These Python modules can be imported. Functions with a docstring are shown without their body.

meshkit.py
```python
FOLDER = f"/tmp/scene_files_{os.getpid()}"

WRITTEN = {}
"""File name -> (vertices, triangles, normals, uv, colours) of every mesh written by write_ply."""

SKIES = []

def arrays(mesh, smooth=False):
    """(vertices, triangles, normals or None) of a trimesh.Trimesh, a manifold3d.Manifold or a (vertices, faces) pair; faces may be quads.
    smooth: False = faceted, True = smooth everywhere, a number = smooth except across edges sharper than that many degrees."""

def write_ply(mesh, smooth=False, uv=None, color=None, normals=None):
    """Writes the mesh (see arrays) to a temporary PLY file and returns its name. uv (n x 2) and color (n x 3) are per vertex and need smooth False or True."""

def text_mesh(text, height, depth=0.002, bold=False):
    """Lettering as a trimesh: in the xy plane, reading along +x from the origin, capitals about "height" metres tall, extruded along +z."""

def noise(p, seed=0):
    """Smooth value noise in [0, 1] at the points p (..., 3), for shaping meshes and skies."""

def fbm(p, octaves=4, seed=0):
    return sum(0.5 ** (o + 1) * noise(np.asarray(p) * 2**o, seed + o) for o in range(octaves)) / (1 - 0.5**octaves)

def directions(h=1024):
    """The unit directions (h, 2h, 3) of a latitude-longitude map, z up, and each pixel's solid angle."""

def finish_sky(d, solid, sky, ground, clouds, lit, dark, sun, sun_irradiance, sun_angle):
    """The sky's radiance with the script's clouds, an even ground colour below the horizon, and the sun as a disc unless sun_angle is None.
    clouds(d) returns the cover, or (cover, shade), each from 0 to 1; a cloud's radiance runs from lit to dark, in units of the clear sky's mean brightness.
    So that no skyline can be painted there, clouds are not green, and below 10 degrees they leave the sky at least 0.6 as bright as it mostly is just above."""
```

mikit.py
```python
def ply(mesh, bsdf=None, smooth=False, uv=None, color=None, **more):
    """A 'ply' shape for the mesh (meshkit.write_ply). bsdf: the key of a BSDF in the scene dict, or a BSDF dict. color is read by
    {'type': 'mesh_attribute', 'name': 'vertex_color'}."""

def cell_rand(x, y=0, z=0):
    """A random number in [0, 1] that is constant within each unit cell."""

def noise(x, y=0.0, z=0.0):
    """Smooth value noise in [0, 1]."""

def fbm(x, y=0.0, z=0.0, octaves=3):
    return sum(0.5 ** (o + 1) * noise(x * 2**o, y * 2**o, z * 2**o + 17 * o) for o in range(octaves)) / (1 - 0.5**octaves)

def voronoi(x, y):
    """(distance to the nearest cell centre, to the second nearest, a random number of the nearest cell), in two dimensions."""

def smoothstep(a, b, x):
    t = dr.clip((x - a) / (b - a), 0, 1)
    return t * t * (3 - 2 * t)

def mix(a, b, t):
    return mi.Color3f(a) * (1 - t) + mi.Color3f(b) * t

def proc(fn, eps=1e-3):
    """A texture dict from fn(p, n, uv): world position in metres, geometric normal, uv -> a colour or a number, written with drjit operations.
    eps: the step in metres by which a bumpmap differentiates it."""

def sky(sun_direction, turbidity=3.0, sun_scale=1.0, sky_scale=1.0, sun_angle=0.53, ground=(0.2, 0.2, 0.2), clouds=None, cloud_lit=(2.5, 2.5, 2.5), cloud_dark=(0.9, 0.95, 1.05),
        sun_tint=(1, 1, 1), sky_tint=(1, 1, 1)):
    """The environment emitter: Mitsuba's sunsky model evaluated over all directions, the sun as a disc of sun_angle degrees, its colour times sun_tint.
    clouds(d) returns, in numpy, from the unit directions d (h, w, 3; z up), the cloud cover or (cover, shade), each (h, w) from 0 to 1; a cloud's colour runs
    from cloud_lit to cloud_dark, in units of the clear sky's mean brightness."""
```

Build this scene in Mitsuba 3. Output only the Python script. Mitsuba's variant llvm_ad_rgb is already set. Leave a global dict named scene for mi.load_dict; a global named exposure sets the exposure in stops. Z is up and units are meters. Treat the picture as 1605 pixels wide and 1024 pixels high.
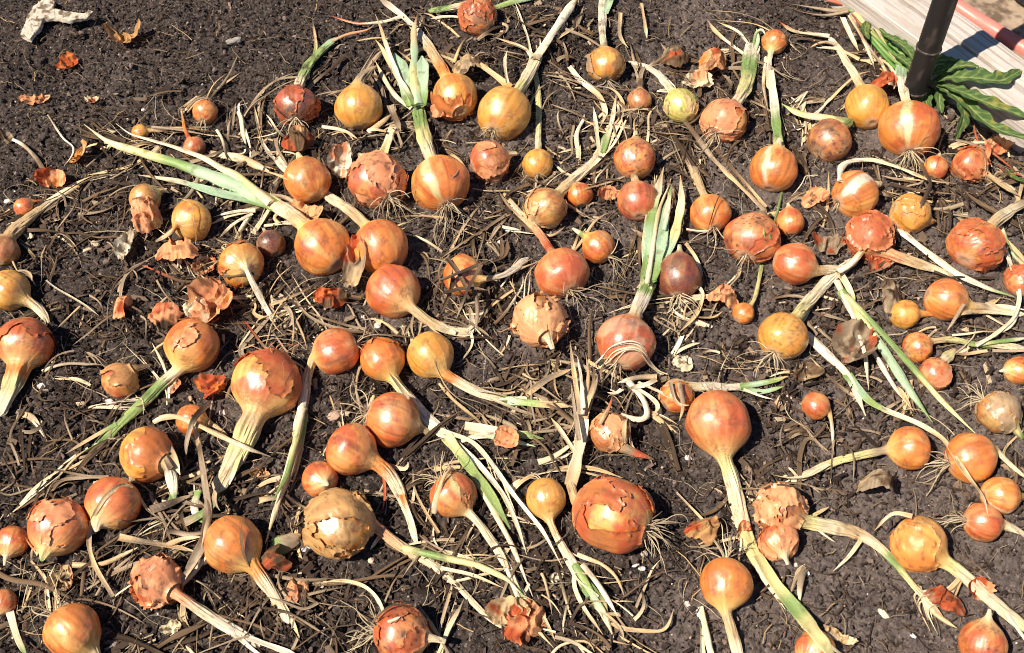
import math
import numpy as np
import drjit as dr
import mitsuba as mi
import mikit
import meshkit
from meshkit import fbm, noise
from scipy.sparse import coo_matrix
from scipy.sparse.csgraph import connected_components

T = mi.ScalarTransform4f
scene, labels = {}, {}

# ---------------------------------------------------------------- camera, sky, exposure
exposure = 2.35
scene['camera'] = {'type': 'perspective', 'fov': 47.97, 'fov_axis': 'x', 'near_clip': 0.05, 'far_clip': 500.0,
                   'to_world': T().look_at(origin=[0, -0.9453, 1.35], target=[0, 0, 0], up=[0, 0, 1])}
scene['sky'] = mikit.sky([-0.50, -0.27, 0.823], turbidity=3.0, sky_scale=0.42, ground=(0.12, 0.10, 0.08), sun_tint=(0.97, 1.0, 1.07))

# ---------------------------------------------------------------- materials
VC = {'type': 'mesh_attribute', 'name': 'vertex_color'}


def bulb_rough(p, n, uv):
    # glossy skin with a fine matt bloom: both finishes lie side by side below the size of a grain
    fine = mikit.noise(p.x * 900, p.y * 900, p.z * 900)
    return 0.27 + 0.18 * mikit.smoothstep(0.35, 0.65, fine) + 0.10 * mikit.noise(p.x * 45, p.y * 45, p.z * 45)


def bulb_bump(p, n, uv):
    ribs = mikit.noise(uv.x * 46.0, uv.y * 1.3, 3.0)
    return 0.00045 * ribs + 0.00025 * mikit.fbm(p.x * 260, p.y * 260, p.z * 260, 3)


def leaf_bump(p, n, uv):
    return 0.0006 * mikit.fbm(p.x * 330, p.y * 330, p.z * 330, 2)


def soil_color(p, n, uv):
    a = mikit.fbm(p.x * 9, p.y * 9, 1.0, 3)
    b = mikit.fbm(p.x * 230, p.y * 230, p.z * 230, 3)
    c = mikit.mix((0.022, 0.0178, 0.0164), (0.080, 0.065, 0.059), mikit.smoothstep(0.28, 0.74, b))
    c = mikit.mix(c, (0.052, 0.042, 0.038), 0.4 * mikit.smoothstep(0.42, 0.62, a))
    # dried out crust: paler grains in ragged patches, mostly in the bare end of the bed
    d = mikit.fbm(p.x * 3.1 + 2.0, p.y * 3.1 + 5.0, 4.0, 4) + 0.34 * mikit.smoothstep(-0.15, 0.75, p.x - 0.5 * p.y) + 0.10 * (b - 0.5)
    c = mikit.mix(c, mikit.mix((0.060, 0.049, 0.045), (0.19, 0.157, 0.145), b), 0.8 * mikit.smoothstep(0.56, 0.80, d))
    speck = mikit.smoothstep(0.76, 0.82, mikit.noise(p.x * 330, p.y * 330, p.z * 330))
    return mikit.mix(c, (0.24, 0.20, 0.185), 0.5 * speck)


def soil_bump(p, n, uv):
    return 0.0042 * mikit.fbm(p.x * 320, p.y * 320, p.z * 320, 3)


def path_color(p, n, uv):
    b = mikit.fbm(p.x * 60, p.y * 60, 7.0, 4)
    return mikit.mix((0.13, 0.095, 0.068), (0.36, 0.28, 0.21), mikit.smoothstep(0.3, 0.7, b))


def wood_color(p, n, uv):
    g = mikit.fbm(uv.x * 5, uv.y * 260, 2.0, 3)
    h = mikit.fbm(uv.x * 22, uv.y * 60, 9.0, 3)
    c = mikit.mix((0.52, 0.485, 0.455), (0.33, 0.29, 0.26), mikit.smoothstep(0.45, 0.85, g))
    return mikit.mix(c, (0.34, 0.28, 0.22), 0.4 * mikit.smoothstep(0.62, 0.74, h))


def wood_bump(p, n, uv):
    return 0.0012 * mikit.fbm(uv.x * 8, uv.y * 330, 2.0, 3)


def bump(inner, fn, eps=6e-4):
    return {'type': 'bumpmap', 'arbitrary': {'type': 'proc', **mikit.proc(fn, eps)}, 'bsdf': inner}


def two(inner):
    return {'type': 'twosided', 'bsdf': inner}


scene['bulb_skin'] = bump({'type': 'principled', 'base_color': VC, 'roughness': mikit.proc(bulb_rough), 'eta': 2.05, 'clearcoat': 0.4, 'clearcoat_gloss': 0.5}, bulb_bump)
scene['loose_layer'] = two(bump({'type': 'principled', 'base_color': VC, 'roughness': 0.42, 'specular': 0.6}, bulb_bump))
scene['leaf_tissue'] = two(bump({'type': 'principled', 'base_color': VC, 'roughness': 0.5, 'specular': 0.35}, leaf_bump))
scene['papery_skin'] = {'type': 'principledthin', 'base_color': VC, 'roughness': 0.4, 'diff_trans': 0.6, 'spec_trans': 0.0, 'eta': 1.4}
scene['green_blade'] = {'type': 'principledthin', 'base_color': VC, 'roughness': 0.5, 'diff_trans': 0.5, 'spec_trans': 0.0, 'eta': 1.4}
scene['dry_matter'] = two({'type': 'principled', 'base_color': VC, 'roughness': 0.85, 'specular': 0.2})
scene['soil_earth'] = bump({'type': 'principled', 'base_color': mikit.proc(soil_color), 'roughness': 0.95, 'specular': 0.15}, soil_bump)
scene['path_earth'] = {'type': 'principled', 'base_color': mikit.proc(path_color), 'roughness': 0.95, 'specular': 0.15}
scene['weathered_wood'] = bump({'type': 'principled', 'base_color': mikit.proc(wood_color), 'roughness': 0.8, 'specular': 0.25}, wood_bump)
scene['black_plastic'] = two({'type': 'principled', 'base_color': VC, 'roughness': 0.5, 'specular': 0.4})
scene['hose_plastic'] = {'type': 'principled', 'base_color': VC, 'roughness': 0.4, 'specular': 0.5}


# ---------------------------------------------------------------- helpers
def lin(r, g, b, k=1.0):
    c = np.array([r, g, b], float) / 255
    return np.where(c > 0.04045, ((c + 0.055) / 1.055) ** 2.4, c / 12.92) * k


PAL = {'t': lin(198, 172, 132), 'c': lin(218, 204, 172), 'w': lin(220, 211, 190), 'g': lin(148, 170, 104), 'b': lin(162, 188, 156), 'y': lin(204, 197, 140),
       'd': lin(102, 84, 66), 'k': lin(66, 54, 44), 'r': lin(172, 86, 56), 'o': lin(214, 134, 70), 'm': lin(154, 138, 116), 'p': lin(214, 148, 110), 'a': lin(184, 146, 98), 'u': lin(232, 184, 92), 'q': lin(222, 164, 120), 'G': lin(86, 130, 60),
       'e': lin(122, 148, 88)}
KIND = {  # bulb: main skin, patches, shoulder
    'g': (lin(222, 160, 66), lin(206, 124, 46), lin(222, 184, 112)),
    'o': (lin(222, 134, 58), lin(200, 94, 42), lin(236, 192, 112)),
    'c': (lin(204, 100, 50), lin(224, 150, 74), lin(230, 180, 114)),
    'r': (lin(198, 98, 56), lin(222, 150, 84), lin(226, 174, 122)),
    'p': (lin(204, 150, 82), lin(188, 120, 64), lin(204, 180, 116)),
    'b': (lin(182, 112, 62), lin(198, 140, 86), lin(200, 156, 106)),
    'k': (lin(146, 72, 46), lin(104, 64, 48), lin(176, 140, 98)),
    'v': (lin(186, 192, 84), lin(206, 190, 108), lin(212, 206, 140)),
}


def sst(a, b, x):
    t = np.clip((x - a) / (b - a), 0, 1)
    return t * t * (3 - 2 * t)


def unit(v):
    v = np.asarray(v, float)
    return v / np.maximum(np.linalg.norm(v, axis=-1, keepdims=True), 1e-12)


def mixc(a, b, t):
    t = np.asarray(t)[..., None]
    return a * (1 - t) + b * t


def H(x, y):
    """Lie of the bed: low swells and shallow hollows."""
    x, y = np.asarray(x, float), np.asarray(y, float)
    p = np.stack([x, y, 0 * x], -1)
    return 0.030 * (fbm(p * 2.7 + 11, 3, 5) - 0.5) + 0.016 * (fbm(p * 13 + 3, 2, 8) - 0.5)


HX, HY = np.linspace(-1.6, 1.6, 641), np.linspace(-1.2, 1.5, 541)
HZ = H(*np.meshgrid(HX, HY, indexing='ij'))


def lie(x, y):
    """H read from a table, for the many small things."""
    u, v = np.clip((np.asarray(x) + 1.6) / 0.005, 0, 639.99), np.clip((np.asarray(y) + 1.2) / 0.005, 0, 539.99)
    i, j = u.astype(int), v.astype(int)
    u, v = u - i, v - j
    return (HZ[i, j] * (1 - u) + HZ[i + 1, j] * u) * (1 - v) + (HZ[i, j + 1] * (1 - u) + HZ[i + 1, j + 1] * u) * v


COUNT = {}


def numbered(name):
    COUNT[name] = n = COUNT.get(name, -1) + 1
    return name if n == 0 else f'{name}_{n:03d}'


def thing(name, label, cat, group=None):
    key = numbered(name)
    labels[key] = {'label': label, 'category': cat}
    if group:
        labels[key]['group'] = group
    return key


def put(key, v, f, mat, color=None, uv=None, smooth=True, normals=None):
    v = np.asarray(v, float)
    scene[key] = mikit.ply((v, np.asarray(f, int)), mat, smooth=smooth, uv=uv, color=color)
    return key


def part(parent, name, *a, label=None, stuff=False, **k):
    key = numbered(parent + '__' + name)
    put(key, *a, **k)
    if label or stuff:
        labels[key] = {}
        if label:
            labels[key]['label'] = label
        if stuff:
            labels[key]['kind'] = 'stuff'
    return key


def grid_faces(n, m, wrap=True):
    i, j = np.meshgrid(np.arange(n - 1), np.arange(m if wrap else m - 1), indexing='ij')
    i, j = i.ravel(), j.ravel()
    k = (j + 1) % m
    a, b, c, d = i * m + j, i * m + k, (i + 1) * m + k, (i + 1) * m + j
    return np.vstack([np.stack([a, b, c], 1), np.stack([a, c, d], 1)])


def resample(P, step, smooth=0.0):
    P = np.asarray(P, float)
    d = np.r_[0, np.cumsum(np.linalg.norm(np.diff(P, axis=0), axis=1))]
    n = max(int(d[-1] / step) + 1, 5)
    s = np.linspace(0, d[-1], n)
    Q = np.stack([np.interp(s, d, P[:, k]) for k in range(3)], 1)
    if smooth > 0:
        st = d[-1] / (n - 1)
        h = max(int(2.5 * smooth / st), 1)
        w = np.exp(-0.5 * (np.arange(-h, h + 1) * st / smooth) ** 2)
        w /= w.sum()
        pad = np.vstack([2 * Q[0] - Q[h:0:-1] if n > h else np.repeat(Q[:1], h, 0), Q, 2 * Q[-1] - Q[-2:-h - 2:-1] if n > h + 1 else np.repeat(Q[-1:], h, 0)])
        if len(pad) == n + 2 * h:
            Q = np.stack([np.convolve(pad[:, k], w, 'valid') for k in range(3)], 1)
    return Q, s


def frames(Q, up=(0, 0, 1), head=None, nh=0):
    t = unit(np.gradient(Q, axis=0))
    t[:nh] = head if nh else t[:nh]
    n = np.zeros_like(Q)
    a = np.asarray(up, float) - t[0] * np.dot(up, t[0])
    if np.linalg.norm(a) < 0.15:
        a = np.cross(t[0], [1, 0, 0])
    n[0] = unit(a)
    for i in range(1, len(Q)):
        b = n[i - 1] - t[i] * np.dot(n[i - 1], t[i])
        n[i] = unit(b)
    return t, n, np.cross(n, t)


def clip_iso(v, f, val, attrs):
    """Keeps the part of the mesh where val > 0, cutting triangles along the torn edge."""
    v, f = np.asarray(v), np.asarray(f)
    ins = val > 0
    k = ins[f].sum(1)
    out = [f[k == 3]]
    nv, na, base = [v], [attrs], len(v)
    for cnt in (1, 2):
        g = f[k == cnt]
        if not len(g):
            continue
        odd = ins[g] if cnt == 1 else ~ins[g]
        r = odd.argmax(1)
        g = np.stack([g[np.arange(len(g)), (r + q) % 3] for q in range(3)], 1)
        ts = []
        for q in (1, 2):
            a, b = g[:, 0], g[:, q]
            t = val[a] / (val[a] - val[b])
            nv.append(v[a] + (v[b] - v[a]) * t[:, None])
            na.append(attrs[a] + (attrs[b] - attrs[a]) * t[:, None])
            ts.append(base + np.arange(len(g)))
            base += len(g)
        if cnt == 1:
            out.append(np.stack([g[:, 0], ts[0], ts[1]], 1))
        else:
            out += [np.stack([ts[0], g[:, 1], g[:, 2]], 1), np.stack([ts[0], g[:, 2], ts[1]], 1)]
    v, a, f = np.vstack(nv), np.vstack(na), np.vstack(out)
    used, inv = np.unique(f, return_inverse=True)
    return v[used], inv.reshape(-1, 3), a[used]


def pieces(n, f):
    g = coo_matrix((np.ones(2 * len(f)), (np.r_[f[:, 0], f[:, 1]], np.r_[f[:, 1], f[:, 2]])), shape=(n, n))
    lab = connected_components(g, directed=False)[1][f[:, 0]]
    return [f[lab == k] for k in np.unique(lab)]


def along(codes, t):
    cs = np.array([PAL[c] for c in codes])
    if len(cs) == 1:
        return np.repeat(cs, len(t), 0)
    x = np.clip(t, 0, 1) * (len(cs) - 1)
    i = np.minimum(x.astype(int), len(cs) - 2)
    return cs[i] + (cs[i + 1] - cs[i]) * sst(0.15, 0.85, x - i)[:, None]


def strip(P, w0, w1, codes, seed, m=12, step=0.005, th=0.22, curl=0.35, twist=0.5, crinkle=1.0, tip=0.25, fast=False):
    """A leaf: a flattened, folded tube along a path; returns (v, f, colour, uv)."""
    rng = np.random.default_rng(seed)
    Q, s = resample(P, step, 0.009)
    n, L = len(Q), s[-1] + 1e-9
    t = s / L
    _, nn, bb = frames(Q)
    w = 0.5 * (w0 + (w1 - w0) * t)
    w = w * (1 - sst(1 - tip, 1.03, t) * 0.9) * (1 + 0.30 * crinkle * (noise(np.stack([s * 45, 0 * s + seed, 0 * s], -1), 3) - 0.5))
    tau = twist * 2.4 * (fbm(np.stack([s * 11, 0 * s + seed * 1.7, 0 * s], -1), 2, 4) - 0.5) + rng.uniform(-0.3, 0.3) * twist
    cu = curl * (0.6 + 0.9 * noise(np.stack([s * 20, 0 * s + seed * 2.3, 0 * s], -1), 9)) * (1 if rng.random() < 0.62 else -1)
    th_ = th * (1 + 0.5 * (noise(np.stack([s * 60, 0 * s + seed, 0 * s + 5], -1), 6) - 0.5))
    a = np.arange(m) / m * 2 * np.pi
    ca, sa = np.cos(a), np.sin(a)
    A = a[None, :] + 0 * s[:, None]
    S = s[:, None] + 0 * A
    rib = noise(np.stack([ca[None] * 3.2 + 0 * S, sa[None] * 3.2 + seed + 0 * S, S * 25], -1), 2) - 0.5
    X = w[:, None] * ca[None] * (1 + 0.10 * crinkle * rib)
    Y = w[:, None] * (th_[:, None] * sa[None] * (1 + 0.9 * crinkle * rib) + cu[:, None] * (ca[None] ** 2 - 0.4))
    ct, st = np.cos(tau)[:, None], np.sin(tau)[:, None]
    X, Y = X * ct - Y * st, X * st + Y * ct
    V = Q[:, None] + bb[:, None] * X[..., None] + nn[:, None] * Y[..., None]
    base = along(codes, t + 0.05 * (rng.random() - 0.5))
    jit = (noise if fast else lambda p_, k_: fbm(p_, 3, k_))(np.stack([ca[None] * 2.8 + 0 * S, sa[None] * 2.8 + 0 * S + seed, S * 9], -1), 12)
    C = base[:, None] * (0.48 + 1.04 * jit)[..., None]
    spot = 0 if fast else sst(0.62, 0.72, fbm(np.stack([ca[None] * 1.2 + 0 * S, sa[None] * 1.2 + seed * 3 + 0 * S, S * 55], -1), 3, 21))
    C = C if fast else mixc(C, PAL['d'] * 0.8, 0.55 * spot)
    f = grid_faces(n, m)
    V = V.reshape(-1, 3)
    v = np.vstack([V, Q[:1], Q[-1:]])
    e0, e1 = n * m, n * m + 1
    j = np.arange(m)
    f = np.vstack([f, np.stack([j, 0 * j + e0, (j + 1) % m], 1)[:, ::-1] * 1, np.stack([(n - 1) * m + j, (n - 1) * m + (j + 1) % m, 0 * j + e1], 1)])
    C = np.vstack([C.reshape(-1, 3), base[:1] * 0.8, base[-1:] * 0.8])
    uv = np.vstack([np.stack([A / (2 * np.pi), S], -1).reshape(-1, 2), [[0, 0], [0, L]]])
    return v, f, np.clip(C, 0.004, 0.9), uv


def thread(P, r, seed, m=4, step=0.006, taper=0.6):
    Q, s = resample(P, step, 0.004)
    t = s / (s[-1] + 1e-9)
    _, nn, bb = frames(Q)
    a = np.arange(m) / m * 2 * np.pi
    rr = r * (1 - taper * t)
    V = Q[:, None] + rr[:, None, None] * (np.cos(a)[None, :, None] * bb[:, None] + np.sin(a)[None, :, None] * nn[:, None])
    return V.reshape(-1, 3), grid_faces(len(Q), m)


class Pile:
    """Collects the pieces of one mesh."""

    def __init__(self):
        self.v, self.f, self.c, self.n = [], [], [], 0

    def add(self, v, f, c):
        self.v.append(v)
        self.f.append(np.asarray(f) + self.n)
        self.c.append(np.broadcast_to(c, v.shape))
        self.n += len(v)

    def get(self):
        return np.vstack(self.v), np.vstack(self.f), np.vstack(self.c)


# ---------------------------------------------------------------- where things lie (metres)
# label, centre, radius, axis towards the neck, elongation, skin kind, neck diameters, neck path, options
ONIONS = [
 ('red onion with dark muddy skin at the top edge of the photo', (-0.06, 0.641, 0.022), 0.0332, (-0.718, 0.694, 0.052), 1.0, 'r', (0.0115, 0.0106), [(-0.116, 0.669, 0.017),(-0.132, 0.674, 0.01),(-0.147, 0.676, 0.006)], {'nc':'ceg','mould':0.55,'dirt':0.8,'skin':0.5,'skc':'r'}),
 ('golden onion with a dark rotten patch below an upright white leaf', (0.159, 0.534, 0.009), 0.0313, (-0.059, 0.964, 0.259), 0.97, 'g', (0.0104, 0.0121), [(0.156, 0.596, 0.016),(0.157, 0.63, 0.007),(0.159, 0.66, 0.001),(0.161, 0.686, -0.001),(0.164, 0.73, 0.002),(0.166, 0.756, 0.001)], {'nc':'cwb','mould':0.5,'skin':0.35,'skc':'m','roots':8,'rl':0.03}),
 ('small orange onion at the top whose long pale leaf trails downward', (0.451, 0.591, 0.009), 0.022, (-0.324, -0.936, -0.14), 0.91, 'o', (0.0073, 0.0088), [(0.437, 0.546, 0.004),(0.433, 0.526, 0.002),(0.431, 0.486, -0.001)], {'nc':'cwc','dirt':0.4}),
 ('muddy dark red onion with a short stiff green stalk above it', (-0.349, 0.416, 0.029), 0.0341, (-0.048, 0.997, 0.052), 0.88, 'k', (0.0153, 0.0124), [(-0.349, 0.479, 0.028),(-0.342, 0.533, 0.014),(-0.334, 0.554, 0.01),(-0.325, 0.573, 0.008),(-0.304, 0.604, 0.007)], {'nc':'cggb','mould':0.6,'dirt':0.9,'roots':22,'rl':0.035,'skin':0.45,'skc':'r','B':'r'}),
 ('brownish gold upright onion with a short dry neck left of the green fan', (-0.249, 0.418, 0.024), 0.0383, (-0.024, 0.913, 0.407), 0.95, 'g', (0.0153, 0.0083), [(-0.245, 0.474, 0.044),(-0.237, 0.491, 0.038),(-0.225, 0.506, 0.032)], {'nc':'mt','amt':0.6}),
 ('golden pear shaped onion with a tan neck bent back to upper left', (-0.094, 0.442, 0.024), 0.0365, (-0.316, 0.949, 0.0), 1.05, 'g', (0.0178, 0.0125), [(-0.121, 0.525, 0.018),(-0.141, 0.576, 0.01),(-0.163, 0.619, 0.008)], {'nc':'otw','fl':1.5,'skin':0.3,'skc':'r','side':[-0.4,-0.8,-0.3]}),
 ('large plain golden onion right of the green fan of leaves', (-0.013, 0.398, 0.03), 0.0441, (0.426, 0.904, 0.035), 0.98, 'g', (0.0167, 0.0156), [(0.02, 0.471, 0.027),(0.033, 0.523, 0.014),(0.04, 0.545, 0.011),(0.047, 0.564, 0.01)], {'nc':'ycc','amt':0.5,'roots':18,'rl':0.025}),
 ('small pale gold onion with a long straight upright stem', (0.041, 0.3, 0.016), 0.024, (0.013, 0.999, 0.052), 1.0, 'g', (0.0089, 0.0072), [(0.042, 0.351, 0.017),(0.044, 0.419, 0.005),(0.044, 0.461, 0.002),(0.044, 0.481, 0.003),(0.037, 0.538, 0.004),(0.028, 0.574, 0.007)], {'nc':'cyye','amt':0.35,'roots':6,'rl':0.02}),
 ('small tan onion with a stubby dark dry neck, upper middle', (0.21, 0.446, 0.012), 0.02, (0.09, 0.995, 0.052), 1.01, 'b', (0.0109, 0.0084), [(0.214, 0.488, 0.009),(0.218, 0.504, 0.006)], {'nc':'dd','dirt':0.5,'roots':6,'rl':0.025}),
 ('yellow green split onion with a white stem reaching up to the left', (0.276, 0.425, 0.02), 0.027, (-0.371, 0.927, 0.052), 1.1, 'v', (0.0108, 0.01), [(0.255, 0.486, 0.015),(0.248, 0.513, 0.004),(0.24, 0.536, -0.004),(0.228, 0.549, -0.007),(0.2, 0.561, -0.008)], {'nc':'cwww','skin':0.42,'skc':'t'}),
 ('copper onion with ragged papery skin under a thick pale green stalk', (0.342, 0.388, 0.022), 0.037, (0.52, 0.852, 0.052), 0.91, 'c', (0.0182, 0.0214), [(0.376, 0.447, 0.02),(0.386, 0.471, 0.015),(0.399, 0.521, 0.006),(0.405, 0.545, 0.003),(0.415, 0.59, 0.002)], {'nc':'cyew','skin':0.6,'skc':'p','roots':26,'rl':0.04,'dirt':0.5,'open':1}),
 ('dirt speckled copper onion half hidden by dry leaves, upper middle', (0.193, 0.306, 0.021), 0.033, (0.057, 0.938, 0.342), 0.99, 'c', (0.0083, 0.0053), [], {'dirt':0.9,'mould':0.3}),
 ('orange onion crossed by a wide pale green leaf', (0.407, 0.284, 0.023), 0.0378, (0.252, 0.905, 0.342), 0.94, 'o', (0.0095, 0.006), [], {'st':1.2,'amt':0.5}),
 ('pale gold onion with a long dry neck bent left near the stake', (0.58, 0.425, 0.018), 0.0364, (-0.053, 0.997, 0.052), 1.0, 'g', (0.0131, 0.01), [(0.574, 0.492, 0.019),(0.568, 0.536, 0.009),(0.562, 0.579, 0.005),(0.548, 0.611, 0.005)], {'nc':'tccw','amt':0.4}),
 ('dirty grey brown onion left of the large onion by the stake', (0.506, 0.349, 0.016), 0.0346, (0.684, 0.727, 0.052), 0.97, 'b', (0.012, 0.0114), [(0.543, 0.387, 0.019),(0.55, 0.396, 0.018)], {'nc':'ee','dirt':1.0,'mould':0.45}),
 ('large shiny orange onion in front of the black stake', (0.633, 0.367, 0.025), 0.0479, (0.083, 0.981, 0.174), 0.93, 'o', (0.0128, 0.0147), [(0.636, 0.441, 0.035),(0.653, 0.505, 0.013),(0.66, 0.535, 0.004),(0.664, 0.56, -0.0)], {'nc':'cwbb','roots':30,'rl':0.045,'st':1.3,'sw':0.2,'sc':'y'}),
 ('small copper onion below the roots of the large stake onion', (0.668, 0.302, 0.006), 0.0191, (0.384, 0.886, 0.259), 1.0, 'c', (0.0048, 0.0031), [], {}),
 ('flaking pinkish red onion at the right below the weed leaves', (0.723, 0.306, 0.008), 0.0282, (0.698, -0.712, -0.082), 0.95, 'r', (0.0104, 0.0113), [(0.759, 0.273, 0.006),(0.783, 0.257, 0.004)], {'nc':'tc','skin':0.5,'skc':'r','lift':1.4}),
 ('small round copper onion alone on bare soil, upper left', (-0.501, 0.42, 0.011), 0.0208, (0.105, 0.993, 0.052), 0.9, 'c', (0.0039, 0.0025), [(-0.492, 0.462, 0.012),(-0.486, 0.482, 0.007),(-0.477, 0.524, 0.001),(-0.471, 0.567, -0.001)], {'nc':'dmm','dirt':0.3,'roots':6,'rl':0.02}),
 ('tiny pale yellow onion beside the tip of the long green leaf', (-0.601, 0.379, 0.006), 0.0134, (0.976, 0.211, 0.052), 0.98, 'g', (0.0053, 0.0041), [(-0.571, 0.382, 0.006),(-0.558, 0.383, 0.005)], {'nc':'td'}),
 ('small dark red onion with a pointed brown spike on top', (-0.507, 0.344, 0.008), 0.0184, (-0.541, 0.839, 0.052), 0.85, 'r', (0.0068, 0.0024), [(-0.53, 0.384, 0.008),(-0.543, 0.431, 0.008)], {'nc':'rot','dirt':0.4}),
 ('pale orange onion behind the crossing dry leaves, left of centre', (-0.315, 0.258, 0.026), 0.0354, (-0.366, 0.914, 0.174), 1.02, 'o', (0.0089, 0.0057), [], {'st':4.4,'sc':'y','sw':0.3,'amt':0.5}),
 ('blotchy pinkish red onion with roots, left neighbour of an orange one', (-0.205, 0.247, 0.037), 0.0439, (-0.508, 0.86, 0.052), 0.96, 'r', (0.013, 0.0094), [(-0.241, 0.306, 0.038)], {'nc':'ct','skin':0.6,'skc':'p','mould':0.25,'roots':22,'rl':0.05,'dirt':0.5}),
 ('large orange onion under the green fan, with long hanging roots', (-0.11, 0.245, 0.031), 0.0459, (-0.303, 0.947, 0.105), 0.91, 'o', (0.0188, 0.0172), [(-0.133, 0.319, 0.033),(-0.144, 0.376, 0.013),(-0.149, 0.401, 0.008),(-0.153, 0.423, 0.006),(-0.161, 0.463, 0.006)], {'nc':'cyeb','roots':24,'rl':0.06,'amt':0.6,'st':1.1,'sw':0.25,'sc':'y'}),
 ('flattened pinkish red onion with a pale green underside', (-0.035, 0.302, 0.02), 0.033, (0.923, 0.378, 0.07), 0.9, 'r', (0.0083, 0.0053), [], {'st':4.6,'sc':'y','sw':0.3,'skin':0.35,'skc':'p','dirt':0.4}),
 ('speckled tan onion whose pale leaf fan rises to the right', (0.051, 0.205, 0.02), 0.032, (0.6, 0.798, 0.052), 0.94, 'p', (0.0158, 0.0116), [(0.085, 0.249, 0.022),(0.129, 0.311, 0.009),(0.146, 0.345, 0.007),(0.157, 0.381, 0.008)], {'nc':'tcce','dirt':0.4,'skin':0.4,'skc':'t'}),
 ('small orange onion tucked behind the speckled tan one', (0.104, 0.241, 0.01), 0.0207, (-0.183, 0.949, 0.259), 0.89, 'o', (0.0052, 0.0033), [], {}),
 ('deep red brown onion left of the green leek like leaves', (0.192, 0.219, 0.021), 0.0312, (-0.029, 0.998, 0.052), 0.98, 'r', (0.0115, 0.0078), [(0.19, 0.272, 0.022),(0.189, 0.285, 0.02)], {'nc':'tm','mould':0.35,'amt':0.5}),
 ('glossy smooth orange onion right of the green leek like leaves', (0.3, 0.194, 0.021), 0.0309, (-0.161, 0.986, 0.035), 0.92, 'o', (0.0107, 0.0085), [(0.29, 0.255, 0.018),(0.288, 0.282, 0.011),(0.288, 0.308, 0.007)], {'nc':'ttm','amt':0.5,'roots':8,'rl':0.05}),
 ('mottled red onion with sooty spots at the end of a long dark leaf', (0.358, 0.144, 0.022), 0.0408, (0.421, 0.906, 0.052), 0.9, 'r', (0.0155, 0.0106), [(0.38, 0.194, 0.025),(0.383, 0.205, 0.023)], {'nc':'mt','mould':0.4,'dirt':0.8,'skin':0.35,'skc':'r','roots':8,'rl':0.04}),
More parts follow.
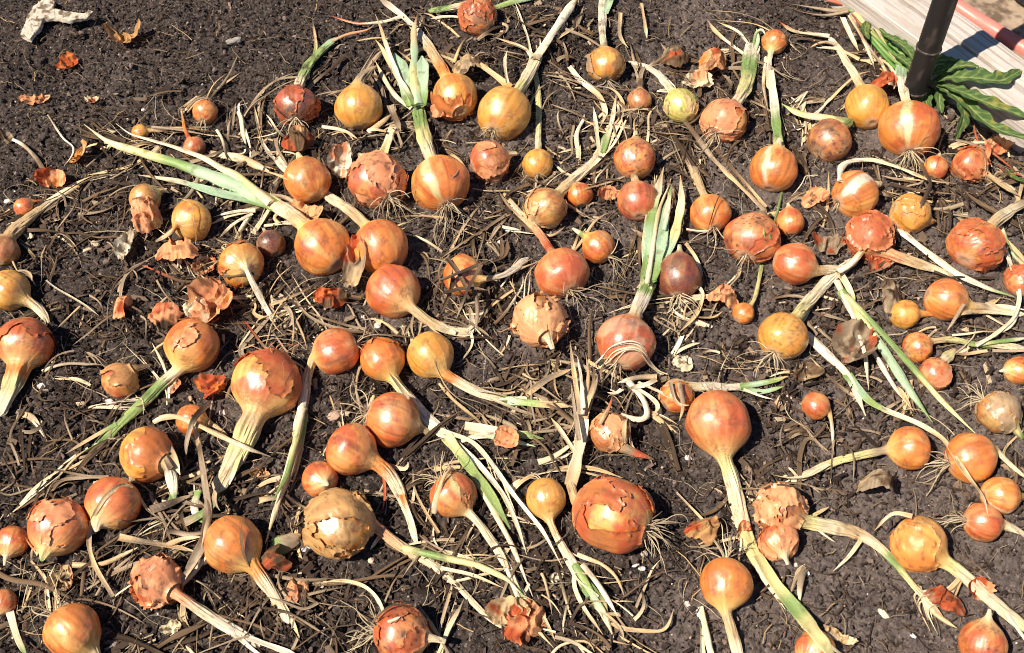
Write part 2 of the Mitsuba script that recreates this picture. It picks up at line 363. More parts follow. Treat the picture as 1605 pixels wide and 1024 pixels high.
 ('small copper onion behind the thin upright green stalk', (0.422, 0.186, 0.011), 0.0203, (-0.014, 0.966, 0.259), 1.1, 'c', (0.0051, 0.0033), [], {}),
 ('bright orange onion with one broad cream stripe', (0.527, 0.234, 0.018), 0.0372, (0.88, 0.472, 0.052), 0.9, 'o', (0.0116, 0.0078), [(0.576, 0.261, 0.02)], {'nc':'ct','st':1.65,'sw':0.3,'sc':'w','amt':0.35,'roots':6,'rl':0.02}),
 ('yellow onion with pale bands, behind the long white strap leaf', (0.602, 0.192, 0.023), 0.0299, (0.935, -0.206, -0.288), 0.99, 'g', (0.0114, 0.0077), [(0.647, 0.19, 0.01)], {'nc':'ot','st':3.6,'sw':0.2,'amt':0.4,'skin':0.3,'skc':'o','dirt':0.4}),
 ('ragged red onion with broken papery skin and a tan neck', (0.533, 0.15, 0.021), 0.0343, (0.61, -0.787, -0.095), 0.94, 'r', (0.0155, 0.0091), [(0.576, 0.11, 0.018),(0.587, 0.105, 0.017),(0.612, 0.099, 0.013),(0.634, 0.091, 0.012),(0.656, 0.059, 0.012)], {'nc':'ptcw','skin':0.5,'skc':'r','lift':1.3,'dirt':0.4}),
 ('large red orange onion with a torn wrinkled side, far right', (0.684, 0.126, 0.029), 0.0404, (0.649, 0.759, 0.052), 0.88, 'c', (0.0167, 0.0135), [(0.729, 0.178, 0.027),(0.766, 0.213, 0.01),(0.784, 0.225, 0.004),(0.8, 0.235, 0.002)], {'nc':'tcm','st':4.2,'sw':0.12,'crease':0.6,'skin':0.4,'skc':'r'}),
 ('small olive tan onion above a folded piece of skin', (-0.561, 0.223, 0.021), 0.0234, (0.812, 0.581, 0.052), 1.0, 'p', (0.0058, 0.0055), [(-0.529, 0.246, 0.021)], {'nc':'tc'}),
 ('yellow onion with its thin neck turned down to the left', (-0.481, 0.176, 0.026), 0.0307, (-0.57, -0.705, 0.423), 0.91, 'g', (0.0064, 0.0061), [(-0.499, 0.139, 0.041),(-0.514, 0.139, 0.033),(-0.527, 0.135, 0.027)], {'nc':'ottm','fl':1.25,'dirt':0.35}),
 ('small shiny orange red onion at the left above a long leaf', (-0.748, 0.216, 0.01), 0.0147, (0.765, 0.642, 0.052), 1.0, 'c', (0.0036, 0.0031), [(-0.73, 0.229, 0.01),(-0.724, 0.231, 0.01)], {'nc':'rr'}),
 ('brown onion cut by the left edge under a long straw leaf', (-0.755, 0.127, 0.014), 0.0227, (0.107, 0.993, 0.052), 0.95, 'b', (0.0182, 0.0061), [(-0.74, 0.178, 0.015),(-0.733, 0.191, 0.014),(-0.713, 0.233, 0.005),(-0.704, 0.243, 0.003),(-0.673, 0.271, 0.003)], {'nc':'ttct','fl':1.7}),
 ('half shaded yellow onion with a white neck crossing its front', (-0.395, 0.092, 0.027), 0.0326, (0.451, -0.684, 0.574), 0.89, 'g', (0.0076, 0.006), [(-0.374, 0.053, 0.046),(-0.365, 0.042, 0.024),(-0.36, 0.034, 0.015),(-0.353, 0.025, 0.009),(-0.338, 0.001, 0.005)], {'nc':'www','fl':1.2,'skin':0.3,'skc':'r','roots':8}),
 ('pale gold onion at the left edge with a hooked papery neck', (-0.726, 0.05, 0.02), 0.0295, (0.867, -0.468, -0.168), 0.98, 'g', (0.0136, 0.0096), [(-0.679, 0.026, 0.011),(-0.662, 0.002, 0.007)], {'nc':'tcc','amt':0.3}),
 ('striped copper onion at the left edge tapering into a thick pale neck', (-0.677, -0.047, 0.024), 0.0373, (-0.015, -0.998, -0.055), 0.93, 'c', (0.0289, 0.0156), [(-0.679, -0.106, 0.023),(-0.681, -0.12, 0.023),(-0.69, -0.157, 0.014)], {'nc':'oycc','fl':1.35,'skin':0.4,'skc':'r','side':[0.3,0.9,0.2]}),
 ('orange gold onion at the end of the longest green leaf', (-0.279, 0.12, 0.031), 0.0413, (-0.602, 0.797, 0.052), 1.01, 'o', (0.0208, 0.018), [(-0.328, 0.181, 0.032),(-0.358, 0.212, 0.019),(-0.373, 0.225, 0.014),(-0.388, 0.237, 0.011),(-0.416, 0.255, 0.009)], {'nc':'tcye','fl':1.45,'st':5.5,'sw':0.08,'amt':0.45,'dirt':0.35}),
 ('smooth orange onion with a long straw neck to upper left', (-0.192, 0.118, 0.034), 0.0412, (-0.526, 0.849, 0.052), 0.97, 'o', (0.0152, 0.0097), [(-0.23, 0.173, 0.037),(-0.241, 0.189, 0.032),(-0.268, 0.22, 0.018),(-0.281, 0.235, 0.012),(-0.294, 0.247, 0.009),(-0.306, 0.255, 0.011),(-0.316, 0.254, 0.022),(-0.321, 0.235, 0.053),(-0.333, 0.243, 0.054),(-0.353, 0.284, 0.022),(-0.367, 0.308, 0.01),(-0.38, 0.325, 0.006)], {'nc':'tccw','amt':0.45}),
 ('copper orange onion touching the one above, tan neck to lower right', (-0.17, 0.039, 0.031), 0.0392, (0.631, -0.756, 0.174), 0.97, 'c', (0.0128, 0.0102), [(-0.133, -0.006, 0.04),(-0.114, -0.015, 0.03),(-0.092, -0.02, 0.021),(-0.08, -0.023, 0.018),(-0.056, -0.023, 0.016)], {'nc':'ttcc','amt':0.55}),
 ('small dark stained onion with a pale green patch', (-0.36, 0.142, 0.012), 0.021, (-0.453, 0.889, 0.07), 0.99, 'k', (0.0053, 0.0034), [], {'st':4.7,'sc':'y','mould':0.5,'dirt':0.8}),
 ('orange onion smothered in blackened dry leaves', (-0.071, 0.067, 0.032), 0.0295, (0.933, -0.315, 0.174), 0.94, 'o', (0.0068, 0.0088), [(-0.029, 0.055, 0.038),(-0.017, 0.063, 0.035),(-0.006, 0.073, 0.029),(0.014, 0.103, 0.016),(0.024, 0.116, 0.012)], {'nc':'twww','dirt':0.4}),
 ('shiny red orange onion with a kinked reddish neck, near the centre', (0.072, 0.074, 0.029), 0.0388, (-0.355, 0.933, 0.052), 0.89, 'r', (0.0109, 0.0089), [(0.049, 0.133, 0.029),(0.042, 0.155, 0.021),(0.033, 0.173, 0.014),(0.024, 0.189, 0.011),(0.004, 0.214, 0.01),(-0.012, 0.245, 0.01)], {'nc':'rptct','B':'o','st':4.0,'sw':0.12,'roots':16,'rl':0.05,'fl':1.3}),
 ('large onion wrapped in pleated loose tan paper skin, near the centre', (0.038, -0.014, 0.034), 0.0375, (0.289, -0.922, 0.259), 0.97, 'b', (0.0094, 0.006), [], {'skin':0.72,'skc':'q','lift':1.6,'crease':0.8}),
 ('orange onion with a dark crease round its middle', (0.128, 0.131, 0.018), 0.0256, (-0.699, 0.701, 0.139), 0.92, 'o', (0.0084, 0.0068), [(0.1, 0.156, 0.022),(0.091, 0.166, 0.02)], {'nc':'ecc','roots':12,'rl':0.045,'st':1.8,'sc':'m','sw':0.1}),
 ('dark purple brown onion with long hanging roots behind green leaves', (0.243, 0.075, 0.022), 0.0315, (0.082, 0.981, 0.174), 1.1, 'k', (0.0079, 0.005), [], {'mould':0.3,'roots':22,'rl':0.06,'amt':0.6}),
 ('large shiny red onion under the upright green leek like leaves', (0.157, -0.051, 0.034), 0.0397, (0.328, 0.935, 0.139), 0.95, 'r', (0.017, 0.0176), [(0.179, 0.009, 0.038),(0.187, 0.033, 0.028),(0.203, 0.076, 0.015)], {'nc':'cwee','B':'c','st':4.5,'sw':0.25,'sc':'y','amt':0.4,'roots':18,'rl':0.04}),
 ('small orange bulb at the foot of a thin tall green stalk', (0.332, 0.017, 0.009), 0.0156, (0.679, 0.732, 0.052), 1.0, 'o', (0.0054, 0.0073), [(0.353, 0.045, 0.01),(0.362, 0.078, 0.009),(0.372, 0.115, 0.002),(0.377, 0.13, 0.003),(0.381, 0.139, 0.012),(0.374, 0.119, 0.056),(0.393, 0.171, 0.012),(0.402, 0.195, 0.002),(0.409, 0.215, -0.001),(0.419, 0.249, -0.0),(0.422, 0.264, 0.003),(0.423, 0.271, 0.015),(0.417, 0.26, 0.047)], {'nc':'yeee','amt':0.3}),
 ('smooth copper onion with a short straw neck pointing right', (0.414, 0.097, 0.022), 0.0318, (0.957, -0.244, -0.157), 0.99, 'c', (0.0138, 0.012), [(0.472, 0.095, 0.013),(0.486, 0.097, 0.011)], {'nc':'tccw','amt':0.25}),
 ('golden onion below the copper one, neck bent up to the right', (0.379, -0.035, 0.025), 0.0348, (0.556, 0.83, 0.052), 0.93, 'g', (0.0158, 0.0128), [(0.413, 0.014, 0.025),(0.447, 0.058, 0.011),(0.468, 0.084, 0.007),(0.516, 0.121, 0.006)], {'nc':'ycwc','roots':16,'rl':0.04,'st':3.3,'sw':0.12,'dirt':0.45,'amt':0.35}),
 ('small smooth golden onion with a thin tan neck pointing right', (0.561, 0.012, 0.013), 0.021, (0.999, 0.045, -0.012), 1.0, 'g', (0.0074, 0.0066), [(0.596, 0.013, 0.013),(0.62, 0.012, 0.015),(0.632, 0.011, 0.018),(0.636, -0.001, 0.035),(0.659, 0.017, 0.014),(0.675, 0.029, 0.008),(0.69, 0.037, 0.005),(0.703, 0.045, 0.004)], {'nc':'otct','amt':0.3}),
 ('orange onion above the thin tan neck, at the right', (0.619, 0.027, 0.027), 0.03, (0.951, -0.2, -0.237), 1.0, 'o', (0.0175, 0.008), [(0.671, 0.025, 0.013),(0.697, 0.022, 0.009),(0.733, 0.014, 0.011)], {'nc':'tcw','fl':1.5,'amt':0.35}),
 ('small speckled brown onion with a winding straw leaf to the right', (0.566, -0.048, 0.018), 0.0214, (0.906, 0.419, 0.052), 0.91, 'c', (0.0072, 0.0093), [(0.602, -0.036, 0.019),(0.615, -0.032, 0.018),(0.65, -0.041, 0.014),(0.691, -0.037, 0.008),(0.725, -0.046, 0.007)], {'nc':'tyecw','dirt':0.7}),
 ('wrinkled red onion cut off by the right edge', (0.742, 0.07, 0.016), 0.0241, (0.381, 0.922, 0.07), 1.0, 'r', (0.0061, 0.0039), [], {'crease':0.5,'skin':0.4}),
 ('round orange onion with a short green stem pointing to lower left', (-0.443, -0.051, 0.026), 0.0381, (-0.414, -0.895, -0.165), 0.94, 'o', (0.0144, 0.0106), [(-0.475, -0.096, 0.013),(-0.495, -0.123, 0.009),(-0.535, -0.175, 0.006),(-0.55, -0.205, 0.007)], {'nc':'ceggG','skin':0.35,'skc':'p','amt':0.5}),
 ('brown orange onion with cracked scraps of skin beside a white pebble', (-0.538, -0.101, 0.015), 0.0254, (0.762, 0.593, 0.259), 0.89, 'c', (0.0091, 0.0056), [(-0.506, -0.086, 0.024),(-0.496, -0.08, 0.023)], {'nc':'dd','skin':0.5,'skc':'a','side':[0.5,0.5,0.5],'lift':1.6}),
 ('very large onion with peeling copper skin and a thick pale neck', (-0.331, -0.118, 0.034), 0.0456, (-0.217, -0.972, -0.089), 0.98, 'c', (0.0318, 0.0179), [(-0.349, -0.187, 0.028),(-0.364, -0.229, 0.021),(-0.379, -0.273, 0.019)], {'nc':'tycc','fl':1.32,'skin':0.5,'skc':'r','side':[0.5,0.7,0.2],'roots':22,'rl':0.035,'rc':'p','B':'u'}),
 ('small orange onion under an arching dry leaf', (-0.429, -0.164, 0.016), 0.0205, (0.987, -0.152, -0.046), 1.0, 'o', (0.0057, 0.0041), [(-0.39, -0.177, 0.016),(-0.378, -0.187, 0.017)], {'nc':'tt'}),
 ('bright golden onion with brown torn skin on its right side', (-0.476, -0.222, 0.027), 0.0341, (0.849, -0.485, 0.208), 1.01, 'g', (0.0135, 0.0106), [(-0.434, -0.261, 0.032),(-0.43, -0.284, 0.023)], {'nc':'mwwe','skin':0.45,'skc':'r','side':[0.9,-0.2,0.1],'amt':0.3}),
 ('dull pinkish copper onion, left one of a pair at lower left', (-0.565, -0.327, 0.031), 0.0366, (-0.143, -0.974, 0.174), 0.96, 'c', (0.0141, 0.0102), [(-0.575, -0.379, 0.037)], {'nc':'ye','skin':0.45,'skc':'p','amt':0.4}),
 ('copper onion, right one of a pair at lower left, crossed by thin leaves', (-0.504, -0.294, 0.03), 0.0347, (-0.316, -0.926, 0.208), 0.9, 'c', (0.0131, 0.009), [(-0.514, -0.341, 0.039)], {'nc':'cc','amt':0.3}),
 ('deep orange onion striped by the shadows of leaves above it', (-0.345, -0.35, 0.032), 0.0354, (0.701, -0.699, -0.138), 1.0, 'o', (0.0163, 0.0088), [(-0.303, -0.394, 0.022),(-0.283, -0.418, 0.018),(-0.267, -0.447, 0.02)], {'nc':'occw','amt':0.5,'B':'r'}),
 ('red onion with shredded papery skin and a bright cream stem', (-0.431, -0.397, 0.027), 0.0302, (0.821, -0.544, 0.174), 0.94, 'r', (0.0115, 0.0105), [(-0.393, -0.423, 0.034),(-0.348, -0.447, 0.019),(-0.328, -0.457, 0.016),(-0.298, -0.473, 0.015)], {'nc':'pcww','skin':0.65,'skc':'p','lift':1.7,'dirt':0.4}),
 ('smooth bronze orange onion at the bottom left corner', (-0.521, -0.459, 0.025), 0.0325, (0.747, -0.591, -0.305), 1.0, 'o', (0.0134, 0.0121), [(-0.482, -0.492, 0.01)], {'nc':'cw','roots':16,'rl':0.05,'amt':0.25}),
 ('small copper onion half hidden at the left edge, lower part', (-0.626, -0.339, 0.014), 0.02, (-0.029, -0.984, 0.174), 0.97, 'c', (0.005, 0.0032), [], {'dirt':0.4}),
 ('copper onion sliced by the left edge near the bottom', (-0.619, -0.418, 0.012), 0.0171, (-0.033, -0.984, 0.174), 0.92, 'c', (0.0043, 0.0027), [], {'amt':0.3}),
 ('smooth copper red onion with its neck kinked sharply downward', (-0.243, -0.063, 0.03), 0.0317, (-0.934, -0.306, -0.183), 1.0, 'c', (0.0117, 0.0127), [(-0.282, -0.094, 0.018),(-0.282, -0.135, 0.014),(-0.287, -0.203, 0.013)], {'nc':'tcwy','fl':1.25,'roots':8,'rl':0.05,'amt':0.3}),
 ('orange onion with a spiky scrap of skin on top and long leaves', (-0.178, -0.075, 0.028), 0.0307, (0.493, -0.856, -0.155), 0.95, 'o', (0.013, 0.0133), [(-0.151, -0.117, 0.021),(-0.12, -0.157, 0.017),(-0.085, -0.191, 0.016)], {'nc':'ycww','amt':0.5,'skin':0.3,'skc':'o','side':[0.2,0.9,0.1]}),
 ('golden yellow onion with a thick smooth pale stem to lower right', (-0.112, -0.07, 0.032), 0.0324, (0.592, -0.794, -0.139), 0.97, 'g', (0.013, 0.0105), [(-0.08, -0.103, 0.024),(-0.07, -0.112, 0.023),(-0.037, -0.127, 0.018),(-0.0, -0.131, 0.012)], {'nc':'occe','amt':0.3}),
 ('pinkish copper onion with pale roots on its upper left', (-0.158, -0.172, 0.031), 0.0363, (0.931, -0.193, -0.31), 0.98, 'c', (0.01, 0.0081), [], {'nc':'tc','roots':14,'rl':0.05,'amt':0.5,'st':4.4,'sw':0.2,'sc':'y'}),
 ('copper orange onion in front of the pinkish one, tan neck hanging', (-0.209, -0.219, 0.033), 0.034, (0.889, -0.416, -0.191), 0.93, 'c', (0.0172, 0.0073), [(-0.161, -0.244, 0.022),(-0.153, -0.252, 0.02),(-0.144, -0.273, 0.017),(-0.13, -0.307, 0.016),(-0.12, -0.34, 0.011)], {'nc':'occw','B':'u','fl':1.35,'amt':0.4,'dirt':0.35}),
 ('small very shiny dark orange onion without any neck', (-0.247, -0.257, 0.024), 0.023, (0.419, -0.57, 0.707), 1.0, 'c', (0.0058, 0.0037), [], {'amt':0.3,'dirt':0.35}),
 ('large onion with cracked greenish tan skin, lower left of centre', (-0.217, -0.324, 0.033), 0.043, (0.974, 0.086, -0.211), 0.96, 'p', (0.0129, 0.0051), [(-0.162, -0.328, 0.018),(-0.136, -0.347, 0.011),(-0.117, -0.357, 0.01),(-0.097, -0.368, 0.012),(-0.065, -0.399, 0.015),(-0.029, -0.437, 0.011),(0.015, -0.464, 0.012)], {'nc':'ptccct','skin':0.62,'skc':'a','lift':1.0,'crease':0.5,'fl':1.2}),
 ('copper onion with a lime green slash down its side', (-0.075, -0.28, 0.026), 0.0301, (0.652, -0.747, -0.129), 0.91, 'c', (0.009, 0.0085), [(-0.046, -0.312, 0.022),(-0.032, -0.329, 0.021),(-0.026, -0.338, 0.02),(-0.015, -0.357, 0.018),(-0.0, -0.388, 0.019),(0.009, -0.406, 0.016),(0.026, -0.432, 0.013)], {'nc':'ccwww','st':1.4,'sw':0.26,'sc':'y','roots':14,'rl':0.05,'skin':0.35,'skc':'r','side':[0.7,0.6,0]}),
 ('scabby red onion cut off by the bottom edge', (-0.13, -0.462, 0.024), 0.0348, (0.965, -0.196, 0.174), 0.88, 'r', (0.0087, 0.0056), [], {'skin':0.55,'skc':'r','roots':26,'rl':0.05,'mould':0.35,'dirt':0.8}),
 ('small plain orange gold onion left of the largest onion', (0.043, -0.285, 0.026), 0.026, (0.156, -0.977, -0.147), 1.0, 'g', (0.0078, 0.013), [(0.055, -0.333, 0.022),(0.059, -0.343, 0.021),(0.085, -0.388, 0.013),(0.114, -0.432, 0.014)], {'nc':'tcwey','amt':0.4,'roots':8,'rl':0.02}),
 ('largest onion, red and gold, with tangled roots facing right', (0.127, -0.315, 0.04), 0.0485, (-0.877, 0.46, -0.139), 0.97, 'c', (0.0106, 0.0095), [(0.072, -0.254, 0.025)], {'nc':'ttc','skin':0.55,'skc':'r','roots':34,'rl':0.045,'B':'u'}),
 ('shiny brown onion with a shrivelled greyish neck to the right', (0.129, -0.185, 0.02), 0.0262, (0.645, -0.75, -0.148), 0.97, 'b', (0.0125, 0.0054), [(0.165, -0.214, 0.014),(0.186, -0.222, 0.013)], {'nc':'mrd','crease':0.5,'skin':0.5,'skc':'q'}),
 ('orange onion mostly buried in white dry leaves, pale stem to right', (0.222, -0.131, 0.022), 0.0233, (0.789, 0.613, 0.052), 0.92, 'o', (0.0115, 0.009), [(0.256, -0.115, 0.022),(0.308, -0.108, 0.008),(0.333, -0.103, 0.007)], {'nc':'cwwe','skin':0.4,'skc':'t'}),
 ('large copper onion tapering into a very long pale yellow stem', (0.272, -0.178, 0.034), 0.0421, (0.101, -0.964, -0.247), 1.01, 'c', (0.0174, 0.0148), [(0.286, -0.247, 0.013),(0.291, -0.292, 0.006),(0.296, -0.326, 0.003),(0.31, -0.368, 0.004),(0.324, -0.397, 0.006)], {'nc':'yccyye','B':'o','fl':1.4,'roots':10,'rl':0.03,'amt':0.6,'skin':0.3,'skc':'p'}),
 ('small round shiny red orange onion alone on bare soil, right of centre', (0.41, -0.142, 0.016), 0.0189, (0.868, -0.446, -0.216), 1.0, 'c', (0.0038, 0.0034), [(0.43, -0.166, 0.01),(0.426, -0.203, 0.007)], {'nc':'tww','amt':0.3}),
 ('smooth pale orange onion with its stem lying to the left', (0.523, -0.208, 0.017), 0.0294, (-0.996, -0.03, -0.085), 0.9, 'o', (0.0093, 0.0094), [(0.473, -0.213, 0.015),(0.462, -0.216, 0.015),(0.429, -0.221, 0.009),(0.362, -0.252, 0.007)], {'nc':'myycc','amt':0.3}),
 ('orange onion where the long green leaves end, far right', (0.598, -0.225, 0.023), 0.0324, (0.972, 0.231, 0.052), 0.99, 'o', (0.0062, 0.0053), [(0.653, -0.24, 0.019),(0.668, -0.254, 0.017)], {'nc':'cc','roots':16,'rl':0.05,'amt':0.4}),
 ('round orange onion with a pale rim, upper of two touching at right', (0.623, -0.28, 0.024), 0.0244, (0.984, 0.036, -0.173), 1.0, 'o', (0.0084, 0.0078), [(0.664, -0.276, 0.018)], {'nc':'ee','st':3.0,'sw':0.1,'amt':0.3}),
 ('orange onion with a cream crease, lower of two touching at right', (0.592, -0.317, 0.023), 0.0241, (0.987, -0.034, -0.154), 1.0, 'c', (0.0107, 0.0109), [(0.636, -0.324, 0.016),(0.646, -0.329, 0.014)], {'nc':'cc','st':4.2,'sw':0.1,'roots':12,'rl':0.04,'amt':0.25}),
 ('olive tan wrinkled onion near the right edge', (0.65, -0.157, 0.024), 0.0281, (0.64, -0.746, -0.185), 0.97, 'p', (0.0088, 0.0075), [], {'nc':'ye','crease':0.5,'skin':0.45,'skc':'m','roots':14,'rl':0.04}),
 ('pinkish red onion with a papery neck under the long green leaf', (0.58, -0.093, 0.019), 0.0228, (0.605, 0.794, 0.052), 0.9, 'r', (0.013, 0.0154), [(0.606, -0.062, 0.021),(0.617, -0.052, 0.019)], {'nc':'cyt','skin':0.4,'skc':'p'}),
 ('orange onion split by a dark line at the right edge', (0.698, -0.086, 0.017), 0.0202, (-0.978, -0.113, 0.174), 1.0, 'o', (0.0051, 0.0032), [], {'st':1.5,'sw':0.06,'sc':'k','dirt':0.4}),
 ('brown onion in peeling paper skin with a long bent stem to right', (0.34, -0.296, 0.021), 0.0308, (0.861, -0.494, -0.122), 0.95, 'b', (0.0168, 0.0065), [(0.385, -0.314, 0.014),(0.427, -0.321, 0.01),(0.454, -0.335, 0.009),(0.474, -0.357, 0.007),(0.492, -0.392, 0.008),(0.523, -0.44, 0.009)], {'nc':'yctceyct','skin':0.6,'skc':'q','lift':1.5,'dirt':0.5,'crease':0.5,'open':0}),
 ('pinkish dry papery bulb directly below the peeling brown onion', (0.334, -0.34, 0.014), 0.0248, (0.135, -0.93, 0.342), 0.85, 'r', (0.0062, 0.004), [], {'skin':0.6,'skc':'p','crease':0.7}),
 ('orange gold onion at lower right with a thick pale stem', (0.506, -0.345, 0.023), 0.0333, (0.775, -0.621, -0.115), 0.98, 'o', (0.0164, 0.0127), [(0.552, -0.379, 0.016),(0.59, -0.42, 0.009),(0.602, -0.434, 0.009),(0.622, -0.453, 0.008)], {'nc':'ycccy','B':'u','fl':1.35,'skin':0.3,'skc':'o','side':[-0.6,-0.3,0.1],'dirt':0.35}),
 ('smooth orange onion at bottom centre right with fan of roots above', (0.26, -0.398, 0.024), 0.0318, (-0.083, -0.987, -0.135), 0.97, 'o', (0.0126, 0.0087), [(0.261, -0.446, 0.017),(0.265, -0.467, 0.014),(0.269, -0.5, 0.014)], {'nc':'ttcc','roots':18,'rl':0.06,'amt':0.4}),
 ('dull brown orange onion at the bottom right corner', (0.557, -0.471, 0.019), 0.0272, (0.175, 0.746, 0.643), 1.01, 'c', (0.0068, 0.0043), [], {'dirt':0.5,'amt':0.4}),
 ('copper onion cut off by the bottom edge beside a green leaf', (0.357, -0.48, 0.022), 0.024, (-0.685, -0.708, 0.174), 0.96, 'c', (0.006, 0.0038), [], {'dirt':0.5}),
]
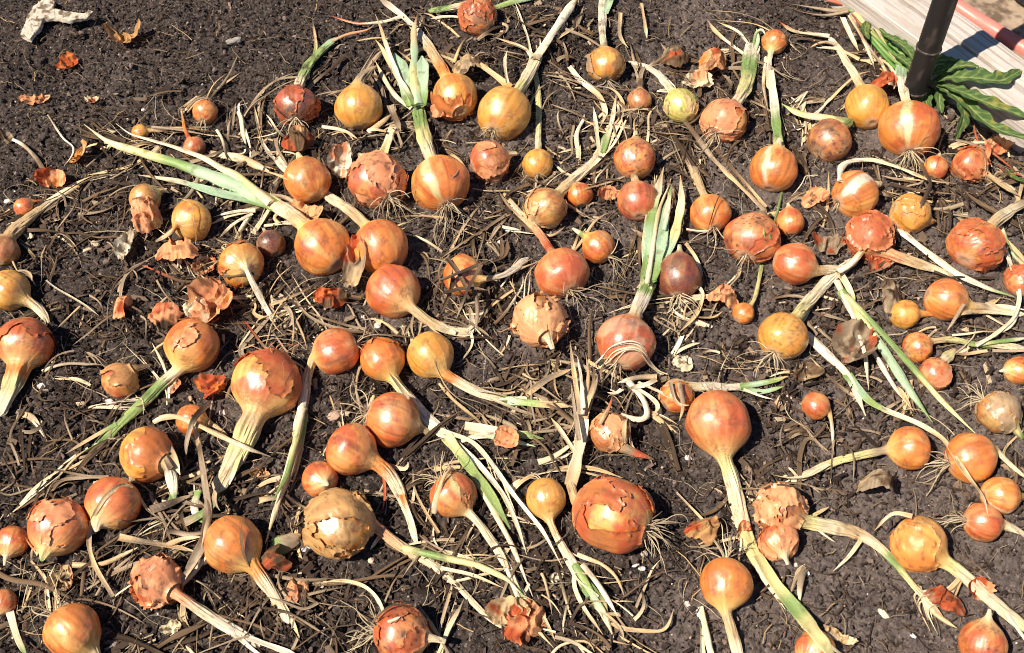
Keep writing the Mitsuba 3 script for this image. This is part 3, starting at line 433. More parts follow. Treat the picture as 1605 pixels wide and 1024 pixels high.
# leaves that grow from an onion's neck: onion, path, widths, colours from base to tip, options
BLADES = [
 (0, [(-0.031, 0.68, 0.01), (0.002, 0.698, 0.009), (0.054, 0.717, 0.008)], 0.0107, 0.0107, 'gb', {}),
 (0, [(-0.087, 0.657, 0.006), (-0.106, 0.661, 0.007), (-0.124, 0.658, 0.008), (-0.142, 0.649, 0.011)], 0.0048, 0.0048, 'cw', {}),
 (1, [(0.166, 0.674, 0.003), (0.179, 0.715, 0.008), (0.186, 0.737, 0.008)], 0.0107, 0.0095, 'be', {}),
 (2, [(0.433, 0.519, 0.011), (0.432, 0.457, 0.011), (0.428, 0.411, 0.016), (0.423, 0.349, 0.02), (0.419, 0.32, 0.03), (0.408, 0.271, 0.061), (0.409, 0.262, 0.052), (0.416, 0.268, 0.026)], 0.0124, 0.0177, 'cweyc', {}),
 (2, [(0.433, 0.558, 0.005), (0.42, 0.49, 0.006), (0.42, 0.446, 0.007), (0.419, 0.422, 0.01)], 0.0055, 0.0046, 'cm', {}),
 (3, [(-0.336, 0.545, 0.009), (-0.336, 0.586, 0.009), (-0.35, 0.654, 0.006)], 0.0066, 0.0028, 'etd', {}),
 (3, [(-0.31, 0.591, 0.011), (-0.285, 0.609, 0.012), (-0.256, 0.613, 0.014), (-0.244, 0.62, 0.013), (-0.236, 0.639, 0.012)], 0.0057, 0.0028, 'tpm', {}),
 (3, [(-0.343, 0.498, 0.016), (-0.374, 0.496, 0.016), (-0.389, 0.493, 0.016), (-0.402, 0.483, 0.015), (-0.413, 0.471, 0.015), (-0.421, 0.455, 0.014)], 0.0036, 0.0027, 'md', {}),
 (4, [(-0.239, 0.526, 0.012), (-0.222, 0.491, 0.008), (-0.214, 0.472, 0.009), (-0.2, 0.411, 0.007)], 0.0082, 0.0046, 'md', {}),
 (4, [(-0.249, 0.518, 0.013), (-0.226, 0.482, 0.01), (-0.214, 0.437, 0.01)], 0.0064, 0.0037, 'dd', {}),
 (5, [(-0.157, 0.609, 0.008), (-0.168, 0.623, 0.009), (-0.179, 0.641, 0.008), (-0.191, 0.662, 0.004), (-0.217, 0.695, -0.0), (-0.243, 0.724, -0.0)], 0.0135, 0.0116, 'wwm', {}),
 (5, [(-0.163, 0.613, 0.01), (-0.156, 0.632, 0.011), (-0.152, 0.651, 0.011), (-0.166, 0.67, 0.007)], 0.0067, 0.0038, 'md', {}),
 (5, [(-0.193, 0.66, 0.008), (-0.222, 0.639, 0.013), (-0.27, 0.633, 0.013), (-0.318, 0.659, 0.009)], 0.0077, 0.0038, 'wcpr', {}),
 (6, [(-0.003, 0.46, 0.027), (-0.027, 0.49, 0.025), (-0.067, 0.531, 0.025)], 0.0128, 0.01, 'otto', {}),
 (6, [(0.038, 0.537, 0.021), (0.064, 0.586, 0.025), (0.083, 0.625, 0.024), (0.101, 0.669, 0.019), (0.119, 0.711, 0.018)], 0.017, 0.0123, 'cwwc', {}),
 (6, [(0.052, 0.578, 0.012), (0.079, 0.597, 0.012), (0.105, 0.625, 0.009), (0.116, 0.645, 0.005), (0.127, 0.693, 0.002)], 0.0076, 0.0048, 'tm', {}),
 (6, [(-0.008, 0.467, 0.031), (-0.013, 0.523, 0.027), (-0.008, 0.549, 0.027)], 0.0064, 0.0046, 'cc', {}),
 (7, [(0.038, 0.535, 0.011), (0.025, 0.572, 0.013), (-0.004, 0.587, 0.013), (-0.033, 0.599, 0.014)], 0.0084, 0.0047, 'cctm', {}),
 (7, [(0.042, 0.522, 0.009), (0.049, 0.57, 0.012), (0.048, 0.597, 0.013)], 0.0047, 0.0028, 'cw', {}),
 (7, [(0.036, 0.536, 0.01), (0.027, 0.597, 0.014), (0.017, 0.638, 0.017), (0.006, 0.688, 0.013)], 0.0047, 0.0038, 'cw', {}),
 (9, [(0.246, 0.531, -0.002), (0.273, 0.474, 0.01)], 0.0074, 0.0074, 'cw', {}),
 (10, [(0.41, 0.582, 0.004), (0.397, 0.616, 0.007), (0.386, 0.63, 0.005), (0.361, 0.648, 0.004)], 0.0067, 0.0038, 'wct', {}),
 (10, [(0.414, 0.58, 0.006), (0.422, 0.618, 0.01), (0.432, 0.622, 0.014), (0.433, 0.589, 0.026)], 0.0057, 0.0038, 'ew', {}),
 (10, [(0.403, 0.559, 0.003), (0.368, 0.602, 0.004), (0.358, 0.619, 0.002), (0.349, 0.638, 0.002), (0.343, 0.659, 0.002)], 0.0086, 0.0048, 'cwtm', {}),
 (10, [(0.415, 0.573, 0.005), (0.426, 0.598, 0.007), (0.425, 0.627, 0.008)], 0.0092, 0.0046, 'bb', {}),
 (13, [(0.549, 0.607, 0.007), (0.504, 0.615, 0.008), (0.489, 0.62, 0.006), (0.479, 0.634, 0.004), (0.47, 0.651, 0.003)], 0.0105, 0.0086, 'wctr', {}),
 (13, [(0.558, 0.585, 0.008), (0.543, 0.593, 0.009), (0.527, 0.59, 0.009), (0.511, 0.577, 0.009)], 0.0057, 0.0038, 'mt', {}),
 (14, [(0.546, 0.399, 0.011), (0.505, 0.408, 0.012), (0.477, 0.409, 0.015), (0.464, 0.415, 0.015), (0.442, 0.434, 0.016)], 0.0163, 0.0153, 'eycyg', {}),
 (15, [(0.657, 0.505, 0.002), (0.675, 0.558, 0.002), (0.678, 0.585, 0.002)], 0.0103, 0.0057, 'bw', {}),
 (15, [(0.649, 0.503, 0.005), (0.639, 0.547, 0.002), (0.625, 0.558, 0.001)], 0.0074, 0.0037, 'ct', {}),
 (15, [(0.656, 0.515, 0.001), (0.654, 0.557, -0.0), (0.651, 0.577, -0.0), (0.645, 0.594, 0.001)], 0.0075, 0.0038, 'tt', {}),
 (15, [(0.645, 0.499, 0.004), (0.63, 0.512, 0.002), (0.612, 0.517, 0.001)], 0.0065, 0.0046, 'tm', {}),
 (17, [(0.773, 0.262, 0.007), (0.784, 0.237, 0.005), (0.777, 0.223, 0.007), (0.763, 0.207, 0.01)], 0.0102, 0.0076, 'ctm', {}),
 (17, [(0.746, 0.31, 0.017), (0.756, 0.328, 0.018), (0.757, 0.346, 0.019)], 0.0104, 0.0069, 'pr', {}),
 (23, [(-0.161, 0.432, 0.015), (-0.192, 0.502, 0.015), (-0.223, 0.567, 0.022), (-0.233, 0.581, 0.023)], 0.0119, 0.0083, 'cctt', {}),
 (23, [(-0.159, 0.431, 0.016), (-0.199, 0.552, 0.018)], 0.0279, 0.0268, 'ebb', {}),
 (23, [(-0.153, 0.424, 0.023), (-0.164, 0.501, 0.025), (-0.164, 0.544, 0.023), (-0.169, 0.603, 0.027), (-0.163, 0.646, 0.027)], 0.018, 0.0079, 'bybtd', {}),
 (23, [(-0.15, 0.426, 0.021), (-0.147, 0.492, 0.023), (-0.152, 0.544, 0.02)], 0.0222, 0.0211, 'ebb', {}),
 (23, [(-0.158, 0.423, 0.024), (-0.19, 0.489, 0.025), (-0.218, 0.577, 0.032), (-0.223, 0.597, 0.032), (-0.237, 0.641, 0.028)], 0.011, 0.0046, 'ewwtm', {}),
 (23, [(-0.164, 0.427, 0.013), (-0.189, 0.45, 0.013), (-0.199, 0.465, 0.014), (-0.216, 0.501, 0.014), (-0.231, 0.535, 0.018)], 0.0091, 0.0055, 'cct', {}),
 (23, [(-0.159, 0.406, 0.004), (-0.149, 0.386, 0.004), (-0.133, 0.342, 0.004)], 0.0071, 0.0044, 'pc', {}),
 (25, [(0.139, 0.322, 0.011), (0.135, 0.41, 0.01), (0.134, 0.435, 0.008)], 0.008, 0.0053, 'ccw', {}),
 (25, [(0.144, 0.328, 0.012), (0.163, 0.399, 0.014), (0.173, 0.466, 0.006)], 0.0089, 0.0053, 'ect', {}),
 (25, [(0.144, 0.326, 0.009), (0.174, 0.391, 0.012), (0.185, 0.435, 0.006), (0.182, 0.456, 0.004), (0.175, 0.475, 0.002), (0.165, 0.488, 0.001), (0.136, 0.491, 0.001)], 0.0072, 0.0045, 'cctm', {}),
 (25, [(0.097, 0.268, 0.01), (0.129, 0.303, 0.012), (0.161, 0.343, 0.011), (0.169, 0.359, 0.012), (0.182, 0.392, 0.015), (0.19, 0.412, 0.013)], 0.0061, 0.0044, 'wcc', {}),
 (25, [(0.102, 0.275, 0.008), (0.088, 0.283, 0.009), (0.075, 0.293, 0.009), (0.066, 0.31, 0.009)], 0.0078, 0.0043, 'tc', {}),
 (27, [(0.19, 0.289, 0.009), (0.165, 0.274, 0.01), (0.139, 0.263, 0.01), (0.126, 0.254, 0.015), (0.112, 0.235, 0.031), (0.1, 0.231, 0.03)], 0.0051, 0.0034, 'mt', {}),
 (28, [(0.287, 0.26, 0.012), (0.281, 0.296, 0.01), (0.271, 0.328, 0.011)], 0.0078, 0.0052, 'tm', {}),
 (28, [(0.262, 0.167, 0.016), (0.279, 0.163, 0.015), (0.297, 0.166, 0.014)], 0.0074, 0.0041, 'cw', {}),
 (29, [(0.389, 0.213, 0.006), (0.365, 0.25, 0.006), (0.332, 0.297, 0.01), (0.316, 0.323, 0.01), (0.302, 0.352, 0.012), (0.289, 0.384, 0.01), (0.265, 0.424, 0.015), (0.257, 0.439, 0.015)], 0.0122, 0.0078, 'mtmdk', {}),
 (29, [(0.391, 0.224, 0.001), (0.37, 0.264, 0.002), (0.346, 0.3, 0.007), (0.323, 0.344, 0.007), (0.309, 0.376, 0.004), (0.294, 0.405, 0.005)], 0.007, 0.0043, 'tdd', {}),
 (34, [(0.769, 0.209, 0.007), (0.791, 0.253, 0.003), (0.807, 0.293, 0.005)], 0.0068, 0.0051, 'tm', {}),
 (34, [(0.739, 0.175, 0.014), (0.739, 0.138, 0.015), (0.747, 0.107, 0.014)], 0.006, 0.007, 'ceb', {}),
 (38, [(-0.748, 0.184, 0.008), (-0.733, 0.206, 0.008), (-0.719, 0.232, 0.005), (-0.681, 0.271, 0.005), (-0.659, 0.287, 0.004)], 0.0085, 0.0051, 'tct', {}),
 (38, [(-0.748, 0.167, 0.009), (-0.748, 0.133, 0.009), (-0.743, 0.117, 0.009), (-0.724, 0.087, 0.01)], 0.0049, 0.0025, 'tt', {}),
 (39, [(-0.415, 0.064, 0.036), (-0.388, 0.067, 0.039), (-0.36, 0.063, 0.038)], 0.0095, 0.0055, 'dk', {}),
 (40, [(-0.727, 0.078, 0.021), (-0.716, 0.086, 0.022), (-0.705, 0.081, 0.022), (-0.695, 0.065, 0.023)], 0.0112, 0.0072, 'mt', {}),
 (40, [(-0.704, 0.045, 0.011), (-0.679, 0.028, 0.01), (-0.664, -0.002, 0.01)], 0.0071, 0.0047, 'ct', {}),
 (42, [(-0.353, 0.211, 0.016), (-0.391, 0.236, 0.015), (-0.417, 0.251, 0.016), (-0.456, 0.269, 0.018), (-0.497, 0.291, 0.016), (-0.538, 0.307, 0.017), (-0.638, 0.348, 0.013), (-0.651, 0.355, 0.014), (-0.689, 0.384, 0.019)], 0.0284, 0.0095, 'ebbeyct', {'curl':0.4}),
 (42, [(-0.374, 0.221, 0.012), (-0.413, 0.231, 0.012), (-0.451, 0.236, 0.018), (-0.463, 0.24, 0.019), (-0.518, 0.266, 0.013), (-0.546, 0.274, 0.011), (-0.586, 0.282, 0.011)], 0.0207, 0.0073, 'ebbct', {}),
 (42, [(-0.357, 0.213, 0.021), (-0.382, 0.234, 0.02), (-0.418, 0.263, 0.021), (-0.457, 0.29, 0.021), (-0.484, 0.311, 0.02), (-0.54, 0.336, 0.02), (-0.582, 0.351, 0.02), (-0.612, 0.364, 0.017), (-0.638, 0.386, 0.019)], 0.0129, 0.0052, 'ecccw', {}),
 (42, [(-0.366, 0.211, 0.026), (-0.424, 0.269, 0.027), (-0.437, 0.277, 0.027), (-0.464, 0.289, 0.028)], 0.0152, 0.0076, 'cyc', {}),
 (42, [(-0.353, 0.207, 0.013), (-0.364, 0.198, 0.012), (-0.365, 0.19, 0.012), (-0.35, 0.183, 0.012)], 0.0083, 0.005, 'tt', {}),
 (43, [(-0.364, 0.299, 0.011), (-0.396, 0.344, 0.008), (-0.409, 0.38, 0.009), (-0.424, 0.438, 0.009)], 0.0079, 0.0044, 'wwct', {}),
 (43, [(-0.35, 0.285, 0.014), (-0.372, 0.322, 0.012), (-0.374, 0.342, 0.011), (-0.371, 0.363, 0.012)], 0.0061, 0.0035, 'ct', {}),
 (43, [(-0.299, 0.25, 0.009), (-0.312, 0.255, 0.011), (-0.323, 0.253, 0.021), (-0.33, 0.235, 0.049), (-0.344, 0.245, 0.045), (-0.364, 0.275, 0.019), (-0.381, 0.289, 0.01), (-0.396, 0.297, 0.007), (-0.41, 0.303, 0.006)], 0.0068, 0.0043, 'ctt', {}),
 (44, [(-0.06, -0.028, 0.02), (-0.056, -0.012, 0.019), (-0.057, 0.005, 0.019), (-0.061, 0.023, 0.019)], 0.0101, 0.0062, 'wm', {}),
 (44, [(-0.078, -0.027, 0.023), (-0.104, -0.006, 0.02), (-0.118, -0.001, 0.02)], 0.007, 0.0039, 'ct', {}),
 (44, [(-0.058, -0.024, 0.019), (-0.053, -0.039, 0.019), (-0.057, -0.052, 0.02), (-0.073, -0.075, 0.018)], 0.0046, 0.0023, 'cm', {}),
 (44, [(-0.065, -0.023, 0.021), (-0.046, -0.004, 0.021), (-0.025, 0.033, 0.02)], 0.0062, 0.0039, 'cmd', {}),
 (46, [(-0.093, 0.076, 0.061), (-0.075, 0.05, 0.06), (-0.056, 0.004, 0.059)], 0.0077, 0.0046, 'kdk', {}),
 (46, [(-0.101, 0.034, 0.064), (-0.063, 0.051, 0.066), (-0.038, 0.067, 0.065)], 0.007, 0.0046, 'dkd', {}),
 (46, [(-0.096, 0.015, 0.06), (-0.071, 0.023, 0.06), (-0.059, 0.024, 0.061), (-0.033, 0.019, 0.061)], 0.0069, 0.0046, 'kd', {}),
 (46, [(-0.043, 0.06, 0.067), (-0.06, 0.021, 0.066), (-0.068, -0.006, 0.066), (-0.076, -0.035, 0.069)], 0.0069, 0.0038, 'dkm', {}),
 (46, [(-0.082, 0.064, 0.055), (-0.087, 0.023, 0.051), (-0.1, -0.018, 0.052)], 0.0069, 0.0039, 'kd', {}),
 (46, [(-0.057, 0.045, 0.05), (-0.047, 0.001, 0.05), (-0.05, -0.044, 0.05)], 0.0069, 0.0046, 'dm', {}),
 (47, [(0.027, 0.191, 0.01), (0.003, 0.204, 0.013), (-0.006, 0.214, 0.015), (-0.013, 0.228, 0.016), (-0.02, 0.244, 0.015)], 0.0076, 0.0042, 'ptm', {}),
 (47, [(0.041, 0.164, 0.012), (0.055, 0.155, 0.012), (0.068, 0.163, 0.011), (0.08, 0.178, 0.01)], 0.0066, 0.0033, 'tm', {}),
 (51, [(0.19, 0.038, 0.025), (0.202, 0.102, 0.023), (0.206, 0.167, 0.024), (0.21, 0.184, 0.024), (0.213, 0.198, 0.027), (0.216, 0.205, 0.038), (0.222, 0.233, 0.026), (0.227, 0.253, 0.022), (0.237, 0.29, 0.02)], 0.022, 0.011, 'cebect', {}),
 (51, [(0.198, 0.059, 0.031), (0.221, 0.133, 0.031), (0.235, 0.216, 0.03)], 0.0218, 0.0148, 'ebb', {}),
 (51, [(0.205, 0.075, 0.026), (0.236, 0.13, 0.026), (0.242, 0.147, 0.025), (0.259, 0.217, 0.023), (0.261, 0.27, 0.023)], 0.018, 0.009, 'ebyct', {}),
 (51, [(0.193, 0.048, 0.038), (0.218, 0.176, 0.037), (0.222, 0.192, 0.037), (0.241, 0.242, 0.036)], 0.0073, 0.0049, 'cctc', {}),
 (51, [(0.224, 0.149, 0.037), (0.232, 0.183, 0.038), (0.243, 0.239, 0.036)], 0.0091, 0.006, 'bce', {}),
 (51, [(0.194, 0.065, 0.023), (0.195, 0.13, 0.022), (0.196, 0.146, 0.023), (0.203, 0.18, 0.021), (0.206, 0.196, 0.022), (0.209, 0.209, 0.027), (0.21, 0.208, 0.047), (0.218, 0.243, 0.026), (0.223, 0.266, 0.02)], 0.0074, 0.0049, 'ctt', {}),
 (51, [(0.221, 0.08, 0.019), (0.256, 0.067, 0.018), (0.277, 0.053, 0.018), (0.275, 0.04, 0.017), (0.265, 0.011, 0.017), (0.236, -0.023, 0.02)], 0.0063, 0.0063, 'wctt', {}),
 (52, [(0.377, 0.129, 0.017), (0.366, 0.117, 0.054), (0.365, 0.129, 0.062), (0.379, 0.183, 0.019), (0.389, 0.214, 0.005)], 0.0041, 0.0024, 'ec', {}),
 (53, [(0.474, 0.083, 0.022), (0.498, 0.098, 0.022), (0.518, 0.122, 0.022), (0.527, 0.133, 0.024), (0.534, 0.14, 0.031)], 0.0129, 0.0065, 'wwtm', {}),
 (53, [(0.472, 0.069, 0.018), (0.484, 0.009, 0.022), (0.491, -0.061, 0.019), (0.484, -0.121, 0.022)], 0.0085, 0.0062, 'cwwc', {}),
 (53, [(0.475, 0.051, 0.018), (0.496, 0.002, 0.021), (0.512, -0.032, 0.018), (0.538, -0.117, 0.022), (0.562, -0.168, 0.017)], 0.0139, 0.0111, 'eybbe', {}),
 (53, [(0.477, 0.035, 0.029), (0.496, 0.002, 0.031), (0.522, -0.038, 0.028), (0.559, -0.112, 0.031), (0.57, -0.131, 0.029), (0.595, -0.166, 0.026), (0.611, -0.195, 0.03)], 0.0083, 0.009, 'yeeyy', {}),
 (53, [(0.478, 0.05, 0.012), (0.491, -0.006, 0.015), (0.507, -0.056, 0.012), (0.521, -0.106, 0.015), (0.526, -0.118, 0.015), (0.542, -0.148, 0.012)], 0.0092, 0.0061, 'ccwt', {}),
 (53, [(0.477, 0.097, 0.012), (0.487, 0.072, 0.01), (0.491, 0.058, 0.01), (0.493, 0.028, 0.012)], 0.012, 0.0088, 'tce', {}),
 (54, [(0.43, 0.038, 0.013), (0.408, 0.047, 0.012), (0.396, 0.046, 0.012), (0.371, 0.039, 0.011)], 0.0063, 0.0032, 'md', {}),
 (54, [(0.465, 0.079, 0.008), (0.425, 0.022, 0.011), (0.41, -0.008, 0.011)], 0.0095, 0.0055, 'ecc', {}),
 (56, [(0.675, 0.022, 0.011), (0.701, 0.03, 0.01), (0.712, 0.028, 0.011), (0.733, 0.019, 0.015)], 0.0087, 0.0063, 'ccw', {}),
 (55, [(0.656, 0.017, 0.011), (0.684, 0.028, 0.008), (0.697, 0.035, 0.007), (0.708, 0.046, 0.008)], 0.0055, 0.0032, 'tt', {}),
 (57, [(0.645, -0.049, 0.025), (0.67, -0.034, 0.022), (0.683, -0.024, 0.02), (0.707, -0.004, 0.018), (0.716, 0.006, 0.019), (0.729, 0.033, 0.021), (0.732, 0.048, 0.021), (0.732, 0.06, 0.025), (0.728, 0.066, 0.037)], 0.0054, 0.0039, 'wccw', {}),
 (57, [(0.648, -0.044, 0.019), (0.688, -0.035, 0.015), (0.727, -0.029, 0.014)], 0.0069, 0.0062, 'yew', {}),
 (59, [(-0.531, -0.167, 0.01), (-0.558, -0.185, 0.008), (-0.59, -0.211, 0.008)], 0.0066, 0.0044, 'etm', {}),
 (59, [(-0.548, -0.197, 0.011), (-0.574, -0.216, 0.011), (-0.595, -0.254, 0.01)], 0.0058, 0.0036, 'Gtm', {}),
 (59, [(-0.546, -0.19, 0.007), (-0.561, -0.221, 0.009), (-0.569, -0.227, 0.009), (-0.588, -0.238, 0.008)], 0.0071, 0.0035, 'gtt', {}),
 (61, [(-0.357, -0.209, 0.025), (-0.372, -0.252, 0.025), (-0.382, -0.283, 0.023), (-0.378, -0.292, 0.022), (-0.37, -0.3, 0.022)], 0.0099, 0.0057, 'wtm', {}),
 (61, [(-0.35, -0.201, 0.027), (-0.362, -0.266, 0.026)], 0.0085, 0.0064, 'cyw', {}),
 (61, [(-0.286, -0.146, 0.017), (-0.285, -0.101, 0.014), (-0.295, -0.07, 0.01)], 0.0068, 0.0038, 'tm', {}),
 (62, [(-0.402, -0.171, 0.017), (-0.371, -0.197, 0.019)], 0.0044, 0.0029, 'tt', {}),
 (63, [(-0.434, -0.253, 0.045), (-0.449, -0.23, 0.044), (-0.467, -0.21, 0.043)], 0.0071, 0.0035, 'dmk', {}),
 (63, [(-0.447, -0.216, 0.038), (-0.437, -0.23, 0.039), (-0.423, -0.259, 0.04)], 0.0099, 0.0063, 'mtc', {}),
 (63, [(-0.436, -0.261, 0.018), (-0.435, -0.276, 0.018), (-0.437, -0.288, 0.019), (-0.444, -0.298, 0.019)], 0.0077, 0.0042, 'wem', {}),
 (64, [(-0.589, -0.357, 0.016), (-0.601, -0.342, 0.013), (-0.597, -0.365, 0.013)], 0.0048, 0.0027, 'tm', {}),
 (65, [(-0.522, -0.329, 0.019), (-0.544, -0.333, 0.019), (-0.549, -0.343, 0.02)], 0.0062, 0.0034, 'ct', {}),
 (66, [(-0.285, -0.412, 0.017), (-0.269, -0.432, 0.019), (-0.252, -0.465, 0.021)], 0.0066, 0.0046, 'wct', {}),
 (66, [(-0.375, -0.344, 0.024), (-0.357, -0.36, 0.023), (-0.338, -0.374, 0.024)], 0.0054, 0.0034, 'tec', {}),
 (67, [(-0.312, -0.466, 0.022), (-0.249, -0.488, 0.022)], 0.0084, 0.0065, 'www', {}),
 (67, [(-0.337, -0.453, 0.019), (-0.313, -0.474, 0.019), (-0.287, -0.491, 0.017)], 0.0058, 0.0039, 'ww', {}),
 (67, [(-0.414, -0.408, 0.016), (-0.393, -0.386, 0.016), (-0.388, -0.377, 0.018), (-0.38, -0.372, 0.026), (-0.369, -0.372, 0.049)], 0.006, 0.004, 'tc', {}),
 (71, [(-0.282, -0.109, 0.022), (-0.282, -0.149, 0.024), (-0.282, -0.187, 0.024), (-0.292, -0.258, 0.025), (-0.302, -0.312, 0.021), (-0.307, -0.345, 0.022)], 0.0107, 0.0064, 'cwccct', {}),
 (71, [(-0.282, -0.127, 0.019), (-0.275, -0.168, 0.02), (-0.276, -0.181, 0.019), (-0.285, -0.244, 0.02), (-0.301, -0.3, 0.018), (-0.306, -0.334, 0.017)], 0.0071, 0.0043, 'yetct', {}),
 (71, [(-0.279, -0.155, 0.032), (-0.288, -0.254, 0.032), (-0.304, -0.295, 0.031)], 0.0092, 0.005, 'cyee', {}),
 (71, [(-0.276, -0.156, 0.017), (-0.278, -0.221, 0.016), (-0.285, -0.27, 0.016)], 0.005, 0.0029, 'ttm', {}),
 (72, [(-0.086, -0.194, 0.025), (-0.072, -0.212, 0.02), (-0.058, -0.232, 0.018), (-0.03, -0.276, 0.026), (-0.002, -0.328, 0.026)], 0.0155, 0.0103, 'ygge', {}),
 (72, [(-0.085, -0.189, 0.02), (-0.06, -0.213, 0.015), (-0.043, -0.231, 0.015), (-0.014, -0.273, 0.022), (-0.008, -0.283, 0.022), (0.009, -0.327, 0.021), (0.018, -0.36, 0.022)], 0.0085, 0.0056, 'wwcc', {}),
 (72, [(-0.095, -0.187, 0.028), (-0.073, -0.194, 0.027), (-0.051, -0.201, 0.024), (-0.044, -0.21, 0.023), (-0.029, -0.23, 0.025), (-0.016, -0.253, 0.029), (-0.003, -0.275, 0.031), (0.024, -0.31, 0.027), (0.038, -0.329, 0.028), (0.048, -0.35, 0.029), (0.062, -0.379, 0.026)], 0.007, 0.0049, 'ccwwct', {}),
 (72, [(-0.136, -0.156, 0.057), (-0.146, -0.135, 0.045), (-0.156, -0.119, 0.041), (-0.166, -0.105, 0.041)], 0.0059, 0.0037, 'md', {}),
 (72, [(-0.082, -0.197, 0.019), (-0.07, -0.215, 0.015), (-0.057, -0.236, 0.014), (-0.039, -0.27, 0.02), (-0.002, -0.342, 0.021), (0.01, -0.374, 0.023), (0.025, -0.413, 0.019)], 0.0076, 0.0056, 'eyccw', {}),
 (73, [(-0.006, -0.134, 0.016), (0.044, -0.142, 0.019), (0.082, -0.145, 0.019)], 0.0117, 0.009, 'bgtt', {}),
 (73, [(-0.019, -0.131, 0.016), (0.005, -0.127, 0.014), (0.018, -0.127, 0.014), (0.067, -0.136, 0.016)], 0.0067, 0.0045, 'cct', {}),
 (73, [(-0.028, -0.133, 0.02), (0.006, -0.148, 0.015), (0.041, -0.162, 0.018)], 0.0067, 0.0037, 'cmd', {}),
 (75, [(-0.141, -0.278, 0.023), (-0.128, -0.312, 0.024), (-0.117, -0.344, 0.02)], 0.0083, 0.0048, 'oww', {}),
 (75, [(-0.132, -0.297, 0.017), (-0.125, -0.282, 0.016), (-0.127, -0.265, 0.015)], 0.0056, 0.0028, 'tw', {}),
 (75, [(-0.168, -0.239, 0.019), (-0.162, -0.274, 0.018), (-0.164, -0.299, 0.02)], 0.0049, 0.0028, 'rr', {}),
 (75, [(-0.16, -0.232, 0.015), (-0.135, -0.241, 0.015), (-0.136, -0.227, 0.015)], 0.0064, 0.0043, 'tc', {}),
 (77, [(-0.137, -0.348, 0.018), (-0.116, -0.354, 0.018), (-0.084, -0.364, 0.023), (-0.042, -0.375, 0.026), (-0.003, -0.395, 0.027), (0.01, -0.411, 0.025)], 0.0088, 0.0074, 'yeyyc', {}),
 (77, [(-0.088, -0.377, 0.021), (-0.047, -0.387, 0.024), (-0.01, -0.404, 0.023)], 0.0047, 0.0027, 'ct', {}),
 (77, [(-0.163, -0.327, 0.015), (-0.177, -0.349, 0.013)], 0.0062, 0.0034, 'pc', {}),
 (78, [(-0.026, -0.339, 0.021), (-0.012, -0.357, 0.023), (-0.002, -0.391, 0.024)], 0.0054, 0.0041, 'ct', {}),
 (78, [(-0.002, -0.389, 0.022), (0.014, -0.421, 0.017), (0.04, -0.444, 0.017)], 0.01, 0.006, 'ceyw', {}),
 (78, [(0.014, -0.417, 0.019), (0.032, -0.429, 0.018), (0.038, -0.438, 0.019), (0.051, -0.469, 0.02)], 0.0059, 0.0039, 'ct', {}),
 (78, [(-0.006, -0.379, 0.025), (0.008, -0.418, 0.021), (0.029, -0.454, 0.02), (0.049, -0.477, 0.021)], 0.0066, 0.004, 'wct', {}),
 (79, [(-0.151, -0.445, 0.013), (-0.162, -0.413, 0.014), (-0.179, -0.397, 0.014), (-0.19, -0.393, 0.013), (-0.212, -0.388, 0.012), (-0.234, -0.393, 0.012)], 0.006, 0.004, 'cctt', {}),
 (79, [(-0.144, -0.462, 0.064), (-0.126, -0.454, 0.064)], 0.0044, 0.0025, 'cw', {}),
 (80, [(0.077, -0.371, 0.018), (0.111, -0.436, 0.019), (0.121, -0.464, 0.018)], 0.0105, 0.0065, 'egbct', {}),
 (80, [(0.081, -0.375, 0.017), (0.076, -0.385, 0.018), (0.074, -0.396, 0.018), (0.085, -0.427, 0.022), (0.108, -0.461, 0.02)], 0.006, 0.004, 'wct', {}),
 (80, [(0.086, -0.374, 0.025), (0.106, -0.4, 0.024), (0.126, -0.44, 0.026)], 0.008, 0.0053, 'cww', {}),
 (80, [(0.102, -0.425, 0.018), (0.122, -0.449, 0.017), (0.131, -0.453, 0.016), (0.183, -0.456, 0.013), (0.188, -0.448, 0.014), (0.195, -0.428, 0.017)], 0.0059, 0.0046, 'ctttm', {}),
 (80, [(0.109, -0.433, 0.02), (0.127, -0.448, 0.019), (0.133, -0.456, 0.018), (0.133, -0.468, 0.018)], 0.0052, 0.0026, 'tm', {}),
 (81, [(0.074, -0.268, 0.027), (0.084, -0.233, 0.029), (0.093, -0.182, 0.031), (0.095, -0.113, 0.028)], 0.0152, 0.0173, 'tcww', {}),
 (81, [(0.092, -0.172, 0.044), (0.103, -0.118, 0.043), (0.104, -0.103, 0.041), (0.101, -0.073, 0.039)], 0.0074, 0.0044, 'wtm', {}),
 (81, [(0.09, -0.171, 0.043), (0.086, -0.128, 0.041), (0.082, -0.081, 0.037), (0.08, -0.052, 0.039)], 0.0074, 0.0044, 'mtm', {}),
 (81, [(0.096, -0.172, 0.035), (0.127, -0.079, 0.032)], 0.0074, 0.0044, 'tmd', {}),
 (81, [(0.093, -0.168, 0.053), (0.092, -0.113, 0.051), (0.089, -0.084, 0.048)], 0.0066, 0.0037, 'ww', {}),
 (81, [(0.085, -0.222, 0.022), (0.066, -0.189, 0.025), (0.052, -0.165, 0.023)], 0.0072, 0.0058, 'cct', {}),
 (81, [(0.087, -0.211, 0.045), (0.084, -0.183, 0.046), (0.079, -0.122, 0.043)], 0.0058, 0.0036, 'mm', {}),
 (81, [(0.097, -0.164, 0.047), (0.11, -0.126, 0.047), (0.11, -0.098, 0.045)], 0.0066, 0.0037, 'td', {}),
 (82, [(0.114, -0.19, 0.05), (0.129, -0.161, 0.048), (0.133, -0.145, 0.047)], 0.0058, 0.0036, 'tr', {}),
 (83, [(0.313, -0.108, 0.011), (0.353, -0.101, 0.013), (0.38, -0.093, 0.014)], 0.0092, 0.0074, 'ebgt', {}),
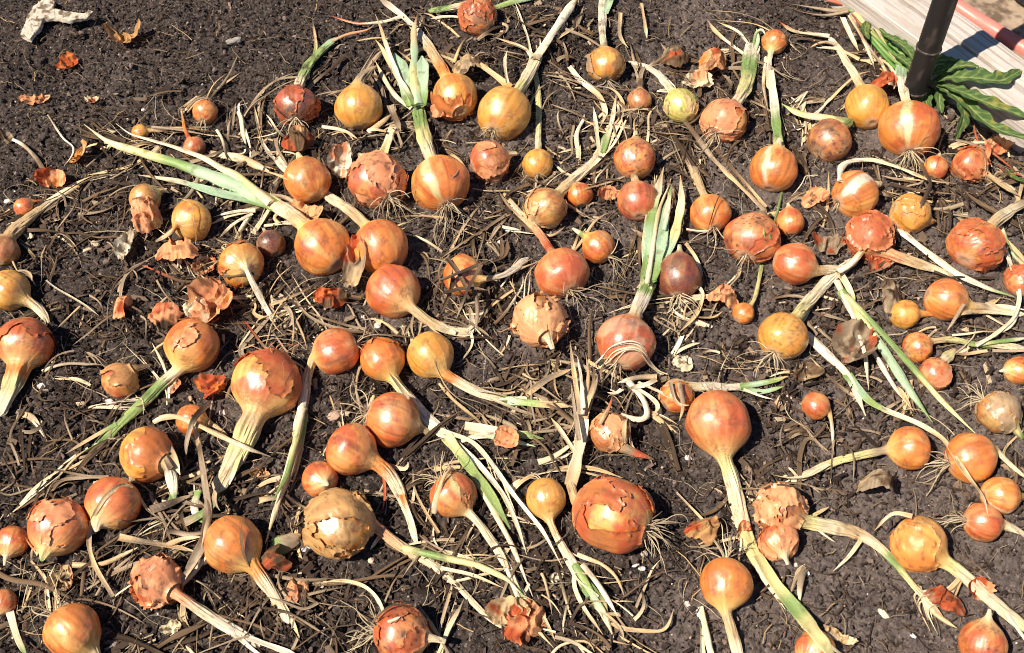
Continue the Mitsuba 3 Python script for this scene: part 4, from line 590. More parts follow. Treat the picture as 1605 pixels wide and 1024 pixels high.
 (83, [(0.313, -0.108, 0.008), (0.335, -0.118, 0.01), (0.347, -0.117, 0.011), (0.372, -0.108, 0.011)], 0.0092, 0.0073, 'ebg', {}),
 (83, [(0.317, -0.112, 0.011), (0.341, -0.126, 0.013), (0.354, -0.131, 0.015)], 0.0045, 0.003, 'cw', {}),
 (83, [(0.223, -0.127, 0.05), (0.225, -0.158, 0.052), (0.224, -0.172, 0.051), (0.218, -0.185, 0.05)], 0.0065, 0.0043, 'mmt', {}),
 (83, [(0.211, -0.126, 0.05), (0.214, -0.157, 0.051), (0.22, -0.166, 0.052), (0.233, -0.163, 0.053)], 0.0058, 0.0036, 'mt', {}),
 (84, [(0.305, -0.356, 0.009), (0.323, -0.396, 0.012), (0.35, -0.441, 0.019), (0.353, -0.452, 0.026), (0.353, -0.468, 0.046), (0.357, -0.477, 0.049), (0.362, -0.485, 0.048), (0.368, -0.491, 0.043), (0.377, -0.495, 0.031), (0.383, -0.502, 0.026)], 0.0161, 0.0169, 'yyeyyg', {}),
 (84, [(0.309, -0.37, 0.005), (0.337, -0.426, 0.01), (0.349, -0.442, 0.014), (0.353, -0.452, 0.022), (0.353, -0.468, 0.046), (0.358, -0.476, 0.049), (0.365, -0.482, 0.048), (0.374, -0.486, 0.042), (0.385, -0.486, 0.026), (0.394, -0.49, 0.021), (0.402, -0.495, 0.02)], 0.0053, 0.0046, 'cwcct', {}),
 (84, [(0.297, -0.336, 0.006), (0.306, -0.38, 0.008), (0.331, -0.426, 0.011)], 0.0047, 0.0041, 'cww', {}),
 (86, [(0.415, -0.229, 0.014), (0.383, -0.249, 0.015), (0.36, -0.251, 0.014), (0.339, -0.244, 0.012)], 0.0071, 0.0043, 'cct', {}),
 (86, [(0.371, -0.247, 0.011), (0.367, -0.236, 0.011), (0.359, -0.23, 0.01)], 0.005, 0.0029, 'tc', {}),
 (89, [(0.635, -0.326, 0.019), (0.649, -0.339, 0.016)], 0.0083, 0.0069, 'cw', {}),
 (93, [(0.442, -0.331, 0.009), (0.427, -0.35, 0.007), (0.418, -0.36, 0.008), (0.397, -0.377, 0.011)], 0.0062, 0.0027, 'tcw', {}),
 (93, [(0.384, -0.316, 0.011), (0.39, -0.326, 0.011), (0.407, -0.338, 0.01)], 0.0076, 0.0048, 'cc', {}),
 (93, [(0.372, -0.309, 0.013), (0.405, -0.291, 0.014)], 0.0056, 0.0035, 'yt', {}),
 (93, [(0.503, -0.417, 0.009), (0.516, -0.436, 0.01), (0.534, -0.45, 0.012)], 0.0073, 0.004, 'ctt', {}),
 (95, [(0.529, -0.358, 0.017), (0.518, -0.364, 0.016), (0.507, -0.366, 0.016), (0.497, -0.362, 0.016)], 0.0068, 0.0041, 'wy', {}),
 (95, [(0.551, -0.372, 0.011), (0.565, -0.388, 0.012), (0.569, -0.398, 0.012)], 0.0061, 0.0041, 'ct', {}),
 (95, [(0.599, -0.432, 0.012), (0.619, -0.477, 0.011)], 0.0072, 0.0053, 'wwc', {}),
 (95, [(0.492, -0.325, 0.057), (0.47, -0.318, 0.058), (0.461, -0.325, 0.057), (0.443, -0.343, 0.055)], 0.0061, 0.004, 'tct', {}),
 (91, [(0.611, -0.055, 0.016), (0.626, -0.058, 0.016), (0.64, -0.047, 0.016)], 0.0077, 0.0046, 'tc', {}),
 (85, [(0.427, -0.192, 0.012), (0.411, -0.259, 0.013)], 0.0036, 0.0022, 'mk', {}),
 (33, [(0.546, 0.132, 0.006), (0.569, 0.121, 0.009), (0.595, 0.124, 0.012)], 0.0082, 0.0049, 'yct', {}),
]
LOOSE = [
 ('long white strap leaf running down right between the striped and torn onions', [([(0.566, 0.198, 0.009), (0.604, 0.141, 0.014), (0.629, 0.112, 0.013), (0.653, 0.082, 0.015), (0.696, 0.061, 0.009), (0.726, 0.044, 0.012)], 0.0123, 0.0113, 'wwcwe', {})]),
 ('thin bent straw leaf at the right edge below the torn onion', [([(0.732, 0.132, 0.016), (0.733, 0.117, 0.017), (0.732, 0.099, 0.02), (0.724, 0.072, 0.036), (0.732, 0.069, 0.019), (0.733, 0.056, 0.016), (0.732, 0.041, 0.016), (0.727, 0.026, 0.016), (0.714, -0.001, 0.014), (0.705, -0.012, 0.013), (0.665, -0.032, 0.018)], 0.0073, 0.0055, 'wcwc', {})]),
 ('pale leaf arched over the cream striped orange onion', [([(0.499, 0.236, 0.046), (0.509, 0.273, 0.025), (0.517, 0.297, 0.017), (0.531, 0.31, 0.014), (0.545, 0.313, 0.013), (0.573, 0.315, 0.012), (0.61, 0.299, 0.009), (0.652, 0.267, 0.013), (0.692, 0.264, 0.011)], 0.01, 0.01, 'wwwcctm', {})]),
 ('twisted tan leaf at right below the flaking red onion', [([(0.73, 0.301, 0.014), (0.739, 0.291, 0.011), (0.754, 0.266, 0.011), (0.784, 0.239, 0.01)], 0.0139, 0.0109, 'cttm', {})]),
 ('small white leaf stub on bare soil right of the upper bent neck', [([(0.577, 0.651, 0.012), (0.584, 0.609, 0.01), (0.594, 0.573, 0.005)], 0.0099, 0.0077, 'wct', {})]),
 ('curled tan leaf knot right of the brownish gold upright onion', [([(-0.202, 0.373, 0.014), (-0.228, 0.38, 0.016), (-0.235, 0.372, 0.016), (-0.231, 0.369, 0.015), (-0.192, 0.416, 0.015)], 0.0093, 0.0082, 'tctm', {}), ([(-0.198, 0.424, 0.022), (-0.192, 0.405, 0.021), (-0.178, 0.369, 0.02)], 0.0124, 0.0072, 'mdm', {})]),
 ('short greenish leaf stub above the blotchy pinkish onion', [([(-0.205, 0.328, 0.009), (-0.197, 0.37, 0.006), (-0.19, 0.41, 0.006)], 0.0154, 0.0113, 'yct', {})]),
 ('wide tan leaf left of the pale orange onion', [([(-0.481, 0.334, 0.006), (-0.437, 0.325, 0.007), (-0.423, 0.319, 0.007), (-0.382, 0.293, 0.008)], 0.0172, 0.0131, 'tctc', {})]),
 ('fan of shredded cream strands left of the long green leaf onion', [([(-0.395, 0.211, 0.009), (-0.433, 0.195, 0.013), (-0.456, 0.179, 0.013)], 0.0087, 0.0049, 'wct', {}), ([(-0.397, 0.205, 0.009), (-0.422, 0.185, 0.011), (-0.439, 0.156, 0.011)], 0.0087, 0.0048, 'cwm', {}), ([(-0.4, 0.202, 0.007), (-0.412, 0.17, 0.008), (-0.417, 0.153, 0.008)], 0.0077, 0.0039, 'wt', {}), ([(-0.392, 0.208, 0.012), (-0.417, 0.206, 0.014), (-0.452, 0.191, 0.017)], 0.0068, 0.0039, 'cw', {})]),
 ('broad cream and green leaf left of the tall grey leaf bundle', [([(-0.063, -0.176, 0.02), (-0.005, -0.182, 0.014), (0.042, -0.195, 0.02)], 0.0127, 0.0119, 'cwge', {}), ([(-0.057, -0.182, 0.018), (-0.035, -0.186, 0.015), (-0.013, -0.192, 0.014), (0.031, -0.206, 0.019)], 0.0093, 0.0068, 'tbb', {})]),
 ('tan leaf left of the tall grey leaf bundle, near the golden stem tip', [([(0.019, -0.126, 0.02), (0.049, -0.1, 0.02), (0.084, -0.082, 0.016)], 0.0096, 0.007, 'tmt', {})]),
 ('heap of bent white leaves under the roots of the large shiny red onion', [([(0.159, -0.107, 0.023), (0.174, -0.127, 0.021), (0.18, -0.137, 0.02), (0.183, -0.163, 0.02), (0.172, -0.167, 0.019), (0.162, -0.165, 0.019), (0.142, -0.153, 0.02)], 0.0094, 0.0077, 'wwwwc', {}), ([(0.162, -0.116, 0.025), (0.182, -0.129, 0.024), (0.199, -0.146, 0.025), (0.198, -0.154, 0.024), (0.187, -0.16, 0.023)], 0.0077, 0.0069, 'wwct', {}), ([(0.15, -0.117, 0.018), (0.139, -0.129, 0.019), (0.129, -0.123, 0.02)], 0.0078, 0.0052, 'ww', {}), ([(0.198, -0.1, 0.022), (0.171, -0.099, 0.022), (0.144, -0.109, 0.022)], 0.0078, 0.0061, 'tmw', {}), ([(0.171, -0.111, 0.026), (0.191, -0.123, 0.028), (0.2, -0.131, 0.032), (0.208, -0.141, 0.039), (0.228, -0.151, 0.033)], 0.006, 0.0043, 'wct', {}), ([(0.196, -0.107, 0.028), (0.184, -0.116, 0.027), (0.158, -0.12, 0.027)], 0.0086, 0.0061, 'mwm', {})]),
 ('thin curved straw below the largest onion', [([(0.081, -0.356, 0.015), (0.111, -0.367, 0.014), (0.127, -0.382, 0.015), (0.132, -0.392, 0.015), (0.137, -0.414, 0.016)], 0.0055, 0.0031, 'cttm', {})]),
 ('wide tan leaf lying right of the lower left pair of onions', [([(-0.489, -0.34, 0.028), (-0.466, -0.344, 0.026), (-0.421, -0.351, 0.026), (-0.387, -0.358, 0.024)], 0.0127, 0.0087, 'tmtc', {}), ([(-0.427, -0.35, 0.028), (-0.409, -0.339, 0.027), (-0.387, -0.338, 0.026)], 0.0071, 0.0055, 'tc', {})]),
 ('bent tan leaf below the lower left pair of onions', [([(-0.54, -0.375, 0.025), (-0.508, -0.375, 0.024), (-0.498, -0.372, 0.024), (-0.465, -0.35, 0.021)], 0.0063, 0.0071, 'ttc', {})]),
 ('thin brown leaf looped over the right one of the lower left pair', [([(-0.482, -0.415, 0.024), (-0.51, -0.379, 0.027), (-0.521, -0.358, 0.027), (-0.526, -0.346, 0.026), (-0.527, -0.335, 0.025), (-0.526, -0.326, 0.03), (-0.521, -0.321, 0.044), (-0.513, -0.317, 0.056), (-0.507, -0.31, 0.063), (-0.503, -0.302, 0.066), (-0.497, -0.294, 0.066), (-0.489, -0.288, 0.063), (-0.484, -0.279, 0.056), (-0.476, -0.284, 0.052), (-0.475, -0.283, 0.031), (-0.47, -0.29, 0.025), (-0.463, -0.3, 0.024), (-0.434, -0.319, 0.022)], 0.0048, 0.0071, 'mtmttm', {})]),
 ('thin pale thread like leaf ending in a point below the lower left pair', [([(-0.48, -0.414, 0.023), (-0.473, -0.409, 0.025), (-0.463, -0.406, 0.032), (-0.449, -0.407, 0.051), (-0.441, -0.404, 0.057), (-0.433, -0.398, 0.06), (-0.427, -0.391, 0.059), (-0.425, -0.379, 0.052), (-0.429, -0.361, 0.032)], 0.0031, 0.0046, 'cct', {})]),
 ('long grey brown leaf hanging over the shadow striped onion', [([(-0.413, -0.198, 0.021), (-0.376, -0.309, 0.054), (-0.374, -0.343, 0.054), (-0.372, -0.355, 0.057), (-0.378, -0.361, 0.049), (-0.383, -0.368, 0.044), (-0.402, -0.398, 0.026), (-0.412, -0.413, 0.019)], 0.0071, 0.0127, 'dmmdmt', {}), ([(-0.394, -0.259, 0.039), (-0.384, -0.285, 0.045), (-0.372, -0.312, 0.054), (-0.371, -0.324, 0.057), (-0.374, -0.346, 0.056), (-0.377, -0.365, 0.052)], 0.0071, 0.0055, 'mdt', {})]),
 ('dark twisted leaf hanging beside the small orange onion', [([(-0.404, -0.144, 0.027), (-0.41, -0.156, 0.033), (-0.414, -0.17, 0.042), (-0.418, -0.182, 0.047), (-0.426, -0.208, 0.03), (-0.425, -0.227, 0.02)], 0.0067, 0.0075, 'dkmd', {}), ([(-0.42, -0.172, 0.043), (-0.417, -0.189, 0.029), (-0.415, -0.199, 0.024), (-0.411, -0.21, 0.02), (-0.405, -0.22, 0.018)], 0.0075, 0.0042, 'mt', {})]),
 ('arched tan leaf across the thick pale neck of the very large onion', [([(-0.481, -0.165, 0.012), (-0.472, -0.159, 0.016), (-0.459, -0.162, 0.022), (-0.444, -0.168, 0.033), (-0.432, -0.174, 0.037), (-0.421, -0.178, 0.034), (-0.387, -0.198, 0.039), (-0.344, -0.221, 0.04), (-0.324, -0.223, 0.03), (-0.314, -0.225, 0.026)], 0.0075, 0.0067, 'ctttcm', {})]),
 ('shrivelled brown leaf pile with a green patch left of the striped onion', [([(-0.458, -0.3, 0.023), (-0.437, -0.294, 0.025), (-0.428, -0.29, 0.025), (-0.41, -0.277, 0.021)], 0.013, 0.0073, 'dkm', {}), ([(-0.413, -0.315, 0.017), (-0.386, -0.302, 0.022), (-0.381, -0.293, 0.02), (-0.375, -0.271, 0.018)], 0.0122, 0.0089, 'meG', {}), ([(-0.435, -0.324, 0.018), (-0.4, -0.335, 0.026), (-0.372, -0.324, 0.017)], 0.0112, 0.0072, 'kmd', {}), ([(-0.404, -0.27, 0.017), (-0.407, -0.298, 0.018), (-0.388, -0.316, 0.015)], 0.0114, 0.0073, 'ewG', {})]),
 ('crumpled grey green dead leaf between the green stem and cracked tan onion', [([(-0.297, -0.346, 0.013), (-0.285, -0.343, 0.017), (-0.275, -0.337, 0.016), (-0.266, -0.328, 0.012)], 0.0272, 0.016, 'emt', {})]),
 ('cream leaf with green streak on soil right of the bent golden neck', [([(0.415, -0.022, 0.016), (0.443, -0.063, 0.014), (0.458, -0.081, 0.013), (0.463, -0.093, 0.014), (0.468, -0.12, 0.017), (0.475, -0.157, 0.015)], 0.0132, 0.0088, 'cwwwc', {}), ([(0.461, -0.091, 0.014), (0.472, -0.116, 0.016), (0.484, -0.138, 0.016), (0.515, -0.154, 0.014)], 0.0147, 0.0095, 'ebgc', {}), ([(0.47, -0.128, 0.012), (0.452, -0.113, 0.012), (0.436, -0.093, 0.011), (0.416, -0.06, 0.011)], 0.0061, 0.0035, 'mdt', {})]),
 ('long tan leaf curving down to the orange onion at far right', [([(0.5, -0.145, 0.012), (0.539, -0.166, 0.014), (0.548, -0.173, 0.016), (0.563, -0.188, 0.019), (0.569, -0.198, 0.024), (0.57, -0.243, 0.046), (0.578, -0.264, 0.045), (0.583, -0.273, 0.044), (0.59, -0.28, 0.04), (0.594, -0.29, 0.04), (0.591, -0.305, 0.047), (0.589, -0.318, 0.05)], 0.0083, 0.0058, 'wctttc', {})]),
 ('thin grey twig like leaf at the left of the mouldy top onion', [([(-0.674, 0.306, 0.003), (-0.642, 0.355, 0.005), (-0.598, 0.334, 0.006)], 0.0031, 0.002, 'md', {})]),
 ('dry tan flower stalk with a papery head at the left edge', [([(-0.802, 0.362, 0.008), (-0.785, 0.352, 0.01), (-0.77, 0.337, 0.011), (-0.757, 0.324, 0.009), (-0.724, 0.276, 0.006)], 0.0061, 0.0081, 'wmdm', {})]),
 ('pale hooked straw near the left edge above the thick pale neck', [([(-0.759, 0.418, 0.007), (-0.735, 0.381, 0.011), (-0.724, 0.365, 0.011), (-0.713, 0.353, 0.01), (-0.7, 0.348, 0.009), (-0.698, 0.332, 0.008), (-0.701, 0.318, 0.007), (-0.708, 0.306, 0.006)], 0.0031, 0.0031, 'mww', {})]),
 ('forked pale twig on soil at the left above the round orange onion', [([(-0.681, 0.074, 0.012), (-0.669, 0.064, 0.01), (-0.631, 0.042, 0.007), (-0.618, 0.034, 0.006), (-0.592, 0.013, 0.009)], 0.0037, 0.0037, 'wcw', {}), ([(-0.625, 0.033, 0.004), (-0.648, -0.009, 0.007)], 0.0037, 0.0027, 'tm', {})]),
 ('light straw lying left of the brown orange cracked onion', [([(-0.648, -0.086, 0.015), (-0.638, -0.079, 0.016), (-0.613, -0.073, 0.017), (-0.575, -0.074, 0.013)], 0.0053, 0.0044, 'cmm', {})]),
 ('pair of short grey leaf strips on soil above the dark container side', [([(0.191, 0.671, 0.006), (0.186, 0.621, 0.005), (0.189, 0.6, 0.004), (0.2, 0.584, 0.003)], 0.0067, 0.0056, 'tmt', {}), ([(0.229, 0.693, 0.009), (0.233, 0.602, 0.008)], 0.0067, 0.0056, 'ttc', {})]),
 ('long pale straw crossing between the two upper middle onions', [([(0.097, 0.532, 0.007), (0.114, 0.502, 0.004), (0.136, 0.478, 0.003), (0.146, 0.464, 0.004), (0.154, 0.421, 0.009), (0.15, 0.402, 0.011), (0.142, 0.386, 0.01)], 0.0095, 0.0074, 'cwtct', {})]),
 ('brown pointed leaf by the peeling brown onion stem', [([(0.211, -0.272, 0.017), (0.233, -0.3, 0.018), (0.247, -0.317, 0.016), (0.26, -0.349, 0.012)], 0.0032, 0.0032, 'mtt', {})]),
 ('curved white leaf on soil above the pale orange onion', [([(-0.307, 0.386, 0.013), (-0.276, 0.383, 0.01), (-0.261, 0.374, 0.01), (-0.248, 0.361, 0.01)], 0.0093, 0.0051, 'wct', {})]),
 ('tan leaf with frayed end beside the red onion at the bottom edge', [([(-0.29, -0.424, 0.021), (-0.235, -0.403, 0.01), (-0.206, -0.397, 0.009)], 0.0047, 0.0031, 'tmd', {})]),
 ('cream stem at the bottom left corner below the copper onion', [([(-0.607, -0.43, 0.012), (-0.589, -0.465, 0.013), (-0.573, -0.485, 0.012)], 0.0091, 0.0069, 'wce', {})]),
 ('dark bent dry leaf over the yellow banded onion', [([(0.644, 0.317, 0.008), (0.643, 0.291, 0.018), (0.639, 0.261, 0.033), (0.639, 0.237, 0.041), (0.629, 0.219, 0.045), (0.615, 0.196, 0.053), (0.604, 0.18, 0.053), (0.61, 0.174, 0.042), (0.621, 0.174, 0.022)], 0.0078, 0.0058, 'dkd', {}), ([(0.588, 0.263, 0.009), (0.632, 0.239, 0.02), (0.688, 0.242, 0.01)], 0.0089, 0.0069, 'kdm', {})]),
]
SKINS = [
 ('curled red brown skin on bare soil near the top left', (-0.669, 0.612, -0.003), 0.0244, 0.0166, 0.17, 'qar', 0.9, 0.0),
 ('small orange skin standing upright at the upper left', (-0.753, 0.547, -0.006), 0.0142, 0.0188, -1.22, 'oro', 1.2, 0.5),
 ('flat pinkish skin at the left below the small orange one', (-0.783, 0.454, 0.001), 0.0233, 0.0097, 0.17, 'pqt', 0.4, 0.0),
 ('torn tan skin scrap beside a dark leaf, upper left', (-0.693, 0.452, 0.003), 0.0148, 0.0121, -0.0, 'tcr', 0.7, 0.0),
 ('bright red skin folded near the left edge', (-0.716, 0.276, -0.002), 0.0241, 0.0138, -0.09, 'rqo', 0.9, 0.3),
 ('greyish tan skin with an orange lower edge, left', (-0.689, 0.323, -0.001), 0.0163, 0.0257, -1.4, 'tom', 0.8, 0.3),
 ('brown papery flower head at the left edge', (-0.808, 0.365, 0.0), 0.0134, 0.013, -0.7, 'tmd', 0.8, 0.0),
 ('ribbed pinkish tan skin folded below the olive tan onion', (-0.552, 0.171, 0.015), 0.0211, 0.0287, 0.35, 'tpt', -0.8, 0.4),
 ('grey silvery curled skin beside the ribbed pinkish one', (-0.573, 0.135, 0.012), 0.0133, 0.0306, -0.26, 'mwm', 1.0, 0.3),
 ('pile of glossy red skins in front of the thin necked yellow onion', (-0.488, 0.112, 0.016), 0.0358, 0.0282, 0.17, 'rqp', -0.7, 0.2),
 ('shiny red skin fragment right of the red skin pile', (-0.455, 0.098, 0.003), 0.017, 0.0174, -0.52, 'rqc', 0.7, 0.0),
 ('upright dark red skin left of the purple rotten bulb', (-0.558, 0.021, 0.014), 0.0165, 0.0273, -0.09, 'rqr', -0.8, 0.4),
 ('purplish rotten flattened bulb skin behind the round orange onion', (-0.492, 0.005, 0.012), 0.0309, 0.0251, -0.0, 'kpr', -0.7, 0.1),
 ('folded dusty pink skin above the round orange onion', (-0.421, 0.031, 0.01), 0.0239, 0.0317, -0.7, 'pqt', 0.8, 0.3),
 ('pale striped skin scrap beside the dusty pink one', (-0.448, 0.015, 0.01), 0.0183, 0.0168, -1.05, 'tcp', -0.7, 0.2),
 ('dark red brown hollow skin behind the pale orange onion', (-0.337, 0.336, 0.015), 0.0243, 0.0186, 0.17, 'rdq', -0.8, 0.4),
 ('pale pink standing skin left of the blotchy pinkish onion', (-0.263, 0.298, 0.012), 0.016, 0.0323, -0.17, 'pwp', 0.9, 0.5),
 ('grey pink skin between the two long leaf onions', (-0.315, 0.206, 0.003), 0.0254, 0.0225, -0.26, 'mqa', 0.7, 0.3),
 ('folded tan skin leaning between three touching onions', (-0.229, 0.088, 0.026), 0.0167, 0.0364, -0.17, 'tmr', 1.0, 0.5),
 ('perforated orange brown broken skin left of centre', (-0.261, 0.031, 0.014), 0.0202, 0.019, -0.0, 'ord', -0.6, 0.1),
 ('brown curled skin behind the pinkish pieces, upper right of centre', (0.28, 0.546, 0.001), 0.0217, 0.02, -0.0, 'rdm', -0.8, 0.3),
 ('smooth red skin dome beside the pinkish flat piece', (0.339, 0.517, 0.009), 0.0183, 0.0185, -0.0, 'rqo', -1.0, 0.3),
 ('flat pink tan skin strip behind the ragged copper onion', (0.31, 0.483, 0.013), 0.0361, 0.0159, -0.09, 'pcp', 0.4, 0.2),
 ('ring shaped peeled pink skin left of the large stake onion', (0.623, 0.48, 0.001), 0.0213, 0.0245, -0.0, 'prc', -0.9, 0.3),
 ('dusty pink knuckle shaped skin right of the hanging roots', (0.302, 0.034, 0.006), 0.0184, 0.017, -0.35, 'pqp', -0.8, 0.2),
 ('pink torn skin flap above the cream striped onion on its left', (0.47, 0.236, 0.001), 0.0217, 0.0227, -1.05, 'qpq', 0.8, 0.3),
 ('pale tan skin below the cream striped onion', (0.475, 0.14, 0.007), 0.0267, 0.0176, -0.17, 'tmr', 0.7, 0.2),
 ('shiny orange brown skin hollow under the crossing green leaves', (0.477, -0.048, 0.007), 0.0215, 0.035, -1.05, 'dmr', 0.9, 0.2),
 ('olive brown skin scrap below the bent golden neck onion', (0.407, -0.083, 0.006), 0.0159, 0.0224, -1.05, 'mdt', 0.7, 0.2),
 ('red cup shaped skin below the thick pale stem, lower right', (0.572, -0.4, 0.006), 0.0196, 0.0135, -0.09, 'rrq', 1.3, 0.2),
 ('two lobed red skin left of the fan of roots', (0.241, -0.329, 0.013), 0.0145, 0.0222, -1.22, 'qar', -0.9, 0.3),
 ('dark orange curved skin right of the shadow striped onion', (-0.299, -0.37, 0.016), 0.0189, 0.0236, -1.05, 'rdo', -0.9, 0.3),
 ('dull red skin patch at the bottom left', (-0.264, -0.4, 0.007), 0.0172, 0.0162, -0.35, 'qpr', -0.5, 0.1),
 ('tan orange skin by the green stem of the round orange onion', (-0.411, -0.112, 0.008), 0.0157, 0.0221, -1.05, 'tro', 0.8, 0.3),
 ('small tan arrow shaped skin left of the very large onion', (-0.398, -0.109, 0.009), 0.0096, 0.0181, -0.17, 'tot', 0.5, 0.2),
 ('pinkish broken skin near the small orange arched leaf onion', (-0.468, -0.107, 0.003), 0.0158, 0.0141, -0.0, 'rpc', 0.8, 0.3),
 ('brown skin below the lower left pair of onions', (-0.548, -0.392, 0.015), 0.0133, 0.0144, -0.0, 'mtp', 0.9, 0.3),
 ('reddish skin on the broad cream and green leaf', (-0.012, -0.198, 0.021), 0.0185, 0.0135, -0.26, 'qpq', 0.6, 0.2),
 ('large pinkish papery skin at the bottom centre', (0.01, -0.451, 0.015), 0.0336, 0.0298, -0.52, 'pqr', -0.35, 0.2),
 ('orange brown skin sheet at the bottom centre left of the pinkish one', (-0.002, -0.436, 0.016), 0.0215, 0.0194, -0.17, 'rtm', 0.5, 0.2),
 ('white skin flake right of the large shiny red onion', (0.238, -0.069, 0.006), 0.0178, 0.0174, -0.7, 'wcw', 0.7, 0.2),
 ('small white square skin flake left of the tall grey leaf bundle', (0.058, -0.075, 0.008), 0.0115, 0.0112, -0.17, 'wcw', 0.5, 0.1),
 ('brown skin half under the lower stem tip, lower right', (0.525, -0.421, 0.008), 0.0202, 0.0179, -0.7, 'mrd', -0.6, 0.2),
 ('brown seed pod lying on bare soil, lower right', (0.469, -0.269, 0.013), 0.0197, 0.0142, -0.26, 'dmt', -1.3, 0.1),
 ('pale skin flap at bottom of the golden pear shaped onion', (-0.102, 0.416, 0.006), 0.0271, 0.0192, 0.17, 'rpm', -0.8, 0.4),
 ('orange red flaps on the far right beside the flaking red onion', (0.778, 0.349, 0.001), 0.0266, 0.0165, -0.26, 'rqo', 0.8, 0.3),
 ('rotten brown rings of skin, right above the small golden onion', (0.542, 0.035, 0.005), 0.0185, 0.0233, -0.0, 'dmk', -0.7, 0.2),
 ('pink skin shard between the very large onion and green stem', (-0.326, -0.244, 0.01), 0.0125, 0.0086, -0.0, 'qar', 0.6, 0.2),
 ('cream skin curl below the green slash onion leaves', (0.055, -0.385, 0.011), 0.0102, 0.0081, 0.7, 'wct', 0.8, 0.2),
 ('tan skin at the foot of the lowest cream stem', (-0.41, -0.449, 0.009), 0.0138, 0.0123, -0.35, 'tmc', 0.8, 0.3),
 ('rust red skin scrap left of the pinkish papery bulb', (0.294, -0.323, -0.0), 0.0097, 0.0131, -0.0, 'qpr', 0.8, 0.3),
 ('pale ochre dry skin at bottom right beside the green leaf', (0.391, -0.464, 0.017), 0.0197, 0.0087, -0.52, 'tct', 0.5, 0.1),
 ('small curled pinkish skin right of the golden pear shaped onion', (-0.069, 0.51, 0.008), 0.0257, 0.0222, 0.17, 'mtm', -0.7, 0.3),
 ('red skin bits behind the deep red brown onion', (0.151, 0.24, 0.005), 0.0158, 0.0159, -0.0, 'qpq', 0.7, 0.3),
 ('tan skin beside the small copper cracked bulb near the red one', (-0.235, -0.39, 0.002), 0.0087, 0.0082, -0.0, 'tcp', 0.7, 0.2),
 ('pinkish skin on soil above the large torn onion, far right', (0.544, 0.113, -0.0), 0.0171, 0.0153, -0.0, 'prm', 0.6, 0.3),
 ('tan folded skin right of the perforated one', (-0.14, -0.142, 0.01), 0.0104, 0.0099, -0.0, 'tat', 0.7, 0.3),
]
